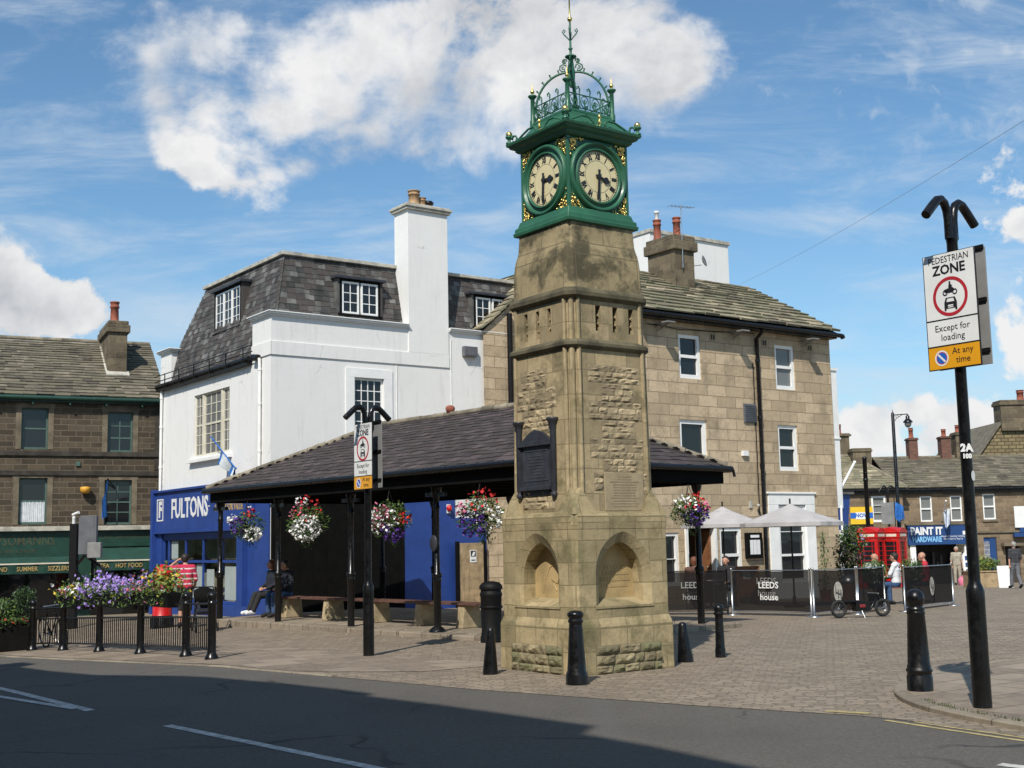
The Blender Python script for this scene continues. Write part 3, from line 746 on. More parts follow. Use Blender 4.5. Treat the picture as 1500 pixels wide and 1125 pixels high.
# weathered ledge, broach stops at the corners, then the shaft
mb = MB(); mb.loft([(1.86, .828, .06), (1.95, .834, .06), (2.035, .832, .07), (2.075, .79, .10), (2.09, .715, .13)]); mb.obj('weathering', M['tower_low'], tower, .01)
for sx in (-1, 1):
    for sy in (-1, 1):
        mb = MB(); P_ = lambda a, b, z: (sx * a, sy * b, z)
        vs = [P_(.815, .815, 2.05), P_(.815, .42, 2.055), P_(.70, .42, 2.06), P_(.42, .70, 2.06), P_(.42, .815, 2.055), P_(.715, .60, 2.40), P_(.60, .715, 2.40), P_(.76, .76, 2.05), P_(.55, .55, 2.40)]
        fs = [(1, 0, 5), (0, 6, 5), (0, 4, 6), (2, 1, 5), (4, 3, 6), (5, 6, 8)]
        mb.add(vs, fs if sx * sy > 0 else [f[::-1] for f in fs]); mb.box(min(sx * .58, sx * .775), max(sx * .58, sx * .775), min(sy * .58, sy * .775), max(sy * .58, sy * .775), 1.98, 2.07); mb.obj('broach', M['tower_low'], tower)
mb = MB(); mb.loft([(2.05, .712, .13), (4.26, .686, .13)]); shaft = mb.obj('shaft', M['tower_ashlar'], tower)
# clustered rolls up each corner
for sx in (-1, 1):
    for sy in (-1, 1):
        mb = MB(); mu = MB()
        for da, db, q in ((.0, .13, .034), (.13, .0, .034), (.062, .062, .046)):
            mb.tube([(sx * (.704 - da), sy * (.704 - db), 2.32), (sx * (.687 - da), sy * (.687 - db), 4.27)], q, 10)
            mu.tube([(sx * (.676 - da), sy * (.676 - db), 4.36), (sx * (.676 - da), sy * (.676 - db), 4.95)], q * .9, 10)
        mb.obj('corner_roll', M['tower_ashlar'], tower); mu.obj('corner_roll', M['tower_ashlar'], tower)
# rock-faced panels between the quoins
r_ = random.Random(11)
for fi, (ax, n) in enumerate(FACES):
    a, b = MB(), MB(); C = n * .7125
    rows = [(-.42, .50, 3.815, 4.05), (-.20, .38, 3.565, 3.81), (-.42, .52, 3.315, 3.56), (-.21, .39, 3.065, 3.31), (-.42, .52, 2.795, 3.06)]
    if fi in (1, 3): rows = [(-.45, .15, 3.79, 4.05), (-.54, .36, 3.50, 3.78), (-.42, .26, 3.16, 3.495), (-.40, .22, 3.49, 3.495), (-.42, .30, 2.14, 2.48)]; rows.pop(3)
    else: rows += [(-.20, .40, 2.615, 2.79), (-.37, -.205, 2.36, 2.6), (.495, .60, 2.36, 2.6)]
    rows = [(p, q, z, w) for p, q, z, w in rows]
    # the shaft batters in: the panel leans with it
    aa, bb = MB(), MB(); rubble_panel(aa, bb, C, ax, n, rows, r_, .009, .088)
    for mm in (aa, bb): mm.v = [tuple(Vector(p) - n * ((p[2] - 2.05) * .0118)) for p in mm.v]
    p = aa.obj('rubble_panel', M['rubble'], shaft); 
    bb.obj('panel_back', M['rubble_dark'], tower)
mb = MB(); C = Vector((0, -.701, 0)); bar(mb, C, (1, 0, 0), (0, -1, 0), -.195, .485, 2.095, 2.605, -.06, .022)
tab = mb.obj('stone_tablet', M['tablet'], tower, .004)
mb = MB()
r_ = random.Random(4)
for k in range(12):
    z = 2.56 - k * .036; w = r_.uniform(.36, .54) if k > 1 else .24; x = .145 - w / 2
    while x < .145 + w / 2:
        q = r_.uniform(.012, .03); bar(mb, C, (1, 0, 0), (0, -1, 0), x, x + q * .75, z - .016, z, .021, .0245); x += q
mb.obj('inscription', M['tablet_ink'], tab)
# string courses
mb = MB(); mb.loft([(4.255, .69, .12), (4.275, .722, .12), (4.30, .745, .12), (4.345, .745, .12), (4.372, .715, .12), (4.40, .675, .12)]); mb.obj('string_course', M['mould'], tower, .006)
mb = MB(); mb.loft([(4.93, .678, .11), (4.95, .70, .11), (4.975, .738, .12), (5.03, .742, .12), (5.07, .72, .11), (5.10, .675, .10)]); mb.obj('string_course', M['mould'], tower, .006)
# stage of slit openings
st = MB(); dark = MB(); HS = .674
for ax, n in FACES:
    holes = [(.72 - .12 + d - .045, .72 - .12 + d + .045, 4.52, 4.87) for d in (-.245, .06, .345)] if n.y < -.5 or n.y > .5 else [(.56 + d - .038, .56 + d + .038, 4.47, 4.86) for d in (-.33, -.06, .2)]
    wall(st, n * HS + ax * -.55, ax, 1.10, 4.38, 4.95, holes, .16, n)
    bx = FACES[(FACES.index((ax, n)) + 3) % 4]
    st.quad(n * HS + ax * .55 + UP * 4.38, bx[1] * HS - bx[0] * .55 + UP * 4.38, bx[1] * HS - bx[0] * .55 + UP * 4.95, n * HS + ax * .55 + UP * 4.95)
    for h in holes:
        c = (h[0] + h[1]) / 2 - .55
        # trefoil cusps: small notches narrowing each slit
        for q in (.3, .62):
            z = h[2] + (h[3] - h[2]) * q
            for s_ in (-1, 1):
                mbc = st; mbc.prism([n * (HS - .03) + ax * (c + s_ * .045) + UP * (z - .03), n * (HS - .03) + ax * (c + s_ * .012) + UP * z, n * (HS - .03) + ax * (c + s_ * .045) + UP * (z + .03)], -n * .07)
sto = st.obj('slit_stage', M['tower_ashlar'], tower)
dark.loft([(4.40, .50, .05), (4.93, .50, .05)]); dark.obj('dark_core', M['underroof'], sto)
# bell-cast upper stage
mb = MB(); mb.loft([(5.09, .678, .075), (5.3, .670, .075), (5.48, .663, .07), (5.58, .655, .07), (5.65, .642, .065), (5.72, .622, .06), (5.79, .608, .055), (5.90, .600, .05), (6.06, .593, .05)], smooth=False); mb.obj('bell_stage', M['tower_bell'], tower, .01)

# ---- iron clock stage
G = M['green_paint']
mb = MB(); mb.loft([(6.02, .60, .01), (6.03, .632, .01), (6.075, .64, .01), (6.085, .622, .01), (6.14, .618, .01), (6.16, .59, .01), (6.24, .565, .01), (6.245, .55, .01)]); mb.obj('iron_base_plate', G, tower, .004)
HB = .535
mb = MB(); mb.loft([(6.22, HB - .02, .02), (7.27, HB - .02, .02)])
for sx in (-1, 1):
    for sy in (-1, 1):
        mb.box(sx * HB - .035 if sx > 0 else sx * HB - .008, sx * HB + .008 if sx > 0 else sx * HB + .035, sy * HB - .035 if sy > 0 else sy * HB - .008, sy * HB + .008 if sy > 0 else sy * HB + .035, 6.225, 7.265)
case = mb.obj('clock_case', G, tower, .004)
ROM = ['XII', 'I', 'II', 'III', 'IIII', 'V', 'VI', 'VII', 'VIII', 'IX', 'X', 'XI']
CZ = 6.735
for fi, (ax, n) in enumerate(FACES):
    C = n * (HB - .02) + UP * CZ
    rot = Matrix((( ax.x, 0, n.x, 0), (ax.y, 0, n.y, 0), (0, 1, 0, 0), (0, 0, 0, 1)))
    def disc(mb_, prof, nn=48):
        b = len(mb_.v); mb_.lathe(prof, (0, 0, 0), nn)
        for i in range(b, len(mb_.v)):
            p = mb_.v[i]; mb_.v[i] = tuple(C + ax * p[0] + UP * p[1] + n * p[2])
    bz = MB(); disc(bz, [(.365, .012), (.370, .045), (.392, .052), (.40, .012), (.438, .012), (.446, .05), (.474, .066), (.496, .056), (.503, .0)]); 
    # keep only the annulus: drop the caps
    bz.f = bz.f[:-2]; bz.m = bz.m[:-2]; bz.s = bz.s[:-2]
    dial = MB(); disc(dial, [(.37, .0), (.37, .018)]); do = dial.obj('clock_face', M['dial'], tower)
    bz.obj('bezel', G, do)
    nu = MB()
    for k, s_ in enumerate(ROM):
        th = R(90 - 30 * k); d = Vector((math.cos(th), math.sin(th)))
        up2 = ax * d.x + UP * d.y; ax2 = ax * d.y - UP * d.x
        text_geo(nu, s_, .108, C + up2 * .284 + n * .0195, ax2, up2, ext=.002, sx=.64, off=.0055)
    for rr, w in ((.228, .005), (.338, .004), (.362, .006)):
        vs = []
        for k in range(64):
            a = 2 * math.pi * k / 64
            for q in (rr - w / 2, rr + w / 2): vs.append(C + ax * q * math.cos(a) + UP * q * math.sin(a) + n * .0192)
        nu.add(vs, [(2 * k, 2 * k + 1, (2 * k + 3) % 128, (2 * k + 2) % 128) for k in range(64)])
    for k in range(60):
        a = 2 * math.pi * k / 60; d = ax * math.cos(a) + UP * math.sin(a); e = ax * -math.sin(a) + UP * math.cos(a); w = .0035 if k % 5 else .007
        nu.quad(C + d * .340 - e * w + n * .0194, C + d * .360 - e * w + n * .0194, C + d * .360 + e * w + n * .0194, C + d * .340 + e * w + n * .0194)
    nu.obj('numerals', M['sign_black'], do)
    ha = MB()
    def hand(ang, pts, z):
        th = R(90 - ang); d = ax * math.cos(th) + UP * math.sin(th); e = ax * math.sin(th) - UP * math.cos(th)
        poly = [C + d * q + e * w + n * z for q, w in pts] + [C + d * q - e * w + n * z for q, w in pts[::-1]]
        ha.prism(poly, n * .008)
    hand(106 if fi % 2 == 0 else 93, [(-.05, .014), (0, .022), (.09, .017), (.12, .044), (.15, .05), (.18, .025), (.215, .004)], .030)
    hand(184, [(-.10, .022), (-.05, .016), (0, .018), (.2, .018), (.27, .024), (.33, .004)], .042)
    b = len(ha.v); ha.lathe([(.034, 0), (.034, .03)], (0, 0, .025), 16)
    for i in range(b, len(ha.v)): p = ha.v[i]; ha.v[i] = tuple(C + ax * p[0] + UP * p[1] + n * p[2])
    ha.obj('clock_hands', M['sign_black'], do)
    gd = MB()
    r_ = random.Random(20 + fi)
    for sx in (-1, 1):
        for sz in (-1, 1):
            cx, cz = sx * .505, sz * .505
            for k in range(64):
                f, g = r_.random() ** 1.3, r_.random() ** 1.3
                a, z = cx - sx * f * .27, cz - sz * g * .27
                if math.hypot(a, z) < .522: continue
                q = r_.uniform(.010, .021)
                gd.ball(C + ax * a + UP * z + n * .012, q, 6)
            for arcr in (.03, .05):
                pts = [C + ax * (cx - sx * (.075 + arcr * math.cos(t_ * .9))) + UP * (cz - sz * (.075 + arcr * math.sin(t_ * .9))) + n * .018 for t_ in range(7)]
                gd.tube(pts, .007, 5)
            pts = [C + ax * (cx - sx * (.02 + .05 * k)) + UP * (cz - sz * (.02 + .012 * k * k)) + n * .015 for k in range(5)]
    o = gd.obj('gilt_spandrels', M['gold'], case)
mb = MB(); mb.loft([(7.255, .54, .01), (7.265, .575, .01), (7.29, .60, .01), (7.31, .60, .01), (7.335, .655, .01), (7.36, .665, .01), (7.372, .69, .01), (7.405, .70, .01), (7.42, .68, .01), (7.43, .40, .01), (7.44, .38, .01)]); mb.obj('cornice', G, tower, .003)
# concave roof slopes up to the lantern platform
mb = MB(); mb.loft([(7.43, .60, .01), (7.46, .565, .01), (7.52, .50, .01), (7.60, .445, .01), (7.66, .425, .01), (7.67, .43, .01), (7.70, .425, .01), (7.715, .40, .01)]); mb.obj('lantern_base', G, tower, .003)
# pierced scroll brackets above the cornice with gilt spikes
for ax, n in FACES:
    mb = MB(); gd = MB()
    for s_ in (-1, 1):
        pts = [n * (.60) + ax * (s_ * .55) + UP * 7.44, n * .59 + ax * (s_ * .42) + UP * 7.50, n * .575 + ax * (s_ * .30) + UP * 7.555, n * .57 + ax * (s_ * .16) + UP * 7.56, n * .575 + ax * (s_ * .10) + UP * 7.50, n * .58 + ax * (s_ * .16) + UP * 7.455]
        mb.tube(pts, .016, 6)
        sc_ = [n * .60 + ax * (s_ * (.60 + .055 * math.cos(q))) + UP * (7.49 + .05 * math.sin(q)) for q in [0, .8, 1.6, 2.4, 3.2, 4.0, 4.8, 5.4]]; mb.tube(sc_, .012, 6)
        mb.tube([n * .588 + ax * (s_ * .05) + UP * 7.44, n * .57 + ax * (s_ * .22) + UP * 7.60], .012, 6)
    b = n * .60
    gd.lathe([(.006, 0), (.022, .01), (.012, .03), (.016, .06), (.03, .09), (.012, .12), (.02, .15), (.026, .165), (.004, .2)], b + UP * 7.42, 8)
    bk = mb.obj('scroll_bracket', G, tower); gd.obj('gilt_spike', M['gold'], bk)
for sx in (-1, 1):
    for sy in (-1, 1):
        p = (sx * .655, sy * .655, 7.42); mb = MB(); mb.lathe([(.05, 0), (.05, .02), (.022, .035), (.022, .06), (.05, .085), (.058, .10), (.05, .115)], p, 12); f = mb.obj('corner_finial', G, tower)
        mb = MB(); mb.ball((p[0], p[1], 7.555), .05, 12, 1.1); mb.obj('gilt_ball', M['gold'], f)
# cresting round the platform
for ax, n in FACES:
    mb = MB(); H = .405; C = n * H
    for z in (7.735, 7.93): mb.tube([C - ax * H + UP * z, C + ax * H + UP * z], .009, 6)
    for k in range(4):
        c = -.30 + .2 * k
        ring = [C + ax * (c + .07 * math.cos(q * .628)) + UP * (7.832 + .088 * math.sin(q * .628)) for q in range(11)]; mb.tube(ring, .008, 5, False)
        mb.tube([C + ax * c + UP * 7.75, C + ax * c + UP * 7.87], .010, 5)
        for s_ in (-1, 1): mb.tube([C + ax * c + UP * 7.80, C + ax * (c + s_ * .035) + UP * 7.835, C + ax * (c + s_ * .03) + UP * 7.86], .008, 5)
    for k in range(5):
        c = -.38 + .19 * k
        mb.tube([C + ax * c + UP * 7.735, C + ax * c + UP * 7.96], .008, 5)
        if 0 < k < 4: mb.tube([C + ax * c + UP * 7.96, C + ax * (c + .005) + UP * 8.01, C + ax * (c - .022) + UP * 8.045, C + ax * (c - .05) + UP * 8.03, C + ax * (c - .04) + UP * 8.0], .011, 5)
    mb.obj('cresting', G, tower)
for sx in (-1, 1):
    for sy in (-1, 1):
        p = (sx * .405, sy * .405, 7.70); mb = MB(); mb.lathe([(.045, -.05), (.045, .04), (.034, .06), (.030, .36), (.04, .37), (.065, .40), (.068, .415), (.02, .43)], p, 8); f = mb.obj('crown_post', G, tower)
        mb = MB(); mb.ball((p[0], p[1], 8.175), .032, 10); mb.lathe([(.014, -.06), (.014, 0), (.010, .03), (.002, .12)], (p[0], p[1], 8.19), 6); mb.obj('gilt_ball', M['gold'], f)
        # arched rib to the centre
        L = Vector((sx, sy, 0)).normalized(); mb = MB(); pts = []
        for k in range(13):
            t_ = k / 12 * math.pi / 2; pts.append(L * (.053 + .475 * math.cos(t_)) + UP * (7.86 + .57 * math.sin(t_)))
        mb.tube(pts, .017, 6)
        for k in range(2, 12, 2): q = pts[k]; d = (q - Vector((0, 0, 7.86))).normalized(); mb.tube([q, q + d * .04, q + d * .05 + UP * .012], [.012, .010, .016], 5)
        for cz, rr in ((8.50, .055), (8.60, .032)):
            sp = [L * (.06 + rr + rr * math.cos(q)) + UP * (cz + rr * math.sin(q)) for q in [3.3, 2.4, 1.5, .6, -.3, -1.2, -2.0]]; sp += [L * (.06 + rr + rr * .4 * math.cos(q)) + UP * (cz + rr * .4 * math.sin(q)) for q in [-2.4, -1, .5, 2]]; mb.tube(sp, .011, 5)
        mb.obj('crown_rib', G, tower)
mb = MB(); mb.lathe([(.02, 8.2), (.05, 8.26), (.055, 8.36), (.06, 8.44), (.045, 8.5), (.035, 8.62), (.07, 8.645), (.085, 8.655), (.085, 8.67), (.02, 8.68), (.018, 8.76), (.032, 8.775), (.032, 8.79), (.016, 8.80), (.014, 9.2)], (0, 0, 0), 10)
for q in range(4):
    L = Vector((math.cos(q * math.pi / 2 + .78), math.sin(q * math.pi / 2 + .78), 0))
    mb.tube([UP * 8.9, L * .04 + UP * 8.95, L * .085 + UP * 9.0, L * .11 + UP * 9.045, L * .095 + UP * 9.08, L * .07 + UP * 9.06, L * .085 + UP * 9.035], .010, 5)
mb.tube([(.02, -.02, 8.28), (.13, .03, 7.72)], [.03, .018], 6)
fin = mb.obj('finial', G, tower)
mb = MB(); mb.ball((0, 0, 9.23), .038, 12); mb.lathe([(.022, 9.25), (.012, 9.3), (.010, 9.55), (.03, 9.56), (.004, 9.75)], (0, 0, 0), 8); mb.obj('gilt_spire', M['gold'], fin)

# bronze plaque with columns and a segmental head on the left face
plaque = thing('memorial_plaque', 'dark bronze plaque with corner columns on the left face of the clock tower', 'plaque', (TX, TY, .03), ANG); plaque.scale = (1, 1, .91)
ax, n = FACES[1]; C = n * .70
mb = MB(); bar(mb, C, ax, n, -.44, .30, 2.62, 3.32, -.02, .035)
hd = [C + ax * a + UP * z for a, z in [(-.40, 3.30)] + [(-.40 + .66 * k / 10, 3.33 + .17 * math.sin(math.pi * k / 10)) for k in range(11)] + [(.26, 3.30)]]
mb.prism(hd, n * .05); bar(mb, C, ax, n, -.44, .30, 3.26, 3.335, 0, .085); bar(mb, C, ax, n, -.40, .26, 2.60, 2.655, 0, .085); bar(mb, C, ax, n, -.34, .20, 2.52, 2.6, 0, .03)
mb.obj('backplate', M['bronze'], plaque, .004)
mb = MB()
for a0, a1, z0, z1 in ((-.34, -.325, 2.74, 3.2), (.185, .20, 2.74, 3.2), (-.34, .2, 2.74, 2.755), (-.34, .2, 3.185, 3.2)): bar(mb, C, ax, n, a0, a1, z0, z1, .03, .043)
r_ = random.Random(5)
for k in range(8):
    z = 3.13 - k * .045; w = r_.uniform(.2, .4); x = -.07 - w / 2
    while x < -.07 + w / 2: q = r_.uniform(.02, .045); bar(mb, C, ax, n, x, x + q * .7, z - .024, z, .034, .040); x += q
mb.obj('raised_inscription', M['bronze_hi'], plaque)
for a in (-.46, .31):
    mb = MB(); p = C + ax * a + n * .03
    mb.lathe([(.012, 2.47), (.04, 2.50), (.052, 2.54), (.03, 2.57), (.045, 2.60), (.045, 3.50), (.05, 3.52), (.05, 3.56), (.075, 3.60), (.09, 3.635), (.09, 3.655), (.03, 3.66)], (p.x, p.y, 0), 10); mb.obj('column', M['bronze'], plaque)
# ------------------------------------------------------------------ buildings
X, Y_, mX, mY = Vector((1, 0, 0)), Vector((0, 1, 0)), Vector((-1, 0, 0)), Vector((0, -1, 0))
def chimney(par, x0, x1, y0, y1, z0, z1, mat, cap, pots, capmat, over=.07, potmat=None):
    mb = MB(); mb.box(x0, x1, y0, y1, z0, z1 - cap); o = mb.obj('chimney', mat, par, .015)
    mb = MB(); mb.box(x0 - over, x1 + over, y0 - over, y1 + over, z1 - cap, z1 - cap * .35); mb.box(x0 - over * .4, x1 + over * .4, y0 - over * .4, y1 + over * .4, z1 - cap * .35 + .001, z1); mb.obj('chimney_cap', capmat, o, .03)
    for px_, py_, r, h in pots:
        mb = MB(); stack_pot(mb, (px_, py_, z1 - .01), r, h); mb.obj('chimney_pot', potmat or M['red_brick_pot'], o)
    return o
# --- open market shelter with a hipped slate roof
SA = R(41.4); SX, SY = .26, 21.53; SZ = .03
def sh(r, l): return (SX + math.cos(SA) * r - math.sin(SA) * l, SY + math.sin(SA) * r + math.cos(SA) * l)
mb = MB(); mb.box(.15, 5.6, -.05, 11.95, -.5, SZ); plat = mb.obj('shelter_platform', M['platform'], None, .02); plat.location = (SX, SY, 0); plat.rotation_euler = (0, 0, SA); tag(plat, kind='structure')
shel = thing('market_shelter', 'open black-posted market shelter with a low hipped roof of purple slates', 'shelter', (SX, SY, 0), SA)
LX, LY, EV, RG, RN, RF = 5.4, 11.7, 3.13, 4.52, 2.7, 8.3
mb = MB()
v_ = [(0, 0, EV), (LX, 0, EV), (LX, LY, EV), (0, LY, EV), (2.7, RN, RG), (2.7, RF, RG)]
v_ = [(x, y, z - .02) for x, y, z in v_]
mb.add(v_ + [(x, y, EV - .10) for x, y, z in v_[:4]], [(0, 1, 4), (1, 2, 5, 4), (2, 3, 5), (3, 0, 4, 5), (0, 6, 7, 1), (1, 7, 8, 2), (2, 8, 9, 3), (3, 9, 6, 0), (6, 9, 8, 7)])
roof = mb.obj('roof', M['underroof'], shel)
mb = MB(); rs = random.Random(8); rise = RG - EV; H = math.hypot(2.7, rise)
slates(mb, (0, LY, EV), mY, (2.7, 0, rise), lambda t: (LY - RF) * t / H, lambda t: LY - RN * t / H, H, .20, .18, .34, .016, .45, rs)
slates(mb, (LX, 0, EV), Y_, (-2.7, 0, rise), lambda t: RN * t / H, lambda t: LY - (LY - RF) * t / H, H, .20, .18, .34, .016, .45, rs)
H2 = math.hypot(RN, rise); slates(mb, (0, 0, EV), X, (0, RN, rise), lambda t: 2.7 * t / H2, lambda t: LX - 2.7 * t / H2, H2, .20, .18, .34, .016, .45, rs)
H3 = math.hypot(LY - RF, rise); slates(mb, (LX, LY, EV), mX, (0, RF - LY, rise), lambda t: 2.7 * t / H3, lambda t: LX - 2.7 * t / H3, H3, .20, .18, .34, .016, .45, rs)
mb.obj('slate_covering', M['slate_purple'], roof)
mb = MB()
for a, b in (((2.7, RN, RG), (2.7, RF, RG)), ((0, 0, EV), (2.7, RN, RG)), ((LX, 0, EV), (2.7, RN, RG)), ((0, LY, EV), (2.7, RF, RG)), ((LX, LY, EV), (2.7, RF, RG))):
    a, b = Vector(a), Vector(b); k = max(2, int((b - a).length / .42))
    for i in range(k):
        p, q = a.lerp(b, i / k), a.lerp(b, (i + .97) / k); w = UP * (.02 + rs.uniform(0, .015)); mb.tube([p + w, q + w], .07 + rs.uniform(0, .012), 6)
mb.obj('ridge_tiles', M['ridge'], roof)
mb = MB()
mb.box(.06, .12, .06, LY - .06, 2.80, EV - .10); mb.box(LX - .12, LX - .06, .06, LY - .06, 2.80, EV - .10); mb.box(.121, LX - .121, .06, .12, 2.80, EV - .10); mb.box(.121, LX - .121, LY - .12, LY - .06, 2.80, EV - .10)
mb.box(.13, LX - .13, .13, LY - .13, 2.95, 2.99)
for i in range(1, 12): mb.box(.125, LX - .125, i * .97, i * .97 + .09, 2.84, 2.949)
mb.obj('fascia', M['black_wood'], shel)
mb = MB(); mb.lathe([(.05, 0), (.09, .04), (.11, .12), (.07, .17), (.02, .18)], (2.7, 5.55, 4.58), 10); mb.obj('ridge_vent', M['red_brick_pot'], shel)
mb = MB(); g = -.06
for a, b in (((g, g), (g, LY - g)), ((g, g), (LX - g, g)), ((LX - g, g), (LX - g, LY - g)), ((g, LY - g), (LX - g, LY - g))): mb.tube([(a[0], a[1], EV - .045), (b[0], b[1], EV - .045)], .062, 8)
mb.tube([(LX + .08, -.08, EV - .05), (LX + .10, -.10, EV - .2)], .03, 6)
mb.obj('gutter', M['black_iron'], shel)
POST = [(.074, 0), (.074, .98), (.088, .99), (.088, 1.04), (.078, 1.06), (.10, 1.09), (.10, 1.13), (.06, 1.17), (.058, 2.35), (.07, 2.37), (.07, 2.42), (.058, 2.44), (.06, 2.6), (.095, 2.7), (.11, 2.78), (.11, 2.80)]
for k, (x, y) in enumerate([(.45, .45), (.45, 3.2), (.45, 6.15), (.45, 9.1), (.28, 11.52), (4.95, .45), (4.95, 3.2), (4.95, 6.15), (4.95, 9.1), (4.95, 11.35)]):
    mb = MB(); mb.lathe([(r, z if z > 0 else SZ) for r, z in POST], (x, y, 0), 12)
    if k < 5: mb.box(x - .04, x + .04, y - .30, y - .06, 2.62, 2.70); mb.box(x - .04, x + .04, y + .06, y + .30, 2.62, 2.70)
    p = mb.obj('post', M['black_iron'], shel)
    if k == 1: mb = MB(); mb.lathe([(.17, -.12), (.17, SZ + .02), (.15, SZ + .05), (.09, SZ + .10)], (x, y, 0), 8); mb.obj('post_base', M['black_iron'], p, .006); mb = MB(); mb.lathe([(.001, 0), (.12, .0), (.13, .015), (.12, .03), (.001, .03)], (0, 0, 0), 20); o = mb.obj('oval_plate', M['bronze'], p); o.location = (x - .105, y - .02, 1.72); o.rotation_euler = (0, R(90), 0); o.scale = (1.25, .85, 1)

# --- white building with a slate mansard and the blue shop
WX, WY = -6.556, 33.5
wb = thing('white_building', 'white rendered building with grey slate mansard roof, tall chimney and a blue frozen food shopfront', 'building', (WX, WY, 0), ANG)
W = M['white_render']; DW = 8.45
mb = MB()
wall(mb, (0, 0, 0), X, 10.5, -.6, 8.02, [(2.56, 3.52, 4.55, 6.45)], .13)
wall(mb, (0, DW, 0), mY, DW, 3.3, 6.98, [(DW - 5.50, DW - 2.80, 4.48, 6.37)], .13)
mb.quad((0, DW, -.6), (10.5, DW, -.6), (10.5, DW, 8.02), (0, DW, 8.02)); mb.quad((10.5, 0, -.6), (10.5, DW, -.6), (10.5, DW, 8.02), (10.5, 0, 8.02))
mb.box(.001, .42, .001, 1.23, 6.981, 8.02); mb.box(.001, .42, 7.50, DW - .001, 6.981, 8.02); mb.box(.5, 10.3, .3, DW - .1, 6.9, 7.9)
ww = mb.obj('wall', W, wb)
mb = MB(); mb.box(-.03, 5.775, -.035, -.001, 6.93, 7.31); mb.box(-.035, -.001, -.035, 1.23, 6.93, 7.31)
bd = mb.obj('string_band', W, wb, .006)
mb, mc_, me_ = MB(), MB(), MB()
for z0, z1, o in ((8.02, 8.06, .05), (8.061, 8.11, .10), (8.111, 8.14, .14)):
    mb.box(-o, 4.35, -o, .43, z0, z1); mc_.box(5.77, 10.5, -o, .43, z0, z1); mb.box(-o, .43, .431, 1.23 + o, z0, z1); me_.box(-o, .43, 7.50 - o, DW + o, z0, z1)
for q in (mb, mc_, me_): q.obj('cornice', M['white_paint'], wb, .006)
# mansard body and its slates
mb = MB()
fr_ = lambda z: .30 + (z - 8.1) * .243
TOPZ = 9.93
mb.add([(.02, 1.24, 6.98), (.02, 7.49, 6.98), (fr_(8.1), 7.62, 8.1), (fr_(8.1), .30, 8.1), (fr_(TOPZ), .75, TOPZ), (fr_(TOPZ), 6.35, TOPZ), (10.4, .30, 8.1), (10.4, .75, TOPZ), (10.4, 7.7, 8.1), (10.4, 6.35, TOPZ)],
       [(1, 0, 3, 2), (2, 3, 4, 5), (3, 6, 7, 4), (8, 2, 5, 9), (4, 7, 9, 5), (6, 8, 9, 7)])
rf = mb.obj('mansard_roof', M['underroof'], wb)
mb = MB(); rs = random.Random(21)
Hm = math.hypot(TOPZ - 6.98, fr_(TOPZ) - .02); zz = lambda t: 6.98 + t / Hm * (TOPZ - 6.98)
def lo_(t): z = zz(t); return 7.6 - (7.52 if z < 8.1 else 7.62 - (z - 8.1) / (TOPZ - 8.1) * 1.27)
def hi_(t): z = zz(t); return 7.6 - (1.24 if z < 8.14 else .30 + (z - 8.1) / (TOPZ - 8.1) * .45)
slates(mb, (.0, 7.6, 6.98), mY, (fr_(TOPZ) - .02, 0, TOPZ - 6.98), lo_, hi_, Hm, .17, .16, .30, .014, .35, rs)
Hr = math.hypot(TOPZ - 8.12, .44)
slates(mb, (.3, .30, 8.14), X, (0, .45, TOPZ - 8.12), lambda t: .45 * t / Hr, lambda t: 4.06, Hr, .17, .16, .30, .014, .35, rs)
slates(mb, (5.77, .30, 8.14), X, (0, .45, TOPZ - 8.12), lambda t: 0, lambda t: 4.6, Hr, .17, .16, .30, .014, .35, rs)
mb.obj('slate_covering', M['slate_grey'], rf)
mb = MB(); mb.box(.62, 4.35, .62, 6.5, TOPZ + .005, TOPZ + .11); mb.box(5.77, 10.4, .62, 6.5, TOPZ + .005, TOPZ + .10); mb.box(4.351, 5.769, .8, 6.5, TOPZ + .005, TOPZ + .10); mb.obj('roof_edge', M['pale_cap'], rf, .01)
mb = MB()
for i in range(14): q = i / 13; mb.tube([(fr_(8.14 + (TOPZ - 8.14) * q) - .012, .30 + .45 * q - .012, 8.14 + (TOPZ - 8.14) * q), (fr_(8.14 + (TOPZ - 8.14) * min(1, q + .07)) - .012, .30 + .45 * min(1, q + .07) - .012, 8.14 + (TOPZ - 8.14) * min(1, q + .07))], .03, 5)
mb.obj('hip_tiles', M['slate_grey'], rf)
# dormers
def dormer(O, ax, n, a0, a1, z0, z1, back, cols):
    O, ax, n = map(Vector, (O, ax, n)); mb = MB()
    bar(mb, O, ax, n, a0 - .08, a0 - .001, z0 - .06, z1, -back, .0); bar(mb, O, ax, n, a1 + .001, a1 + .08, z0 - .06, z1, -back, .0)
    d = mb.obj('dormer', M['slate_grey'], wb)
    mb = MB(); bar(mb, O, ax, n, a0 - .16, a1 + .16, z1 + .001, z1 + .07, -back - .2, .10); mb.obj('dormer_roof', M['bronze'], d)
    mb = MB(); bar(mb, O, ax, n, a0, a0 + .07, z0, z1, -.06, .012); bar(mb, O, ax, n, a1 - .07, a1, z0, z1, -.06, .012); bar(mb, O, ax, n, a0 + .07, a1 - .07, z1 - .07, z1, -.06, .012); bar(mb, O, ax, n, a0 - .06, a1 + .06, z0 - .061, z0 - .001, -.06, .05)
    mb.obj('dormer_surround', M['black_wood'], d)
    w = (a1 - a0 - .14) / cols
    for i in range(cols):
        window(d, O, ax, n, a0 + .075 + w * i + (.03 if i and cols == 2 else .0), a0 + .075 + w * (i + 1) - .006 - (.03 if i == 0 and cols == 2 else 0), z0 + .002, z1 - .075, M['white_paint'], 2, 4 if cols == 3 else 3, .055, .02, -.05)
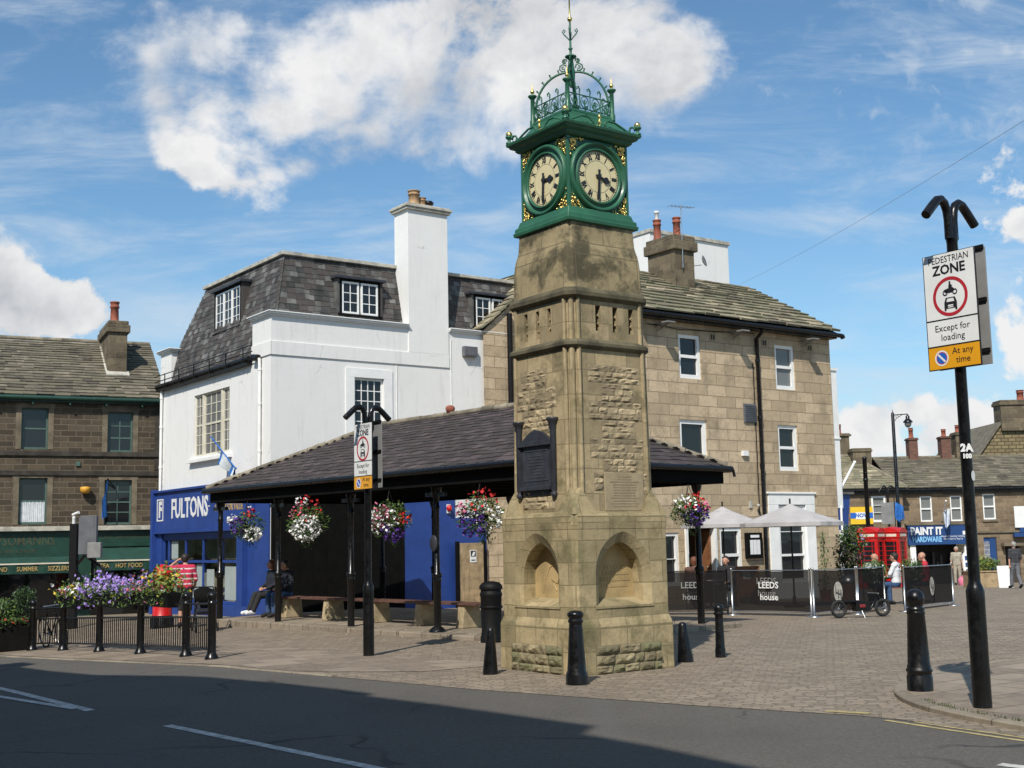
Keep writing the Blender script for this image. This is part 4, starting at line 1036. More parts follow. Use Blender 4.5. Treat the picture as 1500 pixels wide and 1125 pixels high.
dormer((fr_(8.15), 8.45, 0), mY, mX, 8.45 - 4.72, 8.45 - 2.74, 8.20, 9.48, .8, 3)
dormer((0, .315, 0), X, mY, 2.27, 3.60, 8.34, 9.36, .8, 2)
dormer((0, .315, 0), X, mY, 6.92, 8.25, 8.34, 9.36, .8, 2)
# chimney flush with the side wall
ch = MB(); ch.box(4.36, 5.76, -.033, .75, 7.312, 11.62); ch.box(4.36, 5.76, -.033, -.002, 6.7, 6.929) if False else None
co = ch.obj('chimney', W, wb, .008)
mb = MB(); mb.box(4.28, 5.84, -.11, .83, 11.62, 11.70); mb.box(4.24, 5.88, -.15, .87, 11.701, 11.77); mb.box(4.30, 5.82, -.09, .81, 11.771, 11.82); mb.obj('chimney_cap', M['pale_cap'], co, .01)
for x, r, h, m in ((4.82, .17, .52, 'buff_pot'), (5.10, .12, .34, 'buff_pot')):
    mb = MB(); stack_pot(mb, (x, .35, 11.81), r, h); mb.obj('chimney_pot', M[m], co)
mb = MB(); mb.lathe([(.07, 0), (.07, .13), (.14, .15), (.16, .22), (.12, .27), (.02, .29)], (5.34, .35, 11.81), 10); mb.obj('chimney_cowl', M['black_iron'], co)
# windows and joinery
o_ = (0, 0, 0); fo = (0, DW, 0)
window(wb, o_, X, mY, 2.56, 3.52, 4.55, 6.45, M['white_paint'], 4, 6, .06, .025, -.11, sill=M['white_paint'])
mb = MB(); bar(mb, o_, X, mY, 2.28, 2.555, 4.4, 6.46, .001, .03); bar(mb, o_, X, mY, 3.525, 3.80, 4.4, 6.46, .001, .03); bar(mb, o_, X, mY, 2.28, 3.80, 6.461, 6.72, .001, .032); mb.obj('window_surround', M['white_paint'], wb)
for a0, a1, c in ((DW - 5.50, DW - 4.93, 2), (DW - 4.80, DW - 3.50, 3), (DW - 3.37, DW - 2.80, 2)):
    window(wb, fo, mY, mX, a0, a1, 4.48, 6.37, M['cream_paint'], c, 6, .055, .025, -.11, pane=M['glass_pale'], mid=.06)
mb = MB()
for a in (DW - 4.93, DW - 3.50): bar(mb, fo, mY, mX, a + .002, a + .128, 4.48, 6.37, -.13, -.03)
mb.obj('window_mullion', M['cream_paint'], wb, .004)
mb = MB(); bar(mb, fo, mY, mX, DW - 5.72, DW - 2.58, 4.30, 4.40, .001, .14); bar(mb, fo, mY, mX, DW - 5.66, DW - 2.64, 4.401, 4.475, .001, .07); mb.obj('window_sill', M['white_paint'], wb, .006)
mb = MB(); mb.tube([(-.10, 1.20, 6.96), (-.10, 8.5, 6.96)], .085, 10); mb.box(-.16, -.001, 1.22, 8.45, 6.80, 6.875)
for k in range(6):
    y = 1.35 + k * 1.22; mb.box(-.235, -.21, y, y + .03, 6.86, 7.30); mb.box(-.21, -.002, y, y + .03, 6.872, 6.898)
for z in (7.10, 7.28): mb.tube([(-.224, .75, z), (-.224, 8.4, z)], .016, 6)
mb.tube([(-.1, .95, 6.96), (-.1, .60, 6.90)], .10, 8)
mb.obj('gutter_rail', M['black_iron'], wb)
mb = MB()
for y in (.58, 8.15):
    mb = MB(); mb.tube([(-.08, y, 6.9), (-.07, y, 6.6), (-.07, y, 3.45)], .045, 8)
    for z in (6.55, 5.6, 4.3): mb.tube([(-.07, y, z), (-.07, y, z + .07)], .058, 8)
    mb.obj('downpipe', M['white_paint'], wb)
mb = MB(); mb.tube([(3.95, -.012, 6.88), (3.95, -.012, 3.0)], .012, 6); mb.obj('cable_pipe', M['white_paint'], wb); mb = MB(); mb.tube([(5.84, -.012, 7.8), (5.84, -.012, 2.5)], .012, 6); mb.obj('cable_pipe', M['white_paint'], wb)
mb = MB(); mb.box(6.25, 6.72, -.16, -.001, 7.32, 7.62)
for k in range(4): mb.box(6.27 + k * .11, 6.35 + k * .11, -.172, -.161, 7.35, 7.59)
mb.obj('wall_vent', M['louvre'], wb)
# the blue shopfront
B = M['blue_shop']; mb = MB(); wall(mb, (0, DW, 0), mY, DW, -.6, 3.3, [(.45, 6.35, .12, 2.05), (6.75, 7.75, -.25, 2.05)], .16); mb.obj('shopfront', B, wb); mb = MB()
bar(mb, fo, mY, mX, .02, 7.55, 2.28, 3.50, .001, .12); bar(mb, fo, mY, mX, -.02, 7.57, 3.501, 3.57, .001, .20); bar(mb, fo, mY, mX, .0, 7.56, 2.20, 2.279, .001, .16)
bar(mb, fo, mY, mX, -.14, .019, -.6, 3.62, .001, .22); bar(mb, fo, mY, mX, 7.571, 8.44, -.6, 3.52, .001, .05)
fas = mb.obj('shop_fascia', B, wb, .008)
mb = MB()
bar(mb, fo, mY, mX, .02, 7.55, -.6, .10, .001, .06); bar(mb, fo, mY, mX, .02, .44, .101, 2.199, .001, .05); bar(mb, fo, mY, mX, 6.36, 6.74, .101, 2.199, .001, .06)
for a in (.452, .86, 2.28, 3.68, 5.06, 6.26): bar(mb, fo, mY, mX, a, a + .055, .121, 2.049, -.075, -.02)
bar(mb, fo, mY, mX, .452, 6.34, 1.29, 1.37, -.074, -.015); bar(mb, fo, mY, mX, .452, 6.34, .122, .21, -.074, -.012); bar(mb, fo, mY, mX, .452, 6.34, 1.99, 2.048, -.074, -.018)
bar(mb, fo, mY, mX, 6.76, 7.74, -.25, 2.03, -.15, -.10)
mb.obj('shop_frame', B, wb, .004)
mb = MB(); mb.quad((.08, DW - .455, .125), (.08, DW - 6.33, .125), (.08, DW - 6.33, 2.045), (.08, DW - .455, 2.045)); mb.obj('shop_glass', M['glass_clear'], wb)
mb = MB(); bar(mb, fo, mY, mX, .3, 6.5, -.2, 2.15, -1.9, -1.86); bar(mb, fo, mY, mX, .3, 6.5, -.2, -.16, -1.86, -.17); bar(mb, fo, mY, mX, .3, 6.5, 2.12, 2.16, -1.86, -.17); bar(mb, fo, mY, mX, .26, .3, -.2, 2.16, -1.9, -.17); bar(mb, fo, mY, mX, 6.5, 6.54, -.2, 2.16, -1.9, -.17)
for k in range(11):
    a = .5 + k * .53; bar(mb, fo, mY, mX, a, a + .46, -.15, rnd.uniform(.5, 1.15), -1.2, -.7)
mb.obj('shop_interior', M['interior_pale'], wb)
for a0, a1, z0, z1 in ((.95, 1.75, .25, 1.22), (1.85, 2.2, .5, 1.2), (2.5, 3.0, .24, .9), (3.05, 3.6, .4, 1.25), (3.85, 4.4, .24, 1.1), (5.2, 6.2, .24, 1.2), (.95, 1.5, 1.42, 1.95)): mb = MB(); bar(mb, fo, mY, mX, a0, a1, z0, z1, -.11, -.10); mb.obj('window_poster', M['sign_white'], wb)
mb = MB(); mb.box(4.15, 5.9, -.03, -.001, -.6, 3.3); mb.box(5.901, 8.0, -.029, -.001, -.6, 2.46); mb.obj('blue_dado', B, wb)
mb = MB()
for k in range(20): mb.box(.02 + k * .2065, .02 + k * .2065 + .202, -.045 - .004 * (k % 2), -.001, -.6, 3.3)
mb.obj('painted_shade_boards', M['black_wood'], wb)  # shelter's shade on the blue wall, put in as added black boards
FC = Vector((-.122, DW, 0))
mb = MB(); text_geo(mb, 'FULTONS', .84, FC + mY * 2.95 + UP * 2.93, mY, UP, sx=.82, off=.016, ext=.01); bar(mb, FC, mY, mX, 4.45, 4.58, 2.93, 2.96, 0.001, .01); bar(mb, FC, mY, mX, 7.28, 7.5, 2.80, 2.84, 0.001, .01)
mb.obj('shop_lettering', M['sign_white'], fas)
mb = MB(); text_geo(mb, 'FAMOUS FOR VALUE', .26, FC + mY * 5.95 + UP * 2.86, mY, UP, sx=.82, off=.004, ext=.008); mb.obj('gold_lettering', M['gold_paint'], fas)
mb = MB(); bar(mb, FC, mY, mX, .22, .27, 2.60, 3.30, 0.001, .012); bar(mb, FC, mY, mX, .72, .77, 2.60, 3.30, 0.001, .012); bar(mb, FC, mY, mX, .271, .719, 3.26, 3.30, 0.001, .012); bar(mb, FC, mY, mX, .271, .719, 2.60, 2.64, 0.001, .012)
text_geo(mb, 'F', .68, FC + mY * .50 + UP * 2.94, mY, UP, off=.03, sx=.8, ext=.012); mb.obj('letter_badge', M['sign_white'], fas)

# --- stone cafe building: long front with a gabled wing on its left
HX, HY = xy(18.5, 27.0); D_ = HX, HY
hs = thing('stone_cafe', 'three storey sandstone cafe with white sash windows, stone slate roof and black downpipe', 'building', (HX, HY, 0), ANG)
LH_ = 14.15; EH = 8.36
holes = [(7.26, 8.18, 6.51, 7.86), (11.47, 12.40, 6.41, 7.86), (7.18, 8.31, 4.0, 5.26), (11.45, 12.37, 3.8, 5.26), (11.0, 12.86, -.1, 2.96), (7.32, 8.42, -.4, 2.02), (8.66, 9.60, .35, 2.02), (6.15, 6.98, .35, 1.9), (2.2, 3.1, 4.1, 5.4)]
mb = MB(); x0h = 5.5
holes = [h for h in holes if h[0] > x0h]
wall(mb, (x0h, 0, 0), X, LH_ - x0h, -.6, EH, [(h[0] - x0h, h[1] - x0h, h[2], h[3]) for h in holes], .17)
mb.add([(x0h, 7.2, -.6), (x0h, 0, -.6), (x0h, 0, EH), (x0h, 3.6, 10.55), (x0h, 7.2, EH)], [(0, 1, 2, 3, 4)])
wall(mb, (2.78, 3.85, 0), X, 5.2, -.6, 8.15, [], .17); mb.add([(2.78, 3.85, 8.15), (7.98, 3.85, 8.15), (5.38, 3.85, 10.4)], [(0, 1, 2)]); mb.add([(LH_, 0, -.6), (LH_, 7.2, -.6), (LH_, 7.2, EH), (LH_, 3.6, 10.55), (LH_, 0, EH)], [(0, 1, 2, 3, 4)]); mb.quad((LH_, 7.2, -.6), (2.78, 7.2, -.6), (2.78, 7.2, EH), (LH_, 7.2, EH))
mb.obj('wall', M['house_stone'], hs)
mb = MB(); mb.add([(5.4, -.34, 8.37), (14.28, -.34, 8.37), (14.28, 3.6, 10.56), (5.4, 3.6, 10.56), (14.28, 7.5, 8.37), (5.4, 7.5, 8.37), (5.4, -.34, 8.30), (14.28, -.34, 8.30), (14.28, 7.5, 8.3), (5.4, 7.5, 8.3)], [(0, 1, 2, 3), (2, 4, 5, 3), (0, 6, 7, 1), (6, 9, 8, 7)])
mb.add([(2.72, 3.78, 8.16), (5.38, 3.78, 10.46), (8.04, 3.78, 8.16), (2.72, 7.4, 8.16), (5.38, 7.4, 10.46), (8.04, 7.4, 8.16)], [(0, 3, 4, 1), (1, 4, 5, 2)])
rf = mb.obj('roof', M['underroof'], hs)
mb = MB(); rs = random.Random(31); Hs = math.hypot(3.94, 2.19)
slates(mb, (5.4, -.36, 8.40), X, (0, 3.94, 2.19), lambda t: rs.uniform(-.02, .02), lambda t: 8.90 + rs.uniform(-.05, .05), Hs, .40, .35, .85, .055, .5, rs)
Hw = math.hypot(2.66, 2.3); slates(mb, (2.70, 7.4, 8.17), mY, (2.66, 0, 2.3), lambda t: 0, lambda t: 3.66, Hw, .33, .3, .7, .04, .5, rs)
mb.obj('stone_slates', M['slate_stone'], rf)
mb = MB()
for i in range(21): mb.tube([(5.45 + i * .42, 3.6, 10.58), (5.86 + i * .42, 3.6, 10.58 + rs.uniform(-.01, .015))], .10, 6)
mb.obj('ridge_tiles', M['ridge'], rf)
mb = MB(); mb.tube([(5.4, -.42, 8.30), (14.30, -.42, 8.30)], .075, 8); mb.box(5.5, 14.15, -.34, -.001, 8.20, 8.30); mb.tube([(14.30, -.42, 8.32), (14.36, -.42, 8.22)], .08, 8); gu = mb.obj('gutter', M['black_iron'], hs)
mb = MB(); mb.tube([(10.57, -.42, 8.28), (10.57, -.3, 8.1), (10.57, -.09, 7.95), (10.57, -.09, 2.9), (10.57, -.09, -.2)], .062, 8)
for z in (7.2, 5.4, 3.9, 2.2): mb.tube([(10.57, -.09, z), (10.57, -.09, z + .10)], .082, 8)
mb.tube([(10.42, -.03, 7.2), (10.42, -.03, 2.4)], .016, 5)
mb.obj('downpipe', M['black_iron'], hs)
mb = MB(); mb.tube([(3.72, 3.76, 8.75), (3.72, 3.76, 2.5)], .085, 8); mb.obj('soil_pipe', M['black_dull'], hs)
mb = MB(); mb.tube([(4.18, 3.78, 7.25), (4.18, 3.78, 3.0)], .06, 8); mb.obj('white_pipe', M['white_paint'], hs)
WP = M['white_paint']
window(hs, o_, X, mY, 7.26, 8.18, 6.51, 7.86, WP, 1, 2, .11, .02, -.15, mid=.09, proud=.10)
window(hs, o_, X, mY, 11.47, 12.40, 6.41, 7.86, WP, 1, 2, .11, .02, -.15, mid=.09, proud=.10, pane=M['glass_pale'])
window(hs, o_, X, mY, 7.18, 8.31, 4.0, 5.26, WP, 1, 1, .12, .02, -.15, proud=.10)
window(hs, o_, X, mY, 11.45, 12.37, 3.8, 5.26, WP, 1, 2, .11, .02, -.15, mid=.09, proud=.10)
window(hs, o_, X, mY, 6.15, 6.98, .35, 1.9, WP, 1, 2, .10, .02, -.14, proud=.11)
window(hs, o_, X, mY, 8.66, 9.60, .35, 2.02, WP, 1, 2, .10, .02, -.14, proud=.11, mid=.09)
window(hs, o_, X, mY, 11.30, 12.56, .30, 2.70, WP, 1, 3, .09, .02, -.14, proud=.11, mid=.07, pane=M['glass'])
mb = MB(); bar(mb, o_, X, mY, 10.84, 11.298, -.3, 2.72, -.15, .03); bar(mb, o_, X, mY, 12.562, 13.0, -.3, 2.72, -.15, .03); bar(mb, o_, X, mY, 10.84, 13.0, 2.721, 3.06, -.15, .032); bar(mb, o_, X, mY, 11.30, 12.56, -.3, .298, -.15, .028); bar(mb, o_, X, mY, 10.78, 13.06, 3.061, 3.12, -.15, .07)
mb.obj('window_surround', WP, hs, .012)
mb = MB(); bar(mb, o_, X, mY, 7.22, 7.33, -.3, 2.04, -.16, .05); bar(mb, o_, X, mY, 8.41, 8.52, -.3, 2.04, -.16, .05); bar(mb, o_, X, mY, 7.22, 8.52, 2.041, 2.16, -.16, .05)
df = mb.obj('door_frame', WP, hs, .006)
mb = MB(); bar(mb, o_, X, mY, 7.34, 8.40, -.3, 2.04, -.9, -.88); mb.obj('doorway', M['interior'], hs)
mb = MB(); mb.obox((8.36, .50, .85), (.025, 0, 0), (0, .40, 0), (0, 0, 1.12)); d_ = mb.obj('door', M['wood_brown'], hs, .004)
mb = MB(); mb.ball((8.32, .2, .85), .03, 8); mb.obj('handle', M['steel'], d_)
mb = MB(); bar(mb, o_, X, mY, 9.72, 10.38, 1.08, 1.86, .001, .13); mc = mb.obj('menu_case', M['black_wood'], hs, .01)
mb = MB()
for k in range(3): bar(mb, o_, X, mY, 9.83 + k * .15, 9.965 + k * .15, 1.2, 1.64, .131, .136)
bar(mb, o_, X, mY, 9.86, 10.24, 1.71, 1.79, .131, .136); mb.obj('menu_sheets', M['sign_white'], mc)
mb = MB(); bar(mb, o_, X, mY, 9.92, 10.46, 5.27, 5.86, .001, .05)
for k in range(9): bar(mb, o_, X, mY, 9.95, 10.43, 5.31 + k * .06, 5.335 + k * .06, .051, .075)
mb.obj('louvre_vent', M['louvre'], hs)
mb = MB(); bar(mb, o_, X, mY, 9.74, 9.98, 4.22, 4.38, .001, .10); mb.obj('alarm_box', M['sign_white'], hs, .008)
mb = MB(); bar(mb, o_, X, mY, 9.98, 10.10, 2.62, 2.84, .001, .04); mb.lathe([(.0, 0), (.06, .02), (.05, .09), (.001, .11)], (10.28, -.12, 2.64), 8); mb.obj('wall_lamp', M['pale_cap'], hs)
for x in (6.42, 9.55, 12.78):
    mb = MB(); mb.box(x - .16, x + .16, -.62, -.36, 8.04, 8.075); mb.tube([(x - .1, -.005, 7.95), (x - .1, -.36, 8.05)], .012, 5); mb.tube([(x + .1, -.005, 7.95), (x + .1, -.36, 8.05)], .012, 5); mb.tube([(x, -.005, 7.86), (x, -.56, 8.03)], .014, 5); mb.box(x - .13, x + .13, -.35, -.02, 8.05, 8.07)
    mb.obj('floodlight_arm', M['grey_metal'], hs)
for x in (8.70, 11.0, 13.15):
    mb = MB(); bar(mb, o_, X, mY, x - .12, x + .12, 7.74, 7.98, .001, .02); q = mb.obj('air_brick', M['tablet'], hs)
    mb = MB(); bar(mb, o_, X, mY, x - .08, x - .02, 7.78, 7.94, .021, .026); bar(mb, o_, X, mY, x + .02, x + .08, 7.78, 7.94, .021, .026); mb.obj('vent_slots', M['underroof'], q)
mb = MB(); pts = [(6.0, -.05, 8.05), (7.2, -.05, 7.98), (8.4, -.05, 8.02), (9.5, -.06, 8.08), (10.5, -.06, 8.12)]; mb.tube(pts, .012, 5); mb.obj('cable', M['black_dull'], hs)
c_ = chimney(hs, 9.42, 10.32, 2.3, 3.6, 9.2, 11.72, M['chimney_stone'], .52, [(9.62, 3.3, .13, .72), (9.95, 2.7, .13, .72)], M['chimney_stone'], .10)
mb = MB(); mb.lathe([(.07, 0), (.07, .26), (.09, .27), (.09, .33), (.07, .34)], (9.62, 3.3, 12.40), 10); mb.obj('chimney_cowl', M['sign_white'], c_)
mb = MB(); mb.prism([(9.32, 2.12, 9.56), (10.42, 2.12, 9.56), (10.42, 2.35, 9.82), (9.32, 2.35, 9.82)], (0, -.01, .06)); mb.prism([(9.30, 2.2, 9.62), (9.40, 2.2, 9.62), (9.40, 3.5, 10.45), (9.30, 3.5, 10.45)], (0, -.02, .05)); mb.obj('lead_flashing', M['pale_cap'], c_)
mb = MB(); mb.tube([(9.72, 2.22, 10.6), (9.72, 2.22, 12.75)], .018, 6)
mb.tube([(9.2, 2.22, 12.62), (10.2, 2.1, 12.66)], .01, 5)
for k in range(7): mb.tube([(9.22 + k * .15, 2.21 - k * .017 - .14, 12.62 + k * .006), (9.22 + k * .15, 2.21 - k * .017 + .14, 12.62 + k * .006)], .007, 4)
tag(mb.obj('tv_aerial', M['steel'], None), 'thin television aerial on a pole strapped to the stone chimney', 'aerial'); bpy.data.objects['tv_aerial'].location = (HX, HY, 0); bpy.data.objects['tv_aerial'].rotation_euler = (0, 0, ANG)
sd = thing('satellite_dish', 'small satellite dish on an arm at the right of the stone chimney', 'dish', (HX, HY, 0), ANG)
mb = MB(); mb.tube([(10.33, 2.35, 10.75), (10.62, 2.3, 10.8), (10.66, 2.3, 10.92)], .015, 5); mb.obj('arm', M['steel'], sd)
mb = MB(); mb.lathe([(.01, 0), (.10, .012), (.17, .04), (.20, .07), (.195, .075), (.1, .025), (.01, .012)], (0, 0, 0), 14); o = mb.obj('dish', M['grey_metal'], sd); o.location = (10.66, 2.25, 10.92); o.rotation_euler = (R(75), 0, R(30))

# white block rising behind the stone roof, and the white and blue corner building on its right
bk = thing('rear_white_block', 'plain white rendered block rising behind the stone slate roof', 'building', (*xy(31.0, 36.0), 0), ANG)
mb = MB(); mb.box(2.0, 6.4, 0, 3.2, -.8, 13.90); mb.obj('wall', W, bk)
mb = MB(); mb.box(1.95, 6.47, -.07, 3.27, 13.901, 14.05); mb.obj('coping', M['pale_cap'], bk, .01)
cb = thing('corner_building', 'narrow white and blue shop building at the right end of the stone cafe', 'building', (HX, HY, 0), ANG)
mb = MB(); mb.box(14.16, 14.58, .12, 5, 2.62, 7.2); mb.box(14.155, 14.62, .08, 5, 7.201, 7.30); mb.box(14.16, 14.61, .09, .119, 4.9, 4.96); mb.box(14.16, 14.5, .13, 5, -.6, 1.9); mb.obj('wall', M['white_paint'], cb, .006)
mb = MB(); mb.tube([(14.30, -.02, 2.7), (14.25, -.05, 2.4), (14.28, -.05, -.3)], .04, 6); mb.obj('downpipe', M['white_paint'], cb)
mb = MB(); mb.add([(14.585, .2, 1.2), (14.72, .2, 1.2), (15.06, .2, 3.08), (14.585, .2, 3.08), (14.585, 5, 1.2), (14.72, 5, 1.2), (15.06, 5, 3.08), (14.585, 5, 3.08)], [(0, 1, 2, 3), (5, 4, 7, 6), (1, 5, 6, 2), (3, 2, 6, 7), (0, 4, 5, 1)]); mb.box(14.16, 14.499, .14, 5, 1.901, 2.60); mb.box(14.501, 14.72, .3, 5, -.6, 1.19)
f_ = mb.obj('shop_fascia', B, cb, .01)
mb = MB(); mb.box(14.622, 15.14, .1, 5.1, 3.081, 3.16); mb.obj('fascia_cap', M['slate_grey'], cb)
mb = MB(); text_geo(mb, 'U', .22, (14.74, .195, 1.85), X, UP, off=.015); mb.obj('lettering', M['sign_white'], f_)
mb = MB(); mb.tube([(14.62, .6, 2.75), (15.25, .1, 4.15)], .045, 8); mb.ball((15.25, .1, 4.15), .06, 8); fp = mb.obj('flagpole', M['white_paint'], cb)

# --- dark stone terrace on the left
TA = R(25.7); T0 = at(238, 800, 42.5)
te = thing('stone_terrace', 'sooty stone terrace with green sash windows, stone slate roof and green shop awnings', 'building', (T0.x, T0.y, 0), TA)
XL = -10.5
holes = [(-4.58, -3.75, 5.06, 6.42), (-1.87, -1.04, 5.0, 6.36), (-4.60, -3.73, 2.6, 4.12), (-1.93, -1.04, 2.57, 4.06), (-7.6, -6.75, 5.06, 6.42), (-7.6, -6.75, 2.6, 4.12)]
mb = MB(); wall(mb, (XL, 0, 0), X, -XL, -1.2, 6.75, [(a - XL, b - XL, c, d) for a, b, c, d in holes], .2)
mb.quad((0, 0, -1.2), (0, 7, -1.2), (0, 7, 6.75), (0, 0, 6.75)); mb.add([(0, 0, 6.75), (0, 7, 6.75), (0, 3.5, 9.15)], [(0, 1, 2)]); mb.quad((XL, 7, -1.2), (XL, 0, -1.2), (XL, 0, 6.75), (XL, 7, 6.75))
mb.obj('wall', M['terrace_stone'], te)
for a, b, c, d in holes: mb = MB(); bar(mb, o_, X, mY, a - .17, a, c, d, .001, .014); bar(mb, o_, X, mY, b, b + .17, c, d, .001, .014); bar(mb, o_, X, mY, a - .2, b + .2, d, d + .24, .001, .016); mb.obj('window_dressing', M['terrace_dress'], te)
mb = MB(); bar(mb, o_, X, mY, -.16, -.002, 2.5, 6.5, .001, .012); mb.obj('quoin_strip', M['terrace_dress'], te)
for q in ((XL, 0, 4.84, 5.0, .001, .07), (XL, 0, 4.20, 4.36, .001, .06), (XL, 0, 6.58, 6.70, .001, .12), (-.32, -.002, 4.4, 6.5, .013, .022)): mb = MB(); bar(mb, o_, X, mY, *q); mb.obj('string_course', M['sooty_band'], te, .01)
mb = MB(); mb.add([(XL, -.2, 6.77), (.05, -.2, 6.77), (.05, 3.5, 9.2), (XL, 3.5, 9.2), (.05, 7.1, 6.77), (XL, 7.1, 6.77)], [(0, 1, 2, 3), (2, 4, 5, 3)]); rf = mb.obj('roof', M['underroof'], te)
mb = MB(); rs = random.Random(41); Ht = math.hypot(3.72, 2.43); slates(mb, (XL, -.24, 6.80), X, (0, 3.7, 2.43), lambda t: 0, lambda t: 10.55, Ht, .235, .25, .6, .034, .5, rs); mb.obj('stone_slates', M['slate_brown'], rf)
mb = MB()
for i in range(17): mb.tube([(XL + i * .62, 3.48, 9.27), (XL + .61 + i * .62, 3.48, 9.27)], .10, 6)
mb.obj('ridge_tiles', M['ridge'], rf)
mb = MB(); bar(mb, (0, 3.4, 0), X, mY, XL, 0, 9.12, 9.2, 0, .09); mb.obj('ridge_mortar', M['pale_cap'], rf)
mb = MB(); mb.tube([(XL, -.27, 6.74), (.0, -.27, 6.74)], .075, 8); mb.box(XL, 0, -.2, -.121, 6.62, 6.72)
for i in range(9): mb.box(XL + .4 + i * 1.16, XL + .46 + i * 1.16, -.25, -.001, 6.52, 6.60)
mb.obj('gutter', M['dkgreen'], te)
for i, (a, b, c, d) in enumerate(holes):
    window(te, o_, X, mY, a, b, c, d, M['sash_green'], 2 if i in (1, 3) else 1, 4 if i == 3 else (3 if i == 1 else 2), .06, .035, -.16, mid=.05)
mb = MB()
for k in range(13): x = -4.52 + k * .058; mb.box(x, x + .052, .118 + .012 * (k % 2), .13 + .012 * (k % 2), 2.68, 3.34)
mb.obj('net_curtain', M['flag_white'], te)
mb = MB(); bar(mb, o_, X, mY, -2.86, -2.72, 4.52, 4.66, .001, .05); mb.obj('wall_box', M['sash_green'], te)
c_ = chimney(te, -1.72, -1.10, 1.25, 3.6, 7.2, 9.72, M['chimney_stone'], .42, [(-1.42, 2.2, .15, .85)], M['chimney_stone'], .09)
mb = MB(); mb.prism([(-1.80, 1.12, 7.72), (-1.02, 1.12, 7.72), (-1.02, 1.30, 7.88), (-1.80, 1.30, 7.88)], (0, -.02, .06)); mb.prism([(-1.80, 1.2, 7.76), (-1.74, 1.2, 7.76), (-1.74, 3.2, 9.06), (-1.80, 3.2, 9.06)], (0, -.02, .05)); mb.obj('lead_flashing', M['pale_cap'], c_)
DG = M['dkgreen']
mb = MB(); bar(mb, o_, X, mY, XL, 0, 2.38, 2.50, .001, .30); bar(mb, o_, X, mY, XL, 0, 2.501, 2.53, .001, .22); mb.obj('shop_cornice', M['pale_cap'], te, .01)
mb = MB(); bar(mb, o_, X, mY, XL, -3.0, 1.62, 2.379, .001, .14); bar(mb, o_, X, mY, XL, -3.0, 1.54, 1.619, .001, .22); bar(mb, o_, X, mY, -2.3, -.1, 1.95, 2.379, .001, .14); bar(mb, o_, X, mY, -2.3, -.1, 1.84, 1.949, .001, .2); bar(mb, o_, X, mY, -2.99, -2.31, -1.2, 2.3, .001, .12); bar(mb, o_, X, mY, -.1, -.001, -1.2, 2.37, .001, .16)
f_ = mb.obj('shop_fascia', DG, te, .006)
mb = MB(); text_geo(mb, 'NEWSOMANNS', .42, (-4.65, -.143, 2.06), X, UP, sx=.8, off=.004); text_geo(mb, 'BUTCHERS & BAKERS', .17, (-4.7, -.143, 1.74), X, UP, sx=.85); text_geo(mb, 'CAFE SANDWICHES', .24, (-1.2, -.143, 2.17), X, UP, sx=.8); mb.obj('fascia_lettering', plain('faded_lettering', (.055, .062, .032), .6), f_)
mb = MB(); bar(mb, o_, X, mY, XL, -3.0, -1.2, 1.53, .001, .03); bar(mb, o_, X, mY, -2.3, -.1, -1.2, 1.83, .001, .03); mb.obj('shop_window', M['glass'], te)
def awning(x0, x1, zt, zb, out, txt, tx):
    mb = MB(); mb.add([(x0, -.16, zt), (x1, -.16, zt), (x1, -out, zb), (x0, -out, zb), (x0, -.16, zt - .03), (x1, -.16, zt - .03), (x1, -out, zb - .03), (x0, -out, zb - .03)], [(3, 2, 1, 0), (4, 5, 6, 7), (0, 1, 5, 4), (1, 2, 6, 5), (3, 0, 4, 7)])
    a = mb.obj('awning', M['awning_green'], te)
    mb = MB(); n = int((x1 - x0) / .1); vs = []
    for i in range(n + 1):
        x = x0 + (x1 - x0) * i / n; y = -out - .012 * math.sin(i * 1.3)
        vs += [(x, y, zb - .005), (x, y - .006, zb - .31)]
    mb.add(vs, [(2 * i, 2 * i + 1, 2 * i + 3, 2 * i + 2) for i in range(n)]); mb.obj('valance', DG, a)
    mb = MB(); mb.box(x0, x1, -out - .03, -out + .005, zb - .02, zb + .025); mb.obj('awning_bar', M['cream_paint'], a)
    mb = MB()
    for s_, c in txt: text_geo(mb, s_, .20, (c, -out - .022, zb - .165), X, UP, sx=.82, off=.002)
    mb.obj('awning_lettering', M['gold_paint'], a)
    mb = MB(); mb.tube([(x0 + .05, -.2, zb - .4), (x0 + .05, -out + .02, zb - .03)], .02, 5); mb.tube([(x1 - .05, -.2, zb - .4), (x1 - .05, -out + .02, zb - .03)], .02, 5); mb.obj('awning_arm', M['black_iron'], a)
awning(-9.8, -2.98, 1.56, 1.34, 1.1, [('SUMMER', -4.36), ('SIZZLERS', -3.42), ('AND', -5.12)], 0)
te_a = awning(-2.26, -.30, 1.80, 1.38, 1.1, [('TEA', -2.02), ('HOT FOOD', -1.25), ('CO', -.45)], 0)

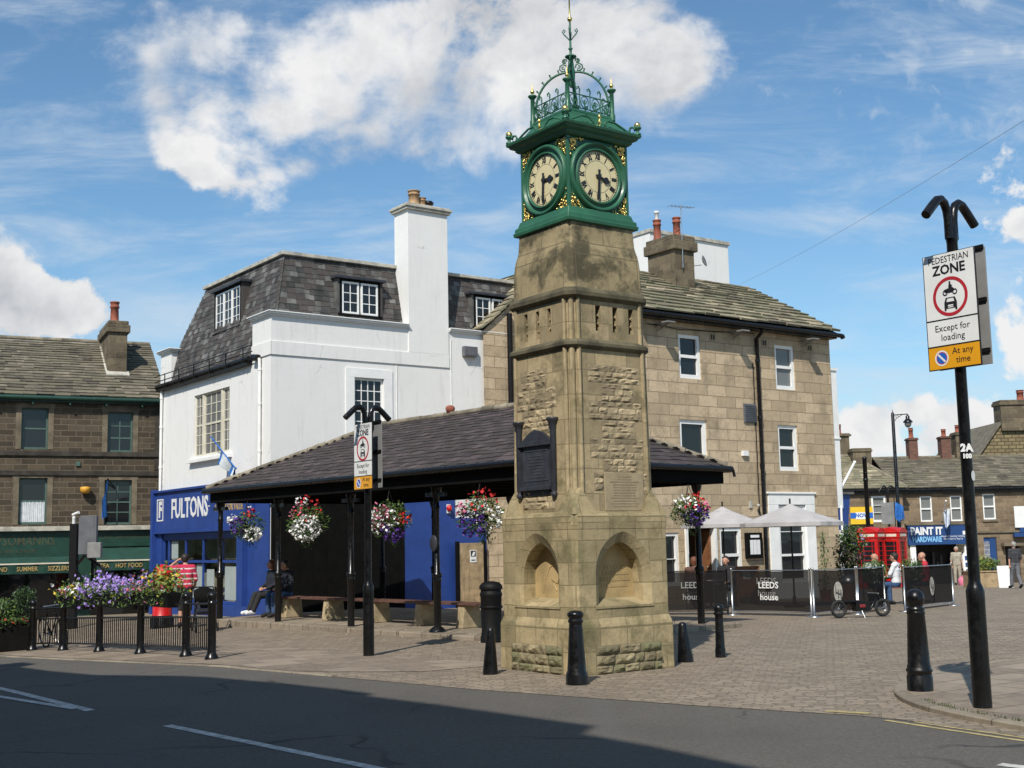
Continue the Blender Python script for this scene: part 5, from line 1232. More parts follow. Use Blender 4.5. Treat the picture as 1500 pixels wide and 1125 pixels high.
# --- cottages closing the square on the right
ct = thing('cottage_row', 'low brown stone cottage row with a blue hardware shop and brick chimneys', 'building', (0, 62, 0))
CZ_ = -1.0
holes = [(20.13, 20.72, 2.33, 3.58), (21.63, 22.20, 2.33, 3.58), (23.25, 23.86, 2.38, 3.64), (26.2, 26.8, 2.38, 3.64), (19.75, 22.3, CZ_, 1.2), (23.17, 23.80, -.5, 1.5), (24.2, 24.9, CZ_, 1.05)]
mb = MB(); wall(mb, (19.1, 0, 0), X, 11.9, CZ_, 3.95, [(a - 19.1, b - 19.1, c, d) for a, b, c, d in holes], .15); mb.quad((19.1, 6, CZ_), (19.1, 0, CZ_), (19.1, 0, 3.95), (19.1, 6, 3.95)); mb.obj('wall', M['cottage_stone'], ct)
mb = MB(); mb.add([(18.9, -.2, 3.95), (31, -.2, 3.95), (31, 3.5, 5.72), (18.9, 3.5, 5.72), (18.9, 7, 3.95), (31, 7, 3.95)], [(0, 1, 2, 3), (2, 5, 4, 3)]); rf = mb.obj('roof', M['underroof'], ct)
mb = MB(); rs = random.Random(51); slates(mb, (18.9, -.22, 3.97), X, (0, 3.7, 1.77), lambda t: 0, lambda t: 12.1, math.hypot(3.7, 1.77), .26, .3, .7, .03, .5, rs); mb.obj('stone_slates', M['slate_brown'], rf)
mb = MB(); mb.box(18.9, 31, 3.35, 3.6, 5.70, 5.80); mb.obj('ridge_tiles', M['ridge'], rf)
mb = MB(); mb.tube([(18.9, -.26, 3.9), (31, -.26, 3.9)], .07, 6); bar(mb, o_, X, mY, 18.9, 31, 3.72, 3.86, .001, .14); mb.obj('gutter', M['black_iron'], ct)
for i, (a, b, c, d) in enumerate(holes[:4]): window(ct, o_, X, mY, a, b, c, d, WP, 1, 2, .06, .02, -.12, pane=M['glass_pale'], mid=.07, proud=.1, sill=M['terrace_dress'])
mb = MB(); bar(mb, o_, X, mY, 22.75, 31, 1.72, 1.82, .001, .08); bar(mb, o_, X, mY, 19.3, 22.6, 2.16, 2.26, .001, .2); mb.obj('string_courses', M['terrace_dress'], ct)
mb = MB(); bar(mb, o_, X, mY, 19.4, 22.62, 1.20, 2.15, .001, .16); f_ = mb.obj('shop_fascia', M['blue_dark'], ct)
mb = MB(); text_geo(mb, 'PAINT IT', .50, (20.32, -.163, 1.85), X, UP, sx=.80, off=.022); bar(mb, (0, -.16, 0), X, mY, 22.1, 22.22, 1.66, 1.84, 0.001, .006); bar(mb, (0, -.16, 0), X, mY, 22.38, 22.5, 1.5, 1.64, 0.001, .006); text_geo(mb, 'Household  Decorating  Gardening\nTimber  Glass Cut  Keys Cut', .13, (21.62, -.163, 1.53), X, UP, sx=.62); mb.obj('shop_lettering', M['sign_white'], f_)
mb = MB(); text_geo(mb, 'HARDWARE', .36, (20.33, -.163, 1.45), X, UP, sx=.72, off=.012); mb.obj('pale_lettering', plain('pale_blue_letter', (.22, .5, .78), .5), f_)
mb = MB(); bar(mb, o_, X, mY, 19.76, 22.3, CZ_, 1.19, -1.5, -1.45); bar(mb, o_, X, mY, 23.0, 25.2, CZ_, 1.6, -.6, -.55)
for k in range(12): bar(mb, o_, X, mY, 19.9 + k * .19, 20.03 + k * .19, CZ_, rnd.uniform(-.3, .9), -.9 - rnd.random() * .4, -.8); 
mb.obj('shop_interior', M['interior'], ct)
mb = MB(); bar(mb, o_, X, mY, 19.5, 19.78, CZ_, 1.19, .001, .05); bar(mb, o_, X, mY, 22.18, 22.3, CZ_, 1.19, -.1, .05); mb.obj('shop_pilaster', WP, ct)
mb = MB(); bar(mb, o_, X, mY, 23.18, 23.5, -.5, 1.49, -.12, -.08); bar(mb, o_, X, mY, 23.5, 23.78, -.9, 1.49, -.1, -.05); mb.obj('blue_door', M['blue_dark'], ct)
mb = MB()
for k in range(5): bar(mb, o_, X, mY, 23.2 + k * .06, 23.215 + k * .06, -.1, 1.3, -.07, -.06)
for k in range(6): bar(mb, o_, X, mY, 23.2, 23.48, .0 + k * .22, .015 + k * .22, -.072, -.062)
mb.obj('window_grille', M['cream_paint'], ct)
mb = MB(); bar(mb, o_, X, mY, 24.0, 25.1, 1.06, 1.2, .001, .4); mb.obj('door_canopy', M['terrace_dress'], ct)
mb = MB(); bar(mb, o_, X, mY, 24.95, 25.8, 1.72, 2.35, .081, .12); bar(mb, o_, X, mY, 24.6, 25.9, 1.5, 1.7, .081, .3); mb.obj('shop_fascia', M['blue_dark'], ct)
mb = MB(); bar(mb, (0, -.121, 0), X, mY, 24.0 + .72, 25.5, 1.95, 3.0, .001, .02); mb.obj('shop_board', M['sign_white'], ct)
chimney(ct, 20.76, 21.22, 3.1, 3.7, 5.4, 6.75, M['red_brick'], .12, [(20.98, 3.4, .12, .55)], M['red_brick'], .05)
chimney(ct, 22.45, 22.95, 3.1, 3.7, 5.4, 6.8, M['red_brick'], .12, [(22.7, 3.4, .12, .4)], M['red_brick'], .05)
chimney(ct, 23.20, 23.75, 3.0, 3.8, 5.3, 7.0, M['chimney_stone'], .18, [(23.45, 3.4, .13, .4)], M['chimney_stone'], .06)
hc = thing('hipped_cottage', 'brown stone corner cottage with hipped stone slate roof behind the telephone boxes', 'building', (0, 61.4, 0))
mb = MB(); wall(mb, (13.0, 0, 0), X, 6.1, -1.0, 3.95, [(4.55, 5.25, 2.35, 3.62)], .15); mb.quad((19.1, 0, -1), (19.1, 6, -1), (19.1, 6, 3.95), (19.1, 0, 3.95)); mb.obj('wall', M['cottage_stone'], hc)
mb = MB(); mb.add([(12.9, -.2, 3.95), (19.3, -.2, 3.95), (17.6, 3.0, 5.75), (12.9, 3.0, 5.75), (19.3, 6.2, 3.95), (12.9, 6.2, 3.95)], [(0, 1, 2, 3), (1, 4, 2), (4, 5, 3, 2)]); rf = mb.obj('roof', M['underroof'], hc)
mb = MB(); Hh = math.hypot(3.2, 1.8); slates(mb, (12.9, -.22, 3.97), X, (0, 3.2, 1.8), lambda t: 0, lambda t: 6.4 - 1.7 * t / Hh, Hh, .27, .3, .7, .03, .5, rs); mb.obj('stone_slates', M['slate_stone'], rf)
mb = MB(); mb.tube([(19.32, -.22, 4.0), (17.6, 3.0, 5.82), (12.9, 3.0, 5.82)], .09, 6); mb.obj('ridge_tiles', M['ridge'], rf)
mb = MB(); mb.tube([(12.9, -.26, 3.9), (19.3, -.26, 3.9)], .07, 6); bar(mb, o_, X, mY, 12.9, 19.1, 3.7, 3.86, .001, .12); mb.obj('gutter', M['black_iron'], hc)
window(hc, o_, X, mY, 17.55, 18.25, 2.35, 3.62, WP, 1, 3, .09, .02, -.12, pane=M['glass_pale'], proud=.12)
chimney(hc, 16.55, 17.45, 3.0, 3.7, 5.2, 7.0, M['chimney_stone'], .16, [(17.0, 3.35, .14, .5)], M['chimney_stone'], .10)
chimney(hc, 17.35, 18.3, 2.1, 2.9, 4.9, 6.15, M['chimney_stone'], .2, [], M['chimney_stone'], .05)
gb = thing('gable_house', 'taller house with a pale stone gable and broad chimney beyond the cottage row', 'building', (0, 70, 0))
mb = MB(); mb.add([(25.9, 0, -1), (34, 0, -1), (34, 0, 7.75), (27.55, 0, 7.75), (25.9, 0, 5.6)], [(0, 1, 2, 3, 4)]); mb.quad((25.9, 8, -1), (25.9, 0, -1), (25.9, 0, 5.6), (25.9, 8, 5.6)); mb.obj('wall', masonry('gable_stone', (.30, .235, .12), (.19, .145, .08), (.07, .055, .035), .42, .2, .03, (.05, .045, .03), .3, 1, .5), gb)
mb = MB(); mb.prism([(25.8, -.12, 5.5), (25.8, 8, 5.5), (27.6, 8, 7.86), (27.6, -.12, 7.86)], (-.05, 0, .08)); mb.obj('roof', M['slate_brown'], gb)
chimney(gb, 27.55, 30.2, -.2, .9, 7.4, 9.15, M['chimney_stone'], .3, [(28.9, .3, .2, .6)], M['chimney_stone'], .08)
# --- terrace behind the camera whose roof line shades the road
rt = thing('roadside_terrace', 'tall stone terrace across the road whose roof line shades the carriageway', 'building', (0, 0, 0), ANG)
mb = MB(); mb.box(-11, -2.6, -34, 36, -.5, 10.0); mb.obj('wall', M['terrace_stone'], rt)
PR = [(-34, 12.2), (-.25, 12.22), (.8, 12.34), (1.70, 12.34), (1.72, 12.83), (2.9, 12.7), (4.2, 12.55), (5.6, 12.32), (5.64, 12.52), (6.3, 12.44), (7.3, 12.23), (8.3, 11.97), (10.36, 11.38), (12.56, 10.66), (14.6, 10.45), (16.5, 10.42), (16.6, 10.9), (17.6, 10.9), (17.7, 10.4), (36, 10.4), (36, 10.01), (-34, 10.01)]
mb = MB(); mb.prism([(-2.35, v, h) for v, h in PR], (-8.9, 0, 0)); mb.obj('roof', M['slate_brown'], rt)
for k in range(14):
    v = -24 + k * 3.6
    for z in (1.2, 4.4, 7.4): window(rt, (-2.6, 0, 0), Vector((0, 1, 0)), Vector((1, 0, 0)), v, v + 1.1, z, z + 1.8, WP, 1, 2, .08, .02, .0, proud=.06)
# ------------------------------------------------------------------ foliage and flowers
def leaves(mb, pts, size, r, flat=.5):
    for c in pts:
        a, b = r.uniform(0, 6.283), r.gauss(0, flat); L = size * r.uniform(.6, 1.3); w = L * .42
        d = Vector((math.cos(a) * math.cos(b), math.sin(a) * math.cos(b), math.sin(b))); s_ = d.cross(UP)
        s_ = s_.normalized() if s_.length > .01 else Vector((1, 0, 0)); k = d.cross(s_) * .25 * w
        c = Vector(c); mb.add([c - d * L * .5, c + s_ * w * .5 + k, c + d * L * .5, c - s_ * w * .5 + k], [(0, 1, 2, 3)])
def petals(mb, pts, size, r, face=None):
    for c in pts:
        n = Vector((r.gauss(0, .6), r.gauss(0, .6) , r.uniform(.1, 1))) if face is None else Vector(face) + Vector((r.gauss(0, .5), r.gauss(0, .5), r.gauss(.3, .4)))
        n.normalize(); a = n.orthogonal().normalized(); b = n.cross(a); q = size * r.uniform(.7, 1.2) * .5; c = Vector(c); vs = [c + n * q * .2]
        for i in range(10):
            w = 6.283 * i / 10; k = q * (1.0 if i % 2 else .62); vs.append(c + (a * math.cos(w) + b * math.sin(w)) * k - n * q * .12)
        mb.add(vs, [(0, 1 + i, 1 + (i + 1) % 10) for i in range(10)])
def blob_pts(n, c, rx, ry, rz, r, lo=.55, bias=None):
    out = []
    while len(out) < n:
        p = Vector((r.gauss(0, 1), r.gauss(0, 1), r.gauss(0, 1))); p.normalize(); k = lo + (1 - lo) * r.random() ** .6
        p *= k * (1 + .22 * noise.noise(p * 2.2 + Vector(c)))
        if bias and not bias(p): continue
        out.append((c[0] + p.x * rx, c[1] + p.y * ry, c[2] + p.z * rz))
    return out
def basket(name, label, loc, dia, mix, seed, top):
    """wire hanging basket: bowl, chains, foliage and one part per flower colour; loc is the middle of the flower ball"""
    r = random.Random(seed); t = thing('hanging_basket', label, 'hanging basket', loc, 0, 'flower baskets hung round the market shelter'); R_ = dia / 2
    mb = MB(); mb.lathe([(.02, -.16), (.08, -.14), (.13, -.09), (.15, -.02), (.145, 0), (.02, -.01)], (0, 0, 0), 14); mb.obj('bowl', M['soil'], t)
    mb = MB()
    for k in range(3): a = k * 2.094; mb.tube([(.18 * math.cos(a), .18 * math.sin(a), 0), (0, 0, top)], .006, 4)
    mb.obj('chain', M['black_iron'], t)
    mb = MB(); leaves(mb, blob_pts(900, (0, 0, -.02), R_ * .92, R_ * .92, R_ * .82, r, .45), .085, r); leaves(mb, blob_pts(90, (R_ * .3 * r.uniform(-1, 1), 0, -R_ * .75), R_ * .4, R_ * .4, R_ * .5, r, .2), .07, r, 1.2); mb.obj('foliage', M['leaf'], t)
    for col, n, (cx, cy, cz), sp, bi in mix:
        mb = MB(); petals(mb, blob_pts(int(n * 2.1), (cx * R_, cy * R_, cz * R_), sp * R_ * .78, sp * R_ * .78, sp * R_ * .72, r, .6), .074, r); mb.obj({'fl_white': 'white_flowers', 'fl_red': 'red_flowers', 'fl_purple': 'purple_flowers', 'fl_pink': 'pink_flowers', 'fl_lilac': 'lilac_flowers'}[col], M[col], t)
    return t
def shp(r_, l, z): x, y = sh(r_, l); return (x, y, z)
Vw = Vector
basket('b', 'leftmost flower basket, purple petunias beside a white clump, in front of the blue shop', shp(.0, 9.72, 2.22), .88, [('fl_purple', 60, (-.35, -.4, .0), .62, 0), ('fl_white', 75, (.35, -.35, -.45), .6, 0), ('fl_red', 10, (.2, -.3, .6), .45, 0), ('fl_white', 20, (-.7, -.4, .3), .35, 0)], 1, .55)
basket('b', 'flower basket with a dense white cascade topped by red geraniums', shp(.0, 7.14, 2.24), 1.0, [('fl_white', 150, (.0, -.35, -.30), .85, 0), ('fl_red', 20, (.1, -.3, .50), .85, 0), ('fl_pink', 14, (-.3, -.3, .45), .6, 0), ('fl_white', 14, (-.2, -.2, .8), .4, 0)], 2, .55)
basket('b', 'mixed pink, white and purple flower basket right of the middle sign post', shp(.0, 4.13, 2.22), .95, [('fl_white', 55, (-.2, -.35, -.1), .85, 0), ('fl_pink', 38, (-.4, -.4, .1), .7, 0), ('fl_purple', 50, (.15, -.35, -.55), .65, 0), ('fl_red', 12, (.6, -.3, .0), .4, 0)], 3, .55)
basket('b', 'flower basket with trailing purple petunias beside the left face of the clock tower', shp(.0, 1.33, 2.22), .95, [('fl_purple', 75, (-.25, -.35, -.35), .75, 0), ('fl_red', 26, (.1, -.3, .5), .8, 0), ('fl_white', 55, (.35, -.35, -.15), .75, 0), ('fl_pink', 16, (-.75, -.3, .2), .35, 0)], 4, .55)
basket('b', 'flower basket hanging between the clock tower and the right shelter post', shp(4.2, .02, 2.26), .80, [('fl_purple', 70, (.3, -.35, -.25), .75, 0), ('fl_white', 45, (-.2, -.35, .2), .8, 0), ('fl_red', 22, (.1, -.35, .4), .75, 0), ('fl_pink', 14, (.75, -.3, .2), .35, 0)], 5, .5)

# ------------------------------------------------------------------ sign posts
def person_zone_board(par, C, ax, n, w=.60, h=1.17):
    """pedestrian zone sign: white panel, exception panel, yellow waiting panel; C bottom centre"""
    P = lambda a, z: C + ax * a + UP * z
    mb = MB(); bar(mb, C, ax, n, -w / 2, w / 2, 0, h, -.012, .0); b = mb.obj('sign_board', M['sign_black'], par, .004)
    def pan(z0, z1, mat, nm):
        q = MB(); bar(q, C, ax, n, -w / 2 + .013, w / 2 - .013, z0 * h + .010, z1 * h - .006, .0, .003); return q.obj(nm, mat, b)
    pan(.425, 1.0, M['sign_white'], 'white_panel'); pan(.20, .425, M['sign_white'], 'white_panel'); pan(0, .20, M['sign_yellow'], 'yellow_panel')
    O = C + n * .004
    q = MB(); text_geo(q, 'PEDESTRIAN', .094, O + UP * h * .942, ax, UP, sx=.88, off=.0, ext=.001); text_geo(q, 'ZONE', .135, O + UP * h * .852, ax, UP, sx=1.0, off=.004, ext=.001)
    text_geo(q, 'Except for\nloading', .095, O + UP * (h * .312), ax, UP, sx=1.0, off=.0, ext=.001); text_geo(q, 'At any\ntime', .090, O + ax * .10 + UP * (h * .108), ax, UP, sx=1.0, off=.0, ext=.001)
    # pictogram: motorcycle above a car
    cz = .622 * h
    def ring(mb_, c, r0, r1, d, k=28):
        vs = []
        for i in range(k): a = 6.283 * i / k; vs += [c + (ax * math.cos(a) + UP * math.sin(a)) * r0 + n * d, c + (ax * math.cos(a) + UP * math.sin(a)) * r1 + n * d]
        mb_.add(vs, [(2 * i, 2 * i + 1, (2 * i + 3) % (2 * k), (2 * i + 2) % (2 * k)) for i in range(k)])
    for s_ in (-1, 1): ring(q, O + ax * (s_ * .055) + UP * (cz + .035), .017, .029, .002, 16)
    def poly(pts, d=.002): q.add([O + ax * a + UP * z + n * d for a, z in pts], [tuple(range(len(pts)))])
    poly([(-.055, cz + .035), (-.01, cz + .03), (.02, cz + .03), (.06, cz + .055), (.03, cz + .085), (-.03, cz + .075), (-.07, cz + .065)])
    poly([(-.015, cz + .08), (.02, cz + .082), (.03, cz + .10), (.005, cz + .125), (-.012, cz + .11)], .0022); poly([(-.008, cz + .122), (.012, cz + .122), (.012, cz + .145), (-.008, cz + .145)], .0021)
    car = [(-.072, cz - .145), (-.072, cz - .065), (-.052, cz - .015), (.052, cz - .015), (.072, cz - .065), (.072, cz - .145), (.05, cz - .145), (.05, cz - .125), (-.05, cz - .125), (-.05, cz - .145)]
    poly(car)
    q.obj('lettering', M['sign_black'], b)
    q = MB(); q.add([O + ax * a + UP * z + n * .0035 for a, z in [(-.045, cz - .06), (.045, cz - .06), (.034, cz - .027), (-.034, cz - .027)]], [(0, 1, 2, 3)])
    for z0, z1 in ((-.102, -.09), (-.118, -.108)): q.add([O + ax * a + UP * (cz + z) + n * .0035 for a, z in [(-.03, z0), (.03, z0), (.03, z1), (-.03, z1)]], [(0, 1, 2, 3)])
    q.obj('car_glass', M['sign_white'], b)
    q = MB(); ring(q, O + UP * (cz - .005), .165, .198, .0015, 48); ring(q, O + ax * -.14 + UP * (.100 * h), .055, .063, .0012, 32)
    q.obj('red_ring', M['sign_red'], b)
    q = MB(); q.add([O + ax * (-.14 + .055 * math.cos(6.283 * i / 24)) + UP * (.1 * h + .055 * math.sin(6.283 * i / 24)) + n * .001 for i in range(24)], [tuple(range(24))]); q.obj('blue_disc', M['sign_blue'], b)
    q = MB(); ring(q, O + ax * -.14 + UP * (.100 * h), .063, .078, .001, 32); c = O + ax * -.14 + UP * .1 * h + n * .002; d = (ax * .7 - UP * .7).normalized(); e = (ax * .7 + UP * .7).normalized()
    q.quad(c - d * .056 - e * .010, c + d * .056 - e * .010, c + d * .056 + e * .010, c - d * .056 + e * .010); q.obj('white_bar', M['sign_white'], b)
    return b
Ld = Vector((-RRy, RRx, 0)); Rd = Vector((RRx, RRy, 0))
def sign_post(label, x, y, z, htop, zb, h, number):
    """black tubular post with a swollen base, twin swan-neck lamps and two boards back to back"""
    t = thing('sign_post', label, 'sign post', (x, y, z), 0, 'pedestrian zone sign posts')
    mb = MB(); mb.lathe([(.088, -.1), (.086, 1.0), (.088, 1.08), (.075, 1.12), (.058, 1.16), (.056, 1.2), (.054, htop - .45), (.058, htop - .44), (.058, htop - .36), (.054, htop - .35), (.05, htop - .28)], (0, 0, 0), 18); p = mb.obj('post', M['black_iron'], t)
    if number:
        mb = MB(); text_geo(mb, '2A', .10, (-.012, -.058, 2.46), X, UP, off=.006, ext=.001); text_geo(mb, '100', .06, (-.012, -.058, 2.38), X, UP, off=.004, ext=.001); mb.obj('post_number', M['sign_white'], p)
        mb = MB(); mb.add([(.04 + .042 * math.cos(6.283 * i / 18) * .7, -.045 + .03 * math.cos(6.283 * i / 18), 2.19 + .05 * math.sin(6.283 * i / 18)) for i in range(18)], [tuple(range(18))]); mb.obj('round_sticker', M['sign_white'], p)
    for s_ in (-1, 1):
        mb = MB(); b0 = Rd * (s_ * .045)
        pts = [b0 + UP * (htop - .42), b0 + UP * (htop - .22), b0 + Rd * (s_ * .012) + UP * (htop - .13), b0 + Rd * (s_ * .045) + UP * (htop - .06), b0 + Rd * (s_ * .10) + UP * (htop - .03), b0 + Rd * (s_ * .16) + UP * (htop - .045), b0 + Rd * (s_ * .22) + UP * (htop - .095), b0 + Rd * (s_ * .36) + UP * (htop - .225)]
        mb.tube(pts, [.042, .042, .043, .044, .045, .046, .047, .047], 12); mb.obj('lamp_arm', M['black_iron'], t)
    C = Rd * -.085 + UP * zb
    person_zone_board(t, C, -Ld, -Rd, .60, h)
    C2 = Rd * .10 + UP * (zb + .02)
    mb = MB(); bar(mb, C2, Ld, Rd, -.30, .30, 0, h, -.012, .0); b2 = mb.obj('rear_sign_board', M['grey_metal'], t, .004)
    mb = MB()
    for z in (.12, .55, 1.0): bar(mb, C2 + UP * z * h, Ld, Rd, -.29, .29, -.02, .02, -.035, -.0125)
    mb.obj('sign_rail', M['black_dull'], b2)
    mb = MB()
    for z in (.12, .55, .95): mb.obox((0, 0, zb + z * h), Rd * .08, Ld * .065, (0, 0, .022))
    mb.obj('clamp', M['black_dull'], t)
    return t
sign_post('tall black post on the right pavement with pedestrian zone board and painted number', 4.44, 12.19, .07, 4.98, 3.25, 1.17, True)
sign_post('black post with pedestrian zone board standing in front of the market shelter', -2.34, 19.93, -.03, 3.98, 2.62, 1.06, False)

# ------------------------------------------------------------------ bollards
def bollard(label, x, y, z, prof, lean=0, group='black bollards round the clock tower', n=20):
    mb = MB(); mb.lathe(prof, (0, 0, 0), n); o = mb.obj('bollard', M['black_iron'], None); o.location = (x, y, z); o.rotation_euler = (0, lean, 0); return tag(o, label, 'bollard', group)
bollard('black bollard with a mushroom cap in front of the near corner of the clock tower', .71, 15.24, 0, [(.135, -.1), (.135, .10), (.128, .13), (.115, .16), (.105, .30), (.082, .70), (.078, .72), (.092, .735), (.094, .755), (.08, .775), (.085, .79), (.10, .81), (.098, .84), (.07, .865), (.02, .875)])
bollard('plain tapered black bollard at the left foot of the clock tower', -.36, 16.6, 0, [(.10, -.1), (.098, .05), (.052, .55), (.05, .58), (.03, .60)], R(1.5))
bollard('plain tapered black bollard leaning at the right foot of the clock tower', 2.36, 17.8, 0, [(.115, -.1), (.11, .04), (.06, .50), (.05, .53), (.02, .545)], R(-3))
bollard('slim black bollard with a domed cap right of the tower, before the cafe screens', 2.95, 18.41, -.01, [(.078, -.1), (.076, .12), (.068, .15), (.06, .55), (.058, .60), (.074, .61), (.076, .64), (.062, .66), (.072, .68), (.074, .72), (.05, .755), (.01, .765)])
bollard('large black ball-topped bollard on the right pavement corner', 4.30, 13.60, .07, [(.135, -.1), (.135, .13), (.128, .14), (.128, .17), (.138, .18), (.138, .20), (.125, .215), (.125, .235), (.118, .25), (.092, .78), (.098, .79), (.098, .81), (.088, .82), (.096, .83), (.096, .845), (.07, .86), (.085, .885), (.098, .92), (.10, .95), (.092, .99), (.07, 1.025), (.03, 1.045), (.005, 1.048)], n=24)

# ------------------------------------------------------------------ guard railing and its flower troughs
RP = [(-11.6, 28.6), (-10.38, 27.07), (-9.4, 26.18), (-8.17, 24.72), (-6.88, 23.09), (-5.60, 21.39), (-4.89, 20.25)]
rl = thing('guard_railing', 'black guard railing with bulbous posts along the road edge at the left', 'railing', (0, 0, 0))
for x, y in RP:
    z = gz(x, y); mb = MB(); mb.lathe([(.115, -.1), (.115, .02), (.10, .05), (.075, .10), (.07, .13), (.068, .86), (.078, .87), (.078, .90), (.064, .915), (.062, .95), (.08, .98), (.082, 1.02), (.06, 1.055), (.02, 1.07)], (x, y, z), 12); mb.obj('post', M['black_iron'], rl)
for (x0, y0), (x1, y1) in zip(RP, RP[1:]):
    a, b = Vector((x0, y0, gz(x0, y0))), Vector((x1, y1, gz(x1, y1))); d = (b - a); L = d.length; u_ = d / L; a, b = a + u_ * .07, b - u_ * .07; mb = MB()
    for z in (.15, .66, .88): mb.tube([a + UP * z, b + UP * z], .019, 6)
    k = int(L / .105)
    for i in range(1, k): q = a.lerp(b, i / k); mb.tube([q + UP * .15, q + UP * .66], .0105, 5, False)
    mb.obj('rail_panel', M['black_iron'], rl)
def trough(label, A, B, f0, f1, mix, seed, h=1.0):
    r = random.Random(seed); a, b = Vector((*A, gz(*A))), Vector((*B, gz(*B))); p, q = a.lerp(b, f0), a.lerp(b, f1); c = (p + q) / 2; L = (q - p).length; ang = math.atan2(q.y - p.y, q.x - p.x)
    t = thing('flower_trough', label, 'planter', (c.x, c.y, c.z + .13), ang, 'flower troughs hung on the railing')
    mb = MB(); mb.add([(-L / 2, -.14, .98), (L / 2, -.14, .98), (L / 2, .14, .98), (-L / 2, .14, .98), (-L / 2 + .05, -.10, .72), (L / 2 - .05, -.10, .72), (L / 2 - .05, .10, .72), (-L / 2 + .05, .10, .72)], [(0, 1, 2, 3), (7, 6, 5, 4), (1, 0, 4, 5), (2, 1, 5, 6), (3, 2, 6, 7), (0, 3, 7, 4)]); mb.obj('trough', M['black_dull'], t, .01)
    mb = MB(); pts = [(r.uniform(-L / 2, L / 2) * 1.04, r.gauss(0, .14), .96 + abs(r.gauss(0, .13)) * h) for _ in range(int(330 * L))] + [(r.uniform(-L / 2, L / 2), r.choice((-.17, .17)) + r.gauss(0, .03), r.uniform(.75, 1.0)) for _ in range(int(110 * L))]; leaves(mb, pts, .075, r, .8); mb.obj('foliage', M['leaf'], t)
    for col, n, x0, x1, zc, sz in mix:
        mb = MB(); pts = [(r.uniform(x0, x1) * L / 2, r.gauss(0, .17), zc + r.gauss(0, sz) * h) for _ in range(n)]; petals(mb, pts, .075, r); mb.obj(col, M[{'white_flowers': 'fl_white', 'pink_flowers': 'fl_pink', 'lilac_flowers': 'fl_lilac', 'yellow_flowers': 'fl_yellow', 'lime_foliage': 'leaf_lime', 'red_flowers': 'fl_red'}[col]], t)
trough('railing trough of cream and pink flowers, leftmost of the three', RP[2], RP[3], -.02, .72, [('white_flowers', 60, -.8, 1, 1.12, .07), ('pink_flowers', 40, -1.1, .0, 1.02, .08), ('yellow_flowers', 35, -.5, .7, 1.10, .07), ('lime_foliage', 60, -.8, .9, 1.08, .08)], 11)
trough('railing trough overflowing with lilac petunias, middle of the three', RP[3], RP[4], -.22, .98, [('lilac_flowers', 460, -1, .9, 1.13, .10), ('lilac_flowers', 130, -1.02, -.45, .92, .10), ('white_flowers', 14, -.5, .9, 1.1, .1), ('lime_foliage', 40, .1, .9, 1.02, .08)], 12, 1.15)
trough('railing trough of yellow-green foliage and pink flowers, rightmost of the three', RP[4], RP[5], -.05, .74, [('lime_foliage', 230, .0, 1.0, 1.18, .12), ('pink_flowers', 85, -1, .9, 1.06, .10), ('lilac_flowers', 35, -1, -.3, 1.16, .09), ('yellow_flowers', 40, -.2, 1, 1.2, .1), ('red_flowers', 22, .2, 1, 1.1, .1)], 13, 1.1)

# red pillar box behind the railing, black at the foot
pb = at(238, 880, 31.0); px0, py0 = pb.x, pb.y
t = thing('pillar_box', 'red cylindrical pillar post box with black foot behind the railing flowers', 'post box', (px0, py0, gz(px0, py0)))
mb = MB(); mb.lathe([(.25, .30), (.235, .32), (.235, 1.22), (.25, 1.24), (.27, 1.28), (.275, 1.33), (.25, 1.35), (.22, 1.42), (.15, 1.50), (.05, 1.54)], (0, 0, 0), 24); mb.obj('body', M['red_box'], t)
mb = MB(); mb.lathe([(.27, -.1), (.27, .22), (.25, .26), (.24, .30)], (0, 0, 0), 24); mb.obj('foot', M['black_iron'], t)
mb = MB(); mb.box(-.13, .13, -.255, -.22, 1.08, 1.14); mb.obj('letter_slot', M['black_dull'], t)
mb = MB(); mb.box(-.10, .10, -.25, -.22, .78, 1.0); mb.obj('collection_plate', M['sign_white'], t)

# ------------------------------------------------------------------ benches, bin, gate
def shthing(n, l, c, r_, l_, z, rz=0, g=None): x, y = sh(r_, l_); return thing(n, l, c, (x, y, z), SA + rz, g)
BR = 1.55
t = shthing('shelter_bench', 'long slatted bench on pale stone supports under the market shelter', 'bench', BR, 0, SZ)
mb = MB()
for k in range(4): mb.box(-.24 + k * .125, -.135 + k * .125, 3.1, 11.5, .455, .50)
mb.obj('seat', M['bench_wood'], t, .006)
for l in (3.6, 5.0, 6.7, 8.5, 10.3):
    mb = MB(); mb.prism([(-.26, l - .11, 0), (.25, l - .11, 0), (.20, l - .11, .454), (-.20, l - .11, .454)], (0, .22, 0)); mb.obj('support', M['bench_stone'], t, .02)
x, y = -.45, 22.45
t = thing('litter_bin', 'black fluted litter bin standing left of the clock tower', 'bin', (x, y, gz(x, y)), SA)
mb = MB(); mb.lathe([(.20, -.05), (.20, .10), (.185, .12), (.185, .16), (.175, .18), (.19, .80), (.20, .82), (.20, .86), (.185, .88), (.185, .93)], (0, 0, 0), 20); b = mb.obj('body', M['black_dull'], t)
mb = MB(); mb.lathe([(.205, .93), (.21, .96), (.20, 1.0), (.15, 1.05), (.05, 1.07)], (0, 0, 0), 20); mb.obj('lid', M['black_dull'], t)
mb = MB(); mb.lathe([(.202, .60), (.206, .61), (.206, .63), (.202, .64)], (0, 0, 0), 20); mb.obj('band', M['black_dull'], b)
gx_, gy_ = xy(20.19, 30.7)
t = thing('timber_gate', 'boarded timber gate between the blue wall and the stone gable', 'gate', (gx_, gy_, -.25), ANG)
mb = MB(); n_ = 5
for k in range(n_): mb.box(k * .174, k * .174 + .168, 0, .03 + .004 * (k % 3), 0, 1.97)
p = mb.obj('board_panel', M['wood'], t)
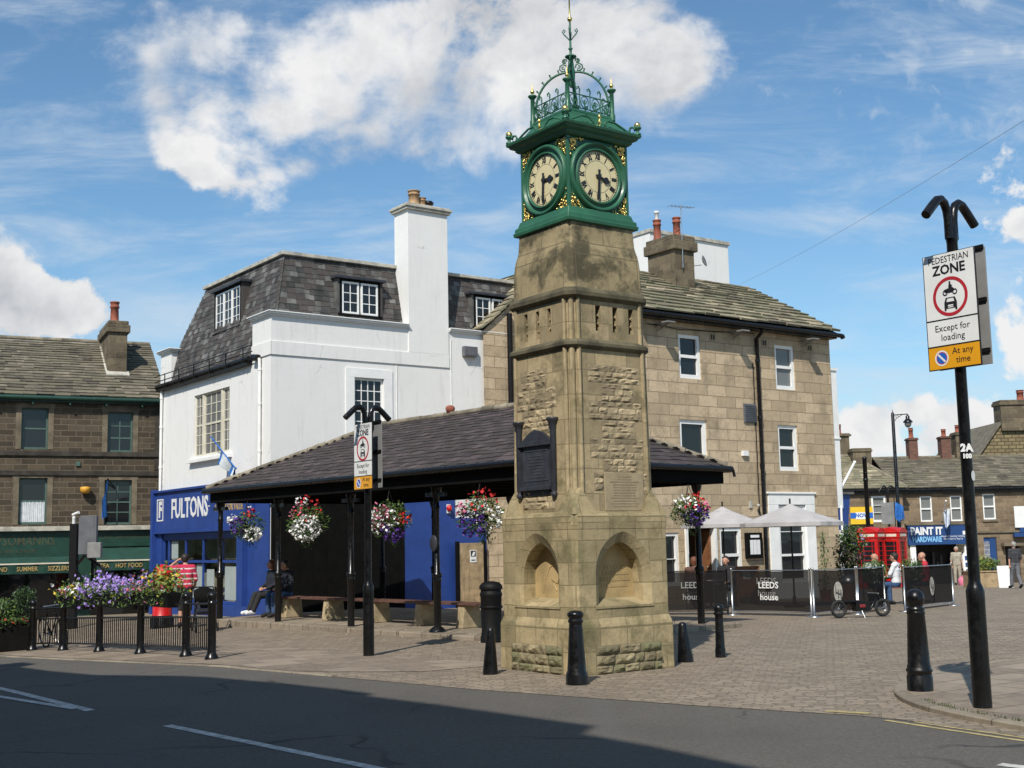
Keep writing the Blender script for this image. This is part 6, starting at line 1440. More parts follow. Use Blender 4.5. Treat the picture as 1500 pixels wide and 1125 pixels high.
mb = MB(); mb.box(-.08, -.005, -.03, .09, -.2, 2.02); mb.box(n_ * .174 + .003, n_ * .174 + .06, -.03, .09, -.2, 2.02); mb.obj('post', M['black_wood'], t)
mb = MB(); mb.box(.38, .60, -.012, -.001, 1.40, 1.76); s_ = mb.obj('notice', M['sign_white'], p)
mb = MB(); mb.box(.40, .58, -.016, -.0125, 1.57, 1.74); mb.box(.42, .56, -.016, -.0125, 1.45, 1.48); mb.obj('notice_print', M['sign_black'], s_)
mb = MB(); mb.prism([(.43, -.0165, 1.59), (.52, -.0165, 1.59), (.56, -.0165, 1.70), (.49, -.0165, 1.71)], (0, -.002, 0)); mb.obj('pictogram', M['sign_white'], s_)
ax_, ay_ = xy(19.98, 30.93)
t = thing('alarm_bell', 'small red alarm bell on the white wall above the blue dado', 'alarm', (ax_, ay_, 2.74), ANG)
mb = MB(); mb.box(-.06, .06, -.03, .0, -.14, .12); mb.obj('backplate', M['sign_white'], t)
mb = MB(); mb.ball((0, -.06, .0), .085, 12, 1.2); mb.obj('gong', M['red_box'], t)

# ------------------------------------------------------------------ people
def capsule(bm_, p, q, r0, r1):
    p, q = Vector(p), Vector(q); d = q - p; L = d.length
    for c, r in ((p, r0), (q, r1)): bmesh.ops.create_icosphere(bm_, subdivisions=2, radius=r, matrix=Matrix.Translation(c))
    if L > 1e-4:
        m = Matrix.Translation((p + q) / 2) @ d.to_track_quat('Z', 'Y').to_matrix().to_4x4()
        bmesh.ops.create_cone(bm_, cap_ends=True, segments=12, radius1=r0, radius2=r1, depth=L, matrix=m)
def skin_mesh(name, caps, mat, par, voxel=.014, infl=0.0, smooth=3):
    """one continuous surface grown over tapered limbs"""
    bm_ = bmesh.new()
    for p, q, a, b in caps: capsule(bm_, p, q, a + infl, b + infl)
    me = bpy.data.meshes.new('limbs'); bm_.to_mesh(me); bm_.free()
    o = bpy.data.objects.new(name, me); COL.objects.link(o)
    m = o.modifiers.new('r', 'REMESH'); m.mode = 'VOXEL'; m.voxel_size = voxel; m.use_smooth_shade = True
    s_ = o.modifiers.new('s', 'SMOOTH'); s_.iterations = smooth; s_.factor = .5
    dg = bpy.context.evaluated_depsgraph_get(); nm = bpy.data.meshes.new_from_object(o.evaluated_get(dg)); nm.name = name
    o.modifiers.clear(); o.data = nm; nm.materials.clear(); nm.materials.append(mat); o.parent = par
    for p in nm.polygons: p.use_smooth = True
    return o
def mirror(p): return (-p[0], p[1], p[2])
def person(label, loc, yaw, J, top, legs, shoes, hair, sleeves=.5, group=None, scale=1.0, hairlen=0, voxel=.014, shorts=False, cat='person'):
    t = thing('person', label, cat, loc, yaw, group); t.scale = (scale,) * 3
    g = lambda k: Vector(J[k])
    pel, wai, che, nek, hed = g('pelvis'), g('waist'), g('chest'), g('neck'), g('head')
    fwd = g('face') if 'face' in J else Vector((0, 1, 0)); fwd.normalize(); side = fwd.cross(UP).normalized()
    sx = Vector((1, 0, 0)) if 'side' not in J else g('side')
    torso = [(pel - sx * .075, wai - sx * .065, .108, .100), (pel + sx * .075, wai + sx * .065, .108, .100), (wai - sx * .065, che - sx * .085, .100, .105), (wai + sx * .065, che + sx * .085, .100, .105), (g('shL'), g('shR'), .068, .068), (che, nek, .10, .055)]
    body = list(torso) + [(nek, hed, .052, .055), (hed + UP * .015, hed + UP * .03 - fwd * .02, .092, .094), (hed - UP * .07 + fwd * .03, hed - UP * .02 + fwd * .02, .058, .075), (hed + fwd * .088 - UP * .012, hed + fwd * .112 - UP * .032, .010, .014), (hed + side * .092 - UP * .01, hed + side * .094 - UP * .04, .016, .012), (hed - side * .092 - UP * .01, hed - side * .094 - UP * .04, .016, .012)]
    arms, hands, leg, feet = [], [], [], []
    for s_ in 'LR':
        sh_, el, wr, ha = g('sh' + s_), g('el' + s_), g('wr' + s_), g('ha' + s_)
        arms += [(sh_, el, .054, .043)]; body += [(sh_, el, .052, .041), (el, wr, .041, .029)]
        d = (ha - wr).normalized(); k = d.cross(UP); k = k.normalized() if k.length > .05 else Vector((0, 1, 0)); dn = d.cross(k).normalized()
        palm = wr + d * .085
        body += [(wr, palm, .028, .026), (wr + d * .05 - k * .022, palm - k * .024, .018, .016), (wr + d * .05 + k * .022, palm + k * .024, .018, .016)]
        for i, ln in enumerate((.062, .075, .070, .052)):
            b = palm + k * (-.03 + .02 * i); m_ = b + d * ln * .55 + dn * .008; e = m_ + d * ln * .45 + dn * .025; body += [(b, m_, .0105, .0098), (m_, e, .0098, .0085)]
        th = wr + d * .03 + k * -.035; body += [(th, th + d * .035 - k * .02, .0125, .011), (th + d * .035 - k * .02, th + d * .065 - k * .012 + dn * .01, .011, .009)]
        hp, kn, an, to = g('hip' + s_), g('kn' + s_), g('an' + s_), g('to' + s_)
        body += [(hp, kn, .085, .058), (kn, an, .056, .04), (an, to, .042, .03)]
        leg += [(hp, kn, .088, .060)] + ([(kn, kn.lerp(an, .12), .062, .06)] if shorts else [(kn, an + (kn - an) * .08, .062, .052)])
        feet += [(an - (to - an).normalized() * .03, to, .044, .036), (an, an + UP * .02, .044, .042)]
    skin_mesh('body', body, M['skin'], t, voxel * .85)
    low_ = [c for c in torso[:2]]
    hem = wai.lerp(pel, .75)
    skin_mesh('shirt', torso[2:5] + [(che, nek - UP * .03, .10, .06), (hem - sx * .07, wai - sx * .065, .112, .102), (hem + sx * .07, wai + sx * .065, .112, .102)] + [(a, a.lerp(b, sleeves * 2 if sleeves < .5 else 1), p, q) for a, b, p, q in arms] + ([(g('el' + s_), g('wr' + s_), .043, .036) for s_ in 'LR'] if sleeves >= 1 else []), top, t, voxel, .014)
    skin_mesh('trousers', [(pel - sx * .075, pel.lerp(wai, .5) - sx * .07, .11, .10), (pel + sx * .075, pel.lerp(wai, .5) + sx * .07, .11, .10)] + leg, legs, t, voxel, .012)
    for s_, c in (('L', feet[:2]), ('R', feet[2:])): skin_mesh('shoe', c, shoes, t, voxel, .012)
    if hair:
        hc = [(hed + UP * .035 - fwd * .02, hed + UP * .03 - fwd * .03, .100, .101), (hed - UP * .02 - fwd * .05, hed + UP * .02 - fwd * .04, .075, .09)]
        if hairlen: hc += [(hed - fwd * .05, hed - fwd * .07 - UP * hairlen, .085, .05), (hed + side * .06 - fwd * .02, hed + side * .07 - fwd * .03 - UP * hairlen, .05, .03), (hed - side * .06 - fwd * .02, hed - side * .07 - fwd * .03 - UP * hairlen, .05, .03)]
        skin_mesh('hair', hc, hair, t, voxel, 0)
    mb = MB()
    for s_ in (-1, 1): mb.ball(hed + fwd * .085 + side * s_ * .034 + UP * .012, .012, 6)
    mb.obj('eyes', M['sign_black'], t)
    mb = MB(); mb.obox(hed + fwd * .098 - UP * .066, side * .022, UP * .004, fwd * .004); mb.obj('mouth', M['wood_brown'], t)
    return t
def pose(sit=False, **kw):
    J = dict(pelvis=(0, 0, .95), waist=(0, 0, 1.10), chest=(0, -.01, 1.32), neck=(0, 0, 1.50), head=(0, .03, 1.645), shL=(-.18, -.01, 1.43), shR=(.18, -.01, 1.43), elL=(-.235, -.03, 1.15), elR=(.235, -.03, 1.15), wrL=(-.245, .05, .90), wrR=(.245, .05, .90), haL=(-.245, .08, .8), haR=(.245, .08, .8),
             hipL=(-.09, 0, .92), hipR=(.09, 0, .92), knL=(-.10, .02, .50), knR=(.10, .02, .50), anL=(-.10, -.02, .085), anR=(.10, -.02, .085), toL=(-.12, .13, .04), toR=(.12, .13, .04))
    if sit:
        dz = -.40
        for k in ('pelvis', 'waist', 'chest', 'neck', 'head', 'shL', 'shR', 'hipL', 'hipR'): x_, y_, z_ = J[k]; J[k] = (x_, y_, z_ + dz)
        J.update(knL=(-.12, .43, .53), knR=(.12, .43, .53), anL=(-.12, .42, .085), anR=(.12, .44, .085), toL=(-.13, .57, .04), toR=(.13, .59, .04), elL=(-.24, .02, .78), elR=(.24, .02, .78), wrL=(-.14, .24, .68), wrR=(.14, .24, .68), haL=(-.06, .32, .66), haR=(.06, .32, .66))
    J.update(kw); return J
def face_yaw(dx, dy): return math.atan2(-dx, dy)
M['shirt_stripe'] = stripes('red_white_stripes', (.68, .60, .60), (.48, .022, .07), .12, .74)
M['jeans'] = plain('blue_denim', (.035, .075, .17), .85, var=.25, scale=8, bmp=.9, bscale=16)
M['navy'] = plain('navy_jacket', (.010, .013, .024), .8, var=.3, bmp=.9, bscale=16)
M['dark_cloth'] = plain('dark_cloth', (.016, .016, .018), .85, var=.3, bmp=.9, bscale=16)
M['charcoal'] = plain('charcoal_cloth', (.035, .035, .04), .85, var=.25, bmp=.9, bscale=16)
M['beige'] = plain('beige_cloth', (.36, .32, .25), .85, var=.2, bmp=.9, bscale=16)
M['red_cloth'] = plain('red_cloth', (.48, .02, .04), .8, var=.2, bmp=.9, bscale=16)
M['dark_red'] = plain('dull_red_plastic', (.20, .02, .022), .5)
M['white_cloth'] = plain('white_shirt', (.70, .71, .73), .8, var=.12, bmp=.9, bscale=16)
M['brown_cloth'] = plain('brown_cloth', (.10, .045, .03), .85, var=.3, bmp=.9, bscale=16)
M['grey_trouser'] = plain('grey_trousers', (.13, .135, .15), .85, var=.2, bmp=.9, bscale=16)
mx, my = -7.95, 30.2
person('man in red and white striped shirt from behind, arm raised, by the pillar box', (mx, my, gz(mx, my)), R(12), pose(elL=(-.40, .06, 1.42), wrL=(-.20, .24, 1.60), haL=(-.10, .26, 1.66), elR=(.25, .02, 1.15), wrR=(.22, .20, 1.0), haR=(.20, .28, .97), head=(-.01, .05, 1.64)), M['shirt_stripe'], M['dark_cloth'], M['dark_cloth'], M['hair_dark'], .5, shorts=True)
def sit_at(r_, l): x, y = sh(r_, l); return (x, y, SZ + .015)
FW = face_yaw(-math.cos(SA), -math.sin(SA))
person('auburn-haired person in navy jacket and black trousers on the shelter bench', sit_at(BR - .02, 11.15), FW, pose(True, head=(.02, .05, 1.245), face=(.35, 1, 0), knL=(-.1, .44, .5), anL=(-.05, .60, .11), anR=(.12, .62, .11), toL=(-.04, .75, .10), toR=(.13, .77, .10)), M['navy'], M['dark_cloth'], M['white_cloth'], M['hair_red'], 1.0, hairlen=.10)
person('dark-haired person in navy jacket and blue jeans sitting on the shelter bench', sit_at(BR + .0, 10.55), FW, pose(True, head=(0, .06, 1.235), face=(.2, 1, -.2)), M['navy'], M['jeans'], M['dark_cloth'], M['hair_dark'], 1.0, hairlen=.05)
# right of the square
p = (18.35, 48.0); person('man in black t-shirt and grey trousers walking away at the right edge of the square', (at(1487, 830, 48).x, 48, gz(at(1487, 830, 48).x, 48)), R(8), pose(knL=(-.10, .12, .51), anL=(-.1, .16, .09), toL=(-.11, .31, .05), knR=(.10, .0, .50), anR=(.1, -.20, .12), toR=(.11, -.07, .04), wrR=(.27, .12, .92), haR=(.27, .17, .83), wrL=(-.26, -.06, .90), haL=(-.26, -.07, .8)), M['charcoal'], M['grey_trouser'], M['dark_cloth'], M['hair_grey'], .5, scale=1.0)
q = at(1402, 830, 58); person('person in beige shirt and trousers standing outside the hardware shop', (q.x, 58, gz(q.x, 58)), R(170), pose(), M['beige'], M['beige'], M['dark_cloth'], M['hair_grey'], .5)

# ------------------------------------------------------------------ cafe terrace
def mesh_mat():
    m, t, b = newmat('see_through_mesh'); n, l = t.n, t.l
    b.inputs['Base Color'].default_value = (.014, .013, .013, 1); b.inputs['Roughness'].default_value = .9; setin(b, 'Specular IOR Level', .1)
    tr = n.new('ShaderNodeBsdfTransparent'); mx_ = n.new('ShaderNodeMixShader'); mx_.inputs[0].default_value = .94
    l.new(tr.outputs[0], mx_.inputs[1]); l.new(b.outputs[0], mx_.inputs[2]); l.new(mx_.outputs[0], n['Material Output'].inputs[0]); return m
M['mesh'] = mesh_mat()
def screen(label, A, B, h, words=None, badge=None, postmat='steel', dim=False):
    """windbreak of dark mesh stretched between two posts on flat feet"""
    A, B = Vector((*A, gz(*A))), Vector((*B, gz(*B))); d = B - A; d.z = 0; L = d.length; ang = math.atan2(d.y, d.x)
    t = thing('windbreak_screen', label, 'windbreak', A, ang, 'mesh windbreaks round the cafe terrace'); sl = (B.z - A.z)
    mb = MB(); n = 12; vs = []
    for i in range(n + 1):
        x = .03 + (L - .06) * i / n; s_ = .012 * math.sin(math.pi * i / n); vs += [(x, s_, .10 + sl * i / n + s_), (x, s_, h - .03 + sl * i / n - s_)]
    mb.add(vs, [(2 * i, 2 * i + 2, 2 * i + 3, 2 * i + 1) for i in range(n)]); m_ = mb.obj('mesh_panel', M['mesh'], t)
    for x, z in ((0, 0), (L, sl)):
        mb = MB(); mb.lathe([(.16, z), (.16, z + .012), (.025, z + .02), (.024, z + h), (.03, z + h + .005), (.03, z + h + .03), (.005, z + h + .04)], (x, 0, 0), 12); mb.obj('post', M[postmat], t)
    mb = MB(); mb.tube([(0, 0, h - .02), (L, 0, h - .02 + sl)], .014, 6); mb.tube([(0, 0, .09), (L, 0, .09 + sl)], .014, 6); mb.obj('rail', M['black_dull'] if dim else M[postmat], t)
    if words:
        mb = MB(); c = L * words
        text_geo(mb, 'LEEDS', .21, (c, -.012, h * .66), X, UP, sx=.95, off=.003, ext=.002); text_geo(mb, 'house', .20, (c + .01, -.012, h * .40), X, UP, sx=1.0, off=.003, ext=.002); o = mb.obj('lettering', M['grey_metal'] if dim else M['sign_white'], m_)
        if not dim:
            mb = MB(); text_geo(mb, 'LEEDS', .21, (c - .05, -.009, h * .75), X, UP, sx=.95, off=.0, ext=.001); text_geo(mb, 'house', .20, (c - .05, -.009, h * .49), X, UP, sx=1.0, off=.0, ext=.001); mb.obj('shadow_lettering', M['grey_metal'], m_)
    if badge:
        c = L * badge; mb = MB(); mb.add([(c + .145 * math.cos(6.283 * i / 32), -.014, h * .50 + .23 * math.sin(6.283 * i / 32)) for i in range(32)], [tuple(range(32))]); o = mb.obj('oval_badge', M['pale_cap'], m_)
        mb = MB(); text_geo(mb, 'L', .30, (c - .055, -.018, h * .55), X, UP, sx=.6, off=.0, ext=.001); text_geo(mb, 'H', .30, (c + .045, -.018, h * .44), X, UP, sx=.62, off=.0, ext=.001); mb.obj('monogram', M['sign_black'], o)
    return t
fx = lambda px_, d: tuple(at(px_, 840, d).xy)
screen('dark mesh windbreak with dim lettering, directly right of the clock tower', fx(962, 30.6), fx(1064, 30.2), 1.06, .5, None, 'black_iron', True)
screen('long mesh windbreak with white cafe lettering facing the square', fx(1071, 30.0), fx(1186, 28.6), 1.06, .48)
screen('mesh windbreak with an oval monogram behind the small-wheeled bike', fx(1190, 28.4), fx(1253, 29.2), 1.06, None, .56)
screen('narrow mesh windbreak without badge, before a clipped bay tree', fx(1255, 29.3), fx(1294, 30.8), 1.06, None, None)
screen('mesh windbreak with oval monogram at the right end of the terrace', fx(1323, 30.0), fx(1394, 32.4), 1.06, None, .55)
def parasol(label, x, y, rz, rad, h):
    z0 = gz(x, y); t = thing('parasol', label, 'parasol', (x, y, z0), rz, 'cafe parasols'); hh = h - z0
    mb = MB(); n = 8; vs = [(0, 0, hh)]
    for k in range(1, 7):
        f = k / 6
        for i in range(n * 4):
            a = 6.283 * i / (n * 4); sc_ = 1 - .055 * (1 - abs(((i % 4) - 2) / 2)) * f * 1.4
            vs.append((rad * f * sc_ * math.cos(a), rad * f * sc_ * math.sin(a), hh - (hh - 2.12 + z0 * 0) * (f ** .92) * 1.0 if False else hh - .48 * f ** .95))
    m = n * 4; fs = [(0, 1 + i, 1 + (i + 1) % m) for i in range(m)]
    for k in range(5): fs += [(1 + k * m + i, 1 + (k + 1) * m + i, 1 + (k + 1) * m + (i + 1) % m, 1 + k * m + (i + 1) % m) for i in range(m)]
    vs2 = [(x_ * 1.0, y_ * 1.0, z_ - .10) for x_, y_, z_ in vs[-m:]]; b = len(vs); vs += vs2; fs += [(b - m + i, b + i, b + (i + 1) % m, b - m + (i + 1) % m) for i in range(m)]
    mb.add(vs, fs); c = mb.obj('canopy', M['parasol'], t)
    mb = MB(); vs = [(0, 0, hh + .03)] + [(.30 * math.cos(6.283 * i / 16) * (1 if i % 2 == 0 else .93), .30 * math.sin(6.283 * i / 16) * (1 if i % 2 == 0 else .93), hh - .115) for i in range(16)]; mb.add(vs, [(0, 1 + i, 1 + (i + 1) % 16) for i in range(16)]); mb.obj('vent', M['parasol'], c)
    mb = MB(); mb.tube([(0, 0, .05), (0, 0, hh + .16)], .024, 8); mb.obj('pole', M['black_iron'], t)
    for i in range(8):
        a = 6.283 * i / 8; mb = MB(); mb.tube([(0, 0, hh - .05), (rad * .97 * math.cos(a), rad * .97 * math.sin(a), hh - .495)], .010, 4); mb.tube([(0, 0, hh - .56), (rad * .5 * math.cos(a), rad * .5 * math.sin(a), hh - .29)], .009, 4); mb.obj('rib', M['black_iron'], t)
    mb = MB(); mb.lathe([(.28, 0), (.28, .05), (.06, .08), (.04, .3)], (0, 0, 0), 16); mb.obj('base', M['black_dull'], t)
x, y = fx(1062, 35.5); parasol('pale beige parasol half behind the right shelter post', x, y, .2, 1.25, 2.58)
x, y = fx(1162, 33.2); parasol('pale beige parasol in front of the large white-framed window', x, y, .35, 1.38, 2.56)
def cafe_chair(label, x, y, yaw):
    t = thing('cafe_chair', label, 'chair', (x, y, gz(x, y)), yaw, 'chairs on the cafe terrace'); A = M['black_iron']
    mb = MB(); mb.box(-.2, .2, -.2, .2, .43, .455); mb.obj('seat', M['bench_wood'], t, .01)
    mb = MB(); mb.box(-.2, .2, -.225, -.20, .58, .84); mb.obj('backrest', M['bench_wood'], t, .01)
    for sx in (-.18, .18):
        mb = MB(); mb.tube([(sx, -.2, 0), (sx, -.21, .86)], .014, 6); mb.obj('leg', A, t)
        mb = MB(); mb.tube([(sx, .18, 0), (sx, .18, .43)], .014, 6); mb.obj('leg', A, t)
def cafe_table(label, x, y):
    t = thing('cafe_table', label, 'table', (x, y, gz(x, y)), .4, 'tables on the cafe terrace')
    mb = MB(); mb.lathe([(.36, .71), (.37, .72), (.37, .735), (.36, .74)], (0, 0, 0), 20); mb.obj('tabletop', M['steel'], t)
    mb = MB(); mb.tube([(0, 0, .02), (0, 0, .71)], .03, 8); mb.lathe([(.22, 0), (.22, .02), (.05, .04)], (0, 0, 0), 14); mb.obj('pedestal', M['black_iron'], t)
def sitter(label, px_, d, yaw, *a, **k):
    x, y = fx(px_, d); cafe_chair('dark cafe chair under the ' + k.pop('ch'), x, y, yaw); return person(label, (x, y, gz(x, y)), yaw, *a, **k)
sitter('auburn-haired person seated behind the dim-lettered windbreak, back to the square', 1017, 33.0, R(-20), pose(True, head=(0, .04, 1.25)), M['brown_cloth'], M['dark_cloth'], M['dark_cloth'], M['hair_red'], .5, hairlen=.08, ch='auburn-haired person behind the first windbreak')
sitter('person in a white shirt seated beside the tall purple shrub, head bowed', 1279, 33.4, R(-60), pose(True, head=(0, .09, 1.235)), M['white_cloth'], M['jeans'], M['dark_cloth'], None, .5, ch='person in a white shirt')
sitter('bald person in a red shirt seated behind the rightmost windbreak', 1355, 34.5, R(70), pose(True, head=(0, .07, 1.24)), M['red_cloth'], M['charcoal'], M['dark_cloth'], None, .5, ch='bald person in red')
sitter('person in a white top with blue jeans seated in the gap between windbreaks', 1312, 33.8, R(60), pose(True, elL=(-.24, .1, .8), wrL=(-.2, .33, .66)), M['white_cloth'], M['jeans'], M['dark_cloth'], M['hair_dark'], .5, ch='person in jeans at the gap')
sitter('dark-haired person half hidden behind the right shelter post on the terrace', 1064, 34.0, R(150), pose(True), M['dark_cloth'], M['dark_cloth'], M['dark_cloth'], M['hair_dark'], 1.0, ch='person hidden behind the shelter post')
x, y = fx(1296, 34.0); cafe_table('round steel table between the seated pair near the phone boxes', x, y)
x, y = fx(1334, 34.6); cafe_table('round steel table beside the bald person in red', x, y)
x, y = fx(1040, 33.8); cafe_table('round steel table beside the auburn-haired person', x, y)
# board propped by the cafe door
x, y = fx(1093, 35.6)
t = thing('menu_board', 'brown wooden folding menu board with a white sheet below the menu case', 'menu board', (x, y, gz(x, y)), R(15))
mb = MB(); mb.box(-.32, -.26, -.03, .0, 0, 1.06); mb.box(.26, .32, -.03, .0, 0, 1.06); mb.box(-.26, .26, -.03, .0, .98, 1.06); mb.box(-.26, .26, -.03, .0, .2, .28); mb.box(-.26, .26, -.012, -.004, .28, .98); f = mb.obj('frame', M['wood_brown'], t, .004)
mb = MB(); mb.box(-.10, .12, -.016, -.0125, .70, .90); mb.obj('menu_sheet', M['sign_white'], f)
mb = MB(); mb.obox((.34, .18, .53), (.03, .0, 0), (0, .22, 0), (0, -.06, .53)); mb.obj('rear_leaf', M['wood_brown'], t)
x, y = fx(1242, 31.0)
t = thing('ash_bin', 'brown bin with a domed steel lid behind the monogram windbreak', 'bin', (x, y, gz(x, y)))
mb = MB(); mb.lathe([(.19, 0), (.19, .66), (.2, .68)], (0, 0, 0), 16); mb.obj('body', M['wood_brown'], t)
mb = MB(); mb.lathe([(.21, .68), (.21, .72), (.17, .80), (.09, .86), (.01, .88)], (0, 0, 0), 16); mb.obj('lid', M['steel'], t)
# small bike leaning along the screens
A = Vector((*fx(1226, 27.7), 0)); B = Vector((*fx(1290, 28.0), 0)); d = (B - A).normalized(); L = (B - A).length; ang = math.atan2(d.y, d.x)
t = thing('mini_bike', 'low black small-wheeled bike with red rear lamp before the monogram windbreak', 'bike', (A.x, A.y, gz(A.x, A.y)), ang)
def torus_pts(c, r, n=20): return [(c[0] + r * math.cos(6.283 * i / n), c[1], c[2] + r * math.sin(6.283 * i / n)) for i in range(n + 1)]
for cx in (0, L):
    mb = MB(); mb.tube(torus_pts((cx, 0, .20), .165), .036, 8, False); w = mb.obj('wheel', M['tyre'], t)
    mb = MB()
    for k in range(10): a = 6.283 * k / 10; mb.tube([(cx, 0, .20), (cx + .14 * math.cos(a), 0, .20 + .14 * math.sin(a))], .006, 4)
    mb.lathe([(.03, -.04), (.03, .04)], (0, 0, 0), 8) if False else mb.ball((cx, 0, .2), .035, 8); mb.obj('spokes', M['louvre'], w)
mb = MB(); mb.tube([(0, 0, .2), (.25, 0, .34), (L - .22, 0, .30), (L - .1, 0, .46), (L, 0, .2)], .028, 8); mb.tube([(.25, 0, .34), (.45, 0, .18), (L - .3, 0, .18), (L - .22, 0, .30)], .03, 8); mb.box(.38, .72, -.09, .09, .14, .34); mb.tube([(L - .1, 0, .44), (L - .16, 0, .52)], .02, 6); mb.obj('frame', M['black_iron'], t)
mb = MB(); mb.box(.12, .50, -.09, .09, .33, .38); mb.obj('seat', M['black_dull'], t, .03)
mb = MB(); mb.tube([(L - .22, -.22, .52), (L - .16, -.1, .52), (L - .16, .1, .52), (L - .22, .22, .52)], .012, 6); mb.obj('handlebar', M['steel'], t)
mb = MB(); mb.box(.46, .60, -.12, -.085, .22, .29); mb.obj('red_lamp', M['dark_red'], t, .01)
mb = MB(); mb.tube([(.5, -.12, .15), (.52, -.2, .0)], .012, 5); mb.obj('prop_stand', M['steel'], t)

# plants round the terrace
def potted_tree(name, label, x, y, hs, rx, rz_, n, leaf, size, seed, pot='black_dull', extra=None, cat='potted tree', grp=None, ph=.38):
    r = random.Random(seed); t = thing(name, label, cat, (x, y, gz(x, y)), 0, grp)
    mb = MB(); mb.lathe([(.15, 0), (.17, .02), (.22, ph - .04), (.24, ph), (.21, ph), (.2, ph - .04)], (0, 0, 0), 14); p = mb.obj('pot', M[pot], t)
    mb = MB(); mb.tube([(0, 0, ph - .05), (.01, 0, hs * .7), (0, .01, hs)], [.022, .018, .012], 6)
    for k in range(5): a = r.uniform(0, 6.28); mb.tube([(0, 0, hs - .1 * k * .5), (.5 * rx * math.cos(a), .5 * rx * math.sin(a), hs + rz_ * r.uniform(-.3, .5))], [.012, .005], 5)
    mb.obj('trunk', M['bark'], t)
    mb = MB(); leaves(mb, blob_pts(n, (0, 0, hs), rx, rx, rz_, r, .3), size, r, .8); mb.obj('crown', M[leaf], t)
    if extra:
        for col, nm, k, c, s_ in extra: mb = MB(); (petals if col.startswith('fl') else leaves)(mb, blob_pts(k, c, s_[0], s_[0], s_[1], r, .4), .10, r); mb.obj(nm, M[col], t)
    return t
x, y = fx(1246, 34.0); potted_tree('tall_shrub', 'tall potted shrub with dark and purple foliage in front of the phone boxes', x, y, 1.30, .40, .85, 1500, 'leaf_dark', .12, 71, extra=[('leaf_purple', 'purple_foliage', 520, (.05, -.1, 1.1), (.46, .7)), ('fl_lilac', 'lilac_flowers', 9, (.2, -.2, 1.7), (.25, .25)), ('leaf', 'green_foliage', 420, (.14, -.1, 1.75), (.36, .42))], cat='shrub')
x, y = fx(1282, 31.8); potted_tree('bay_tree', 'clipped bay tree on a slim stem behind the narrow windbreak', x, y, .92, .36, .30, 520, 'leaf', .10, 72, grp='potted bay trees')
x, y = fx(1336, 32.0); potted_tree('bay_tree', 'clipped bay tree on a slim stem behind the rightmost windbreak', x, y, .95, .32, .30, 480, 'leaf', .10, 73, grp='potted bay trees')
x, y = fx(1208, 36.5); r = random.Random(74); t = thing('climbing_plant', 'slim climbing plant trained up a cane right of the large white window', 'climber', (x, y, gz(x, y)))
mb = MB(); mb.tube([(0, 0, 0), (.02, 0, 1.0), (0, 0, 2.0)], .012, 5); mb.obj('cane', M['bark'], t); mb = MB(); leaves(mb, [(r.gauss(0, .07), r.gauss(0, .07), r.uniform(.2, 2.0)) for _ in range(240)], .10, r, .8); mb.obj('foliage', M['leaf'], t); mb = MB(); mb.lathe([(.12, 0), (.16, .3), (.17, .32)], (0, 0, 0), 12); mb.obj('pot', M['red_brick_pot'], t)
# ------------------------------------------------------------------ telephone boxes
def phone_box(label, px_, d):
    x, y = fx(px_, d); t = thing('telephone_box', label, 'telephone box', (x, y, gz(x, y)), R(-38), 'red telephone boxes'); RB = M['red_box']; w = .43
    mb = MB(); mb.box(-w - .03, w + .03, -w - .03, w + .03, -.2, .16)
    for sx in (-1, 1):
        for sy in (-1, 1): mb.box(sx * w - .06 if sx > 0 else sx * w, sx * w if sx > 0 else sx * w + .06, sy * w - .06 if sy > 0 else sy * w, sy * w if sy > 0 else sy * w + .06, .16, 2.12)
    mb.box(-w, w, -w, w, 2.08, 2.14); b = mb.obj('body', RB, t, .01)
    mb = MB(); mb.box(-w - .03, w + .03, -w - .03, w + .03, 2.141, 2.36); mb.box(-w - .06, w + .06, -w - .06, w + .06, 2.361, 2.40); rf = mb.obj('entablature', RB, t, .01)
    mb = MB(); n = 8
    for ax, nn in FACES:
        pts = [nn * (w + .05) + ax * (-(w + .05) + 2 * (w + .05) * i / n) + UP * (2.40 + .17 * math.sin(math.pi * i / n)) for i in range(n + 1)]; mb.prism(pts, -nn * (w + .04))
    mb.ball((0, 0, 2.44), .42, 14, .42); mb.obj('domed_roof', RB, t)
    mb = MB()
    for ax, nn in FACES: mb.obox(nn * (w + .032) + UP * 2.25, ax * .33, nn * .004, UP * .055)
    mb.obj('sign_panel', M['cream_paint'], rf)
    for ax, nn in FACES:
        mb = MB(); O = nn * (w - .02)
        bar(mb, O, ax, nn, -w + .061, -w + .13, .17, 2.07, -.02, .01); bar(mb, O, ax, nn, w - .13, w - .061, .17, 2.07, -.02, .01); bar(mb, O, ax, nn, -w + .13, w - .13, .17, .42, -.02, .01); bar(mb, O, ax, nn, -w + .13, w - .13, 1.98, 2.07, -.02, .01)
        for k in range(1, 8): bar(mb, O, ax, nn, -w + .13, w - .13, .42 + k * .195 - .01, .42 + k * .195 + .01, -.015, .004)
        for q in (-.19, .19): bar(mb, O, ax, nn, q - .01, q + .01, .42, 1.98, -.015, .003)
        o = mb.obj('door' if nn.y < -.5 else 'side_panel', RB, t); mb = MB(); bar(mb, O, ax, nn, -w + .13, w - .13, .42, 1.98, -.012, -.008); mb.obj('panes', M['glass'], o)
phone_box('left of the two red telephone boxes, behind the tall shrub', 1279, 53.5)
phone_box('right of the two red telephone boxes, next to the hardware shop', 1311, 54.0)
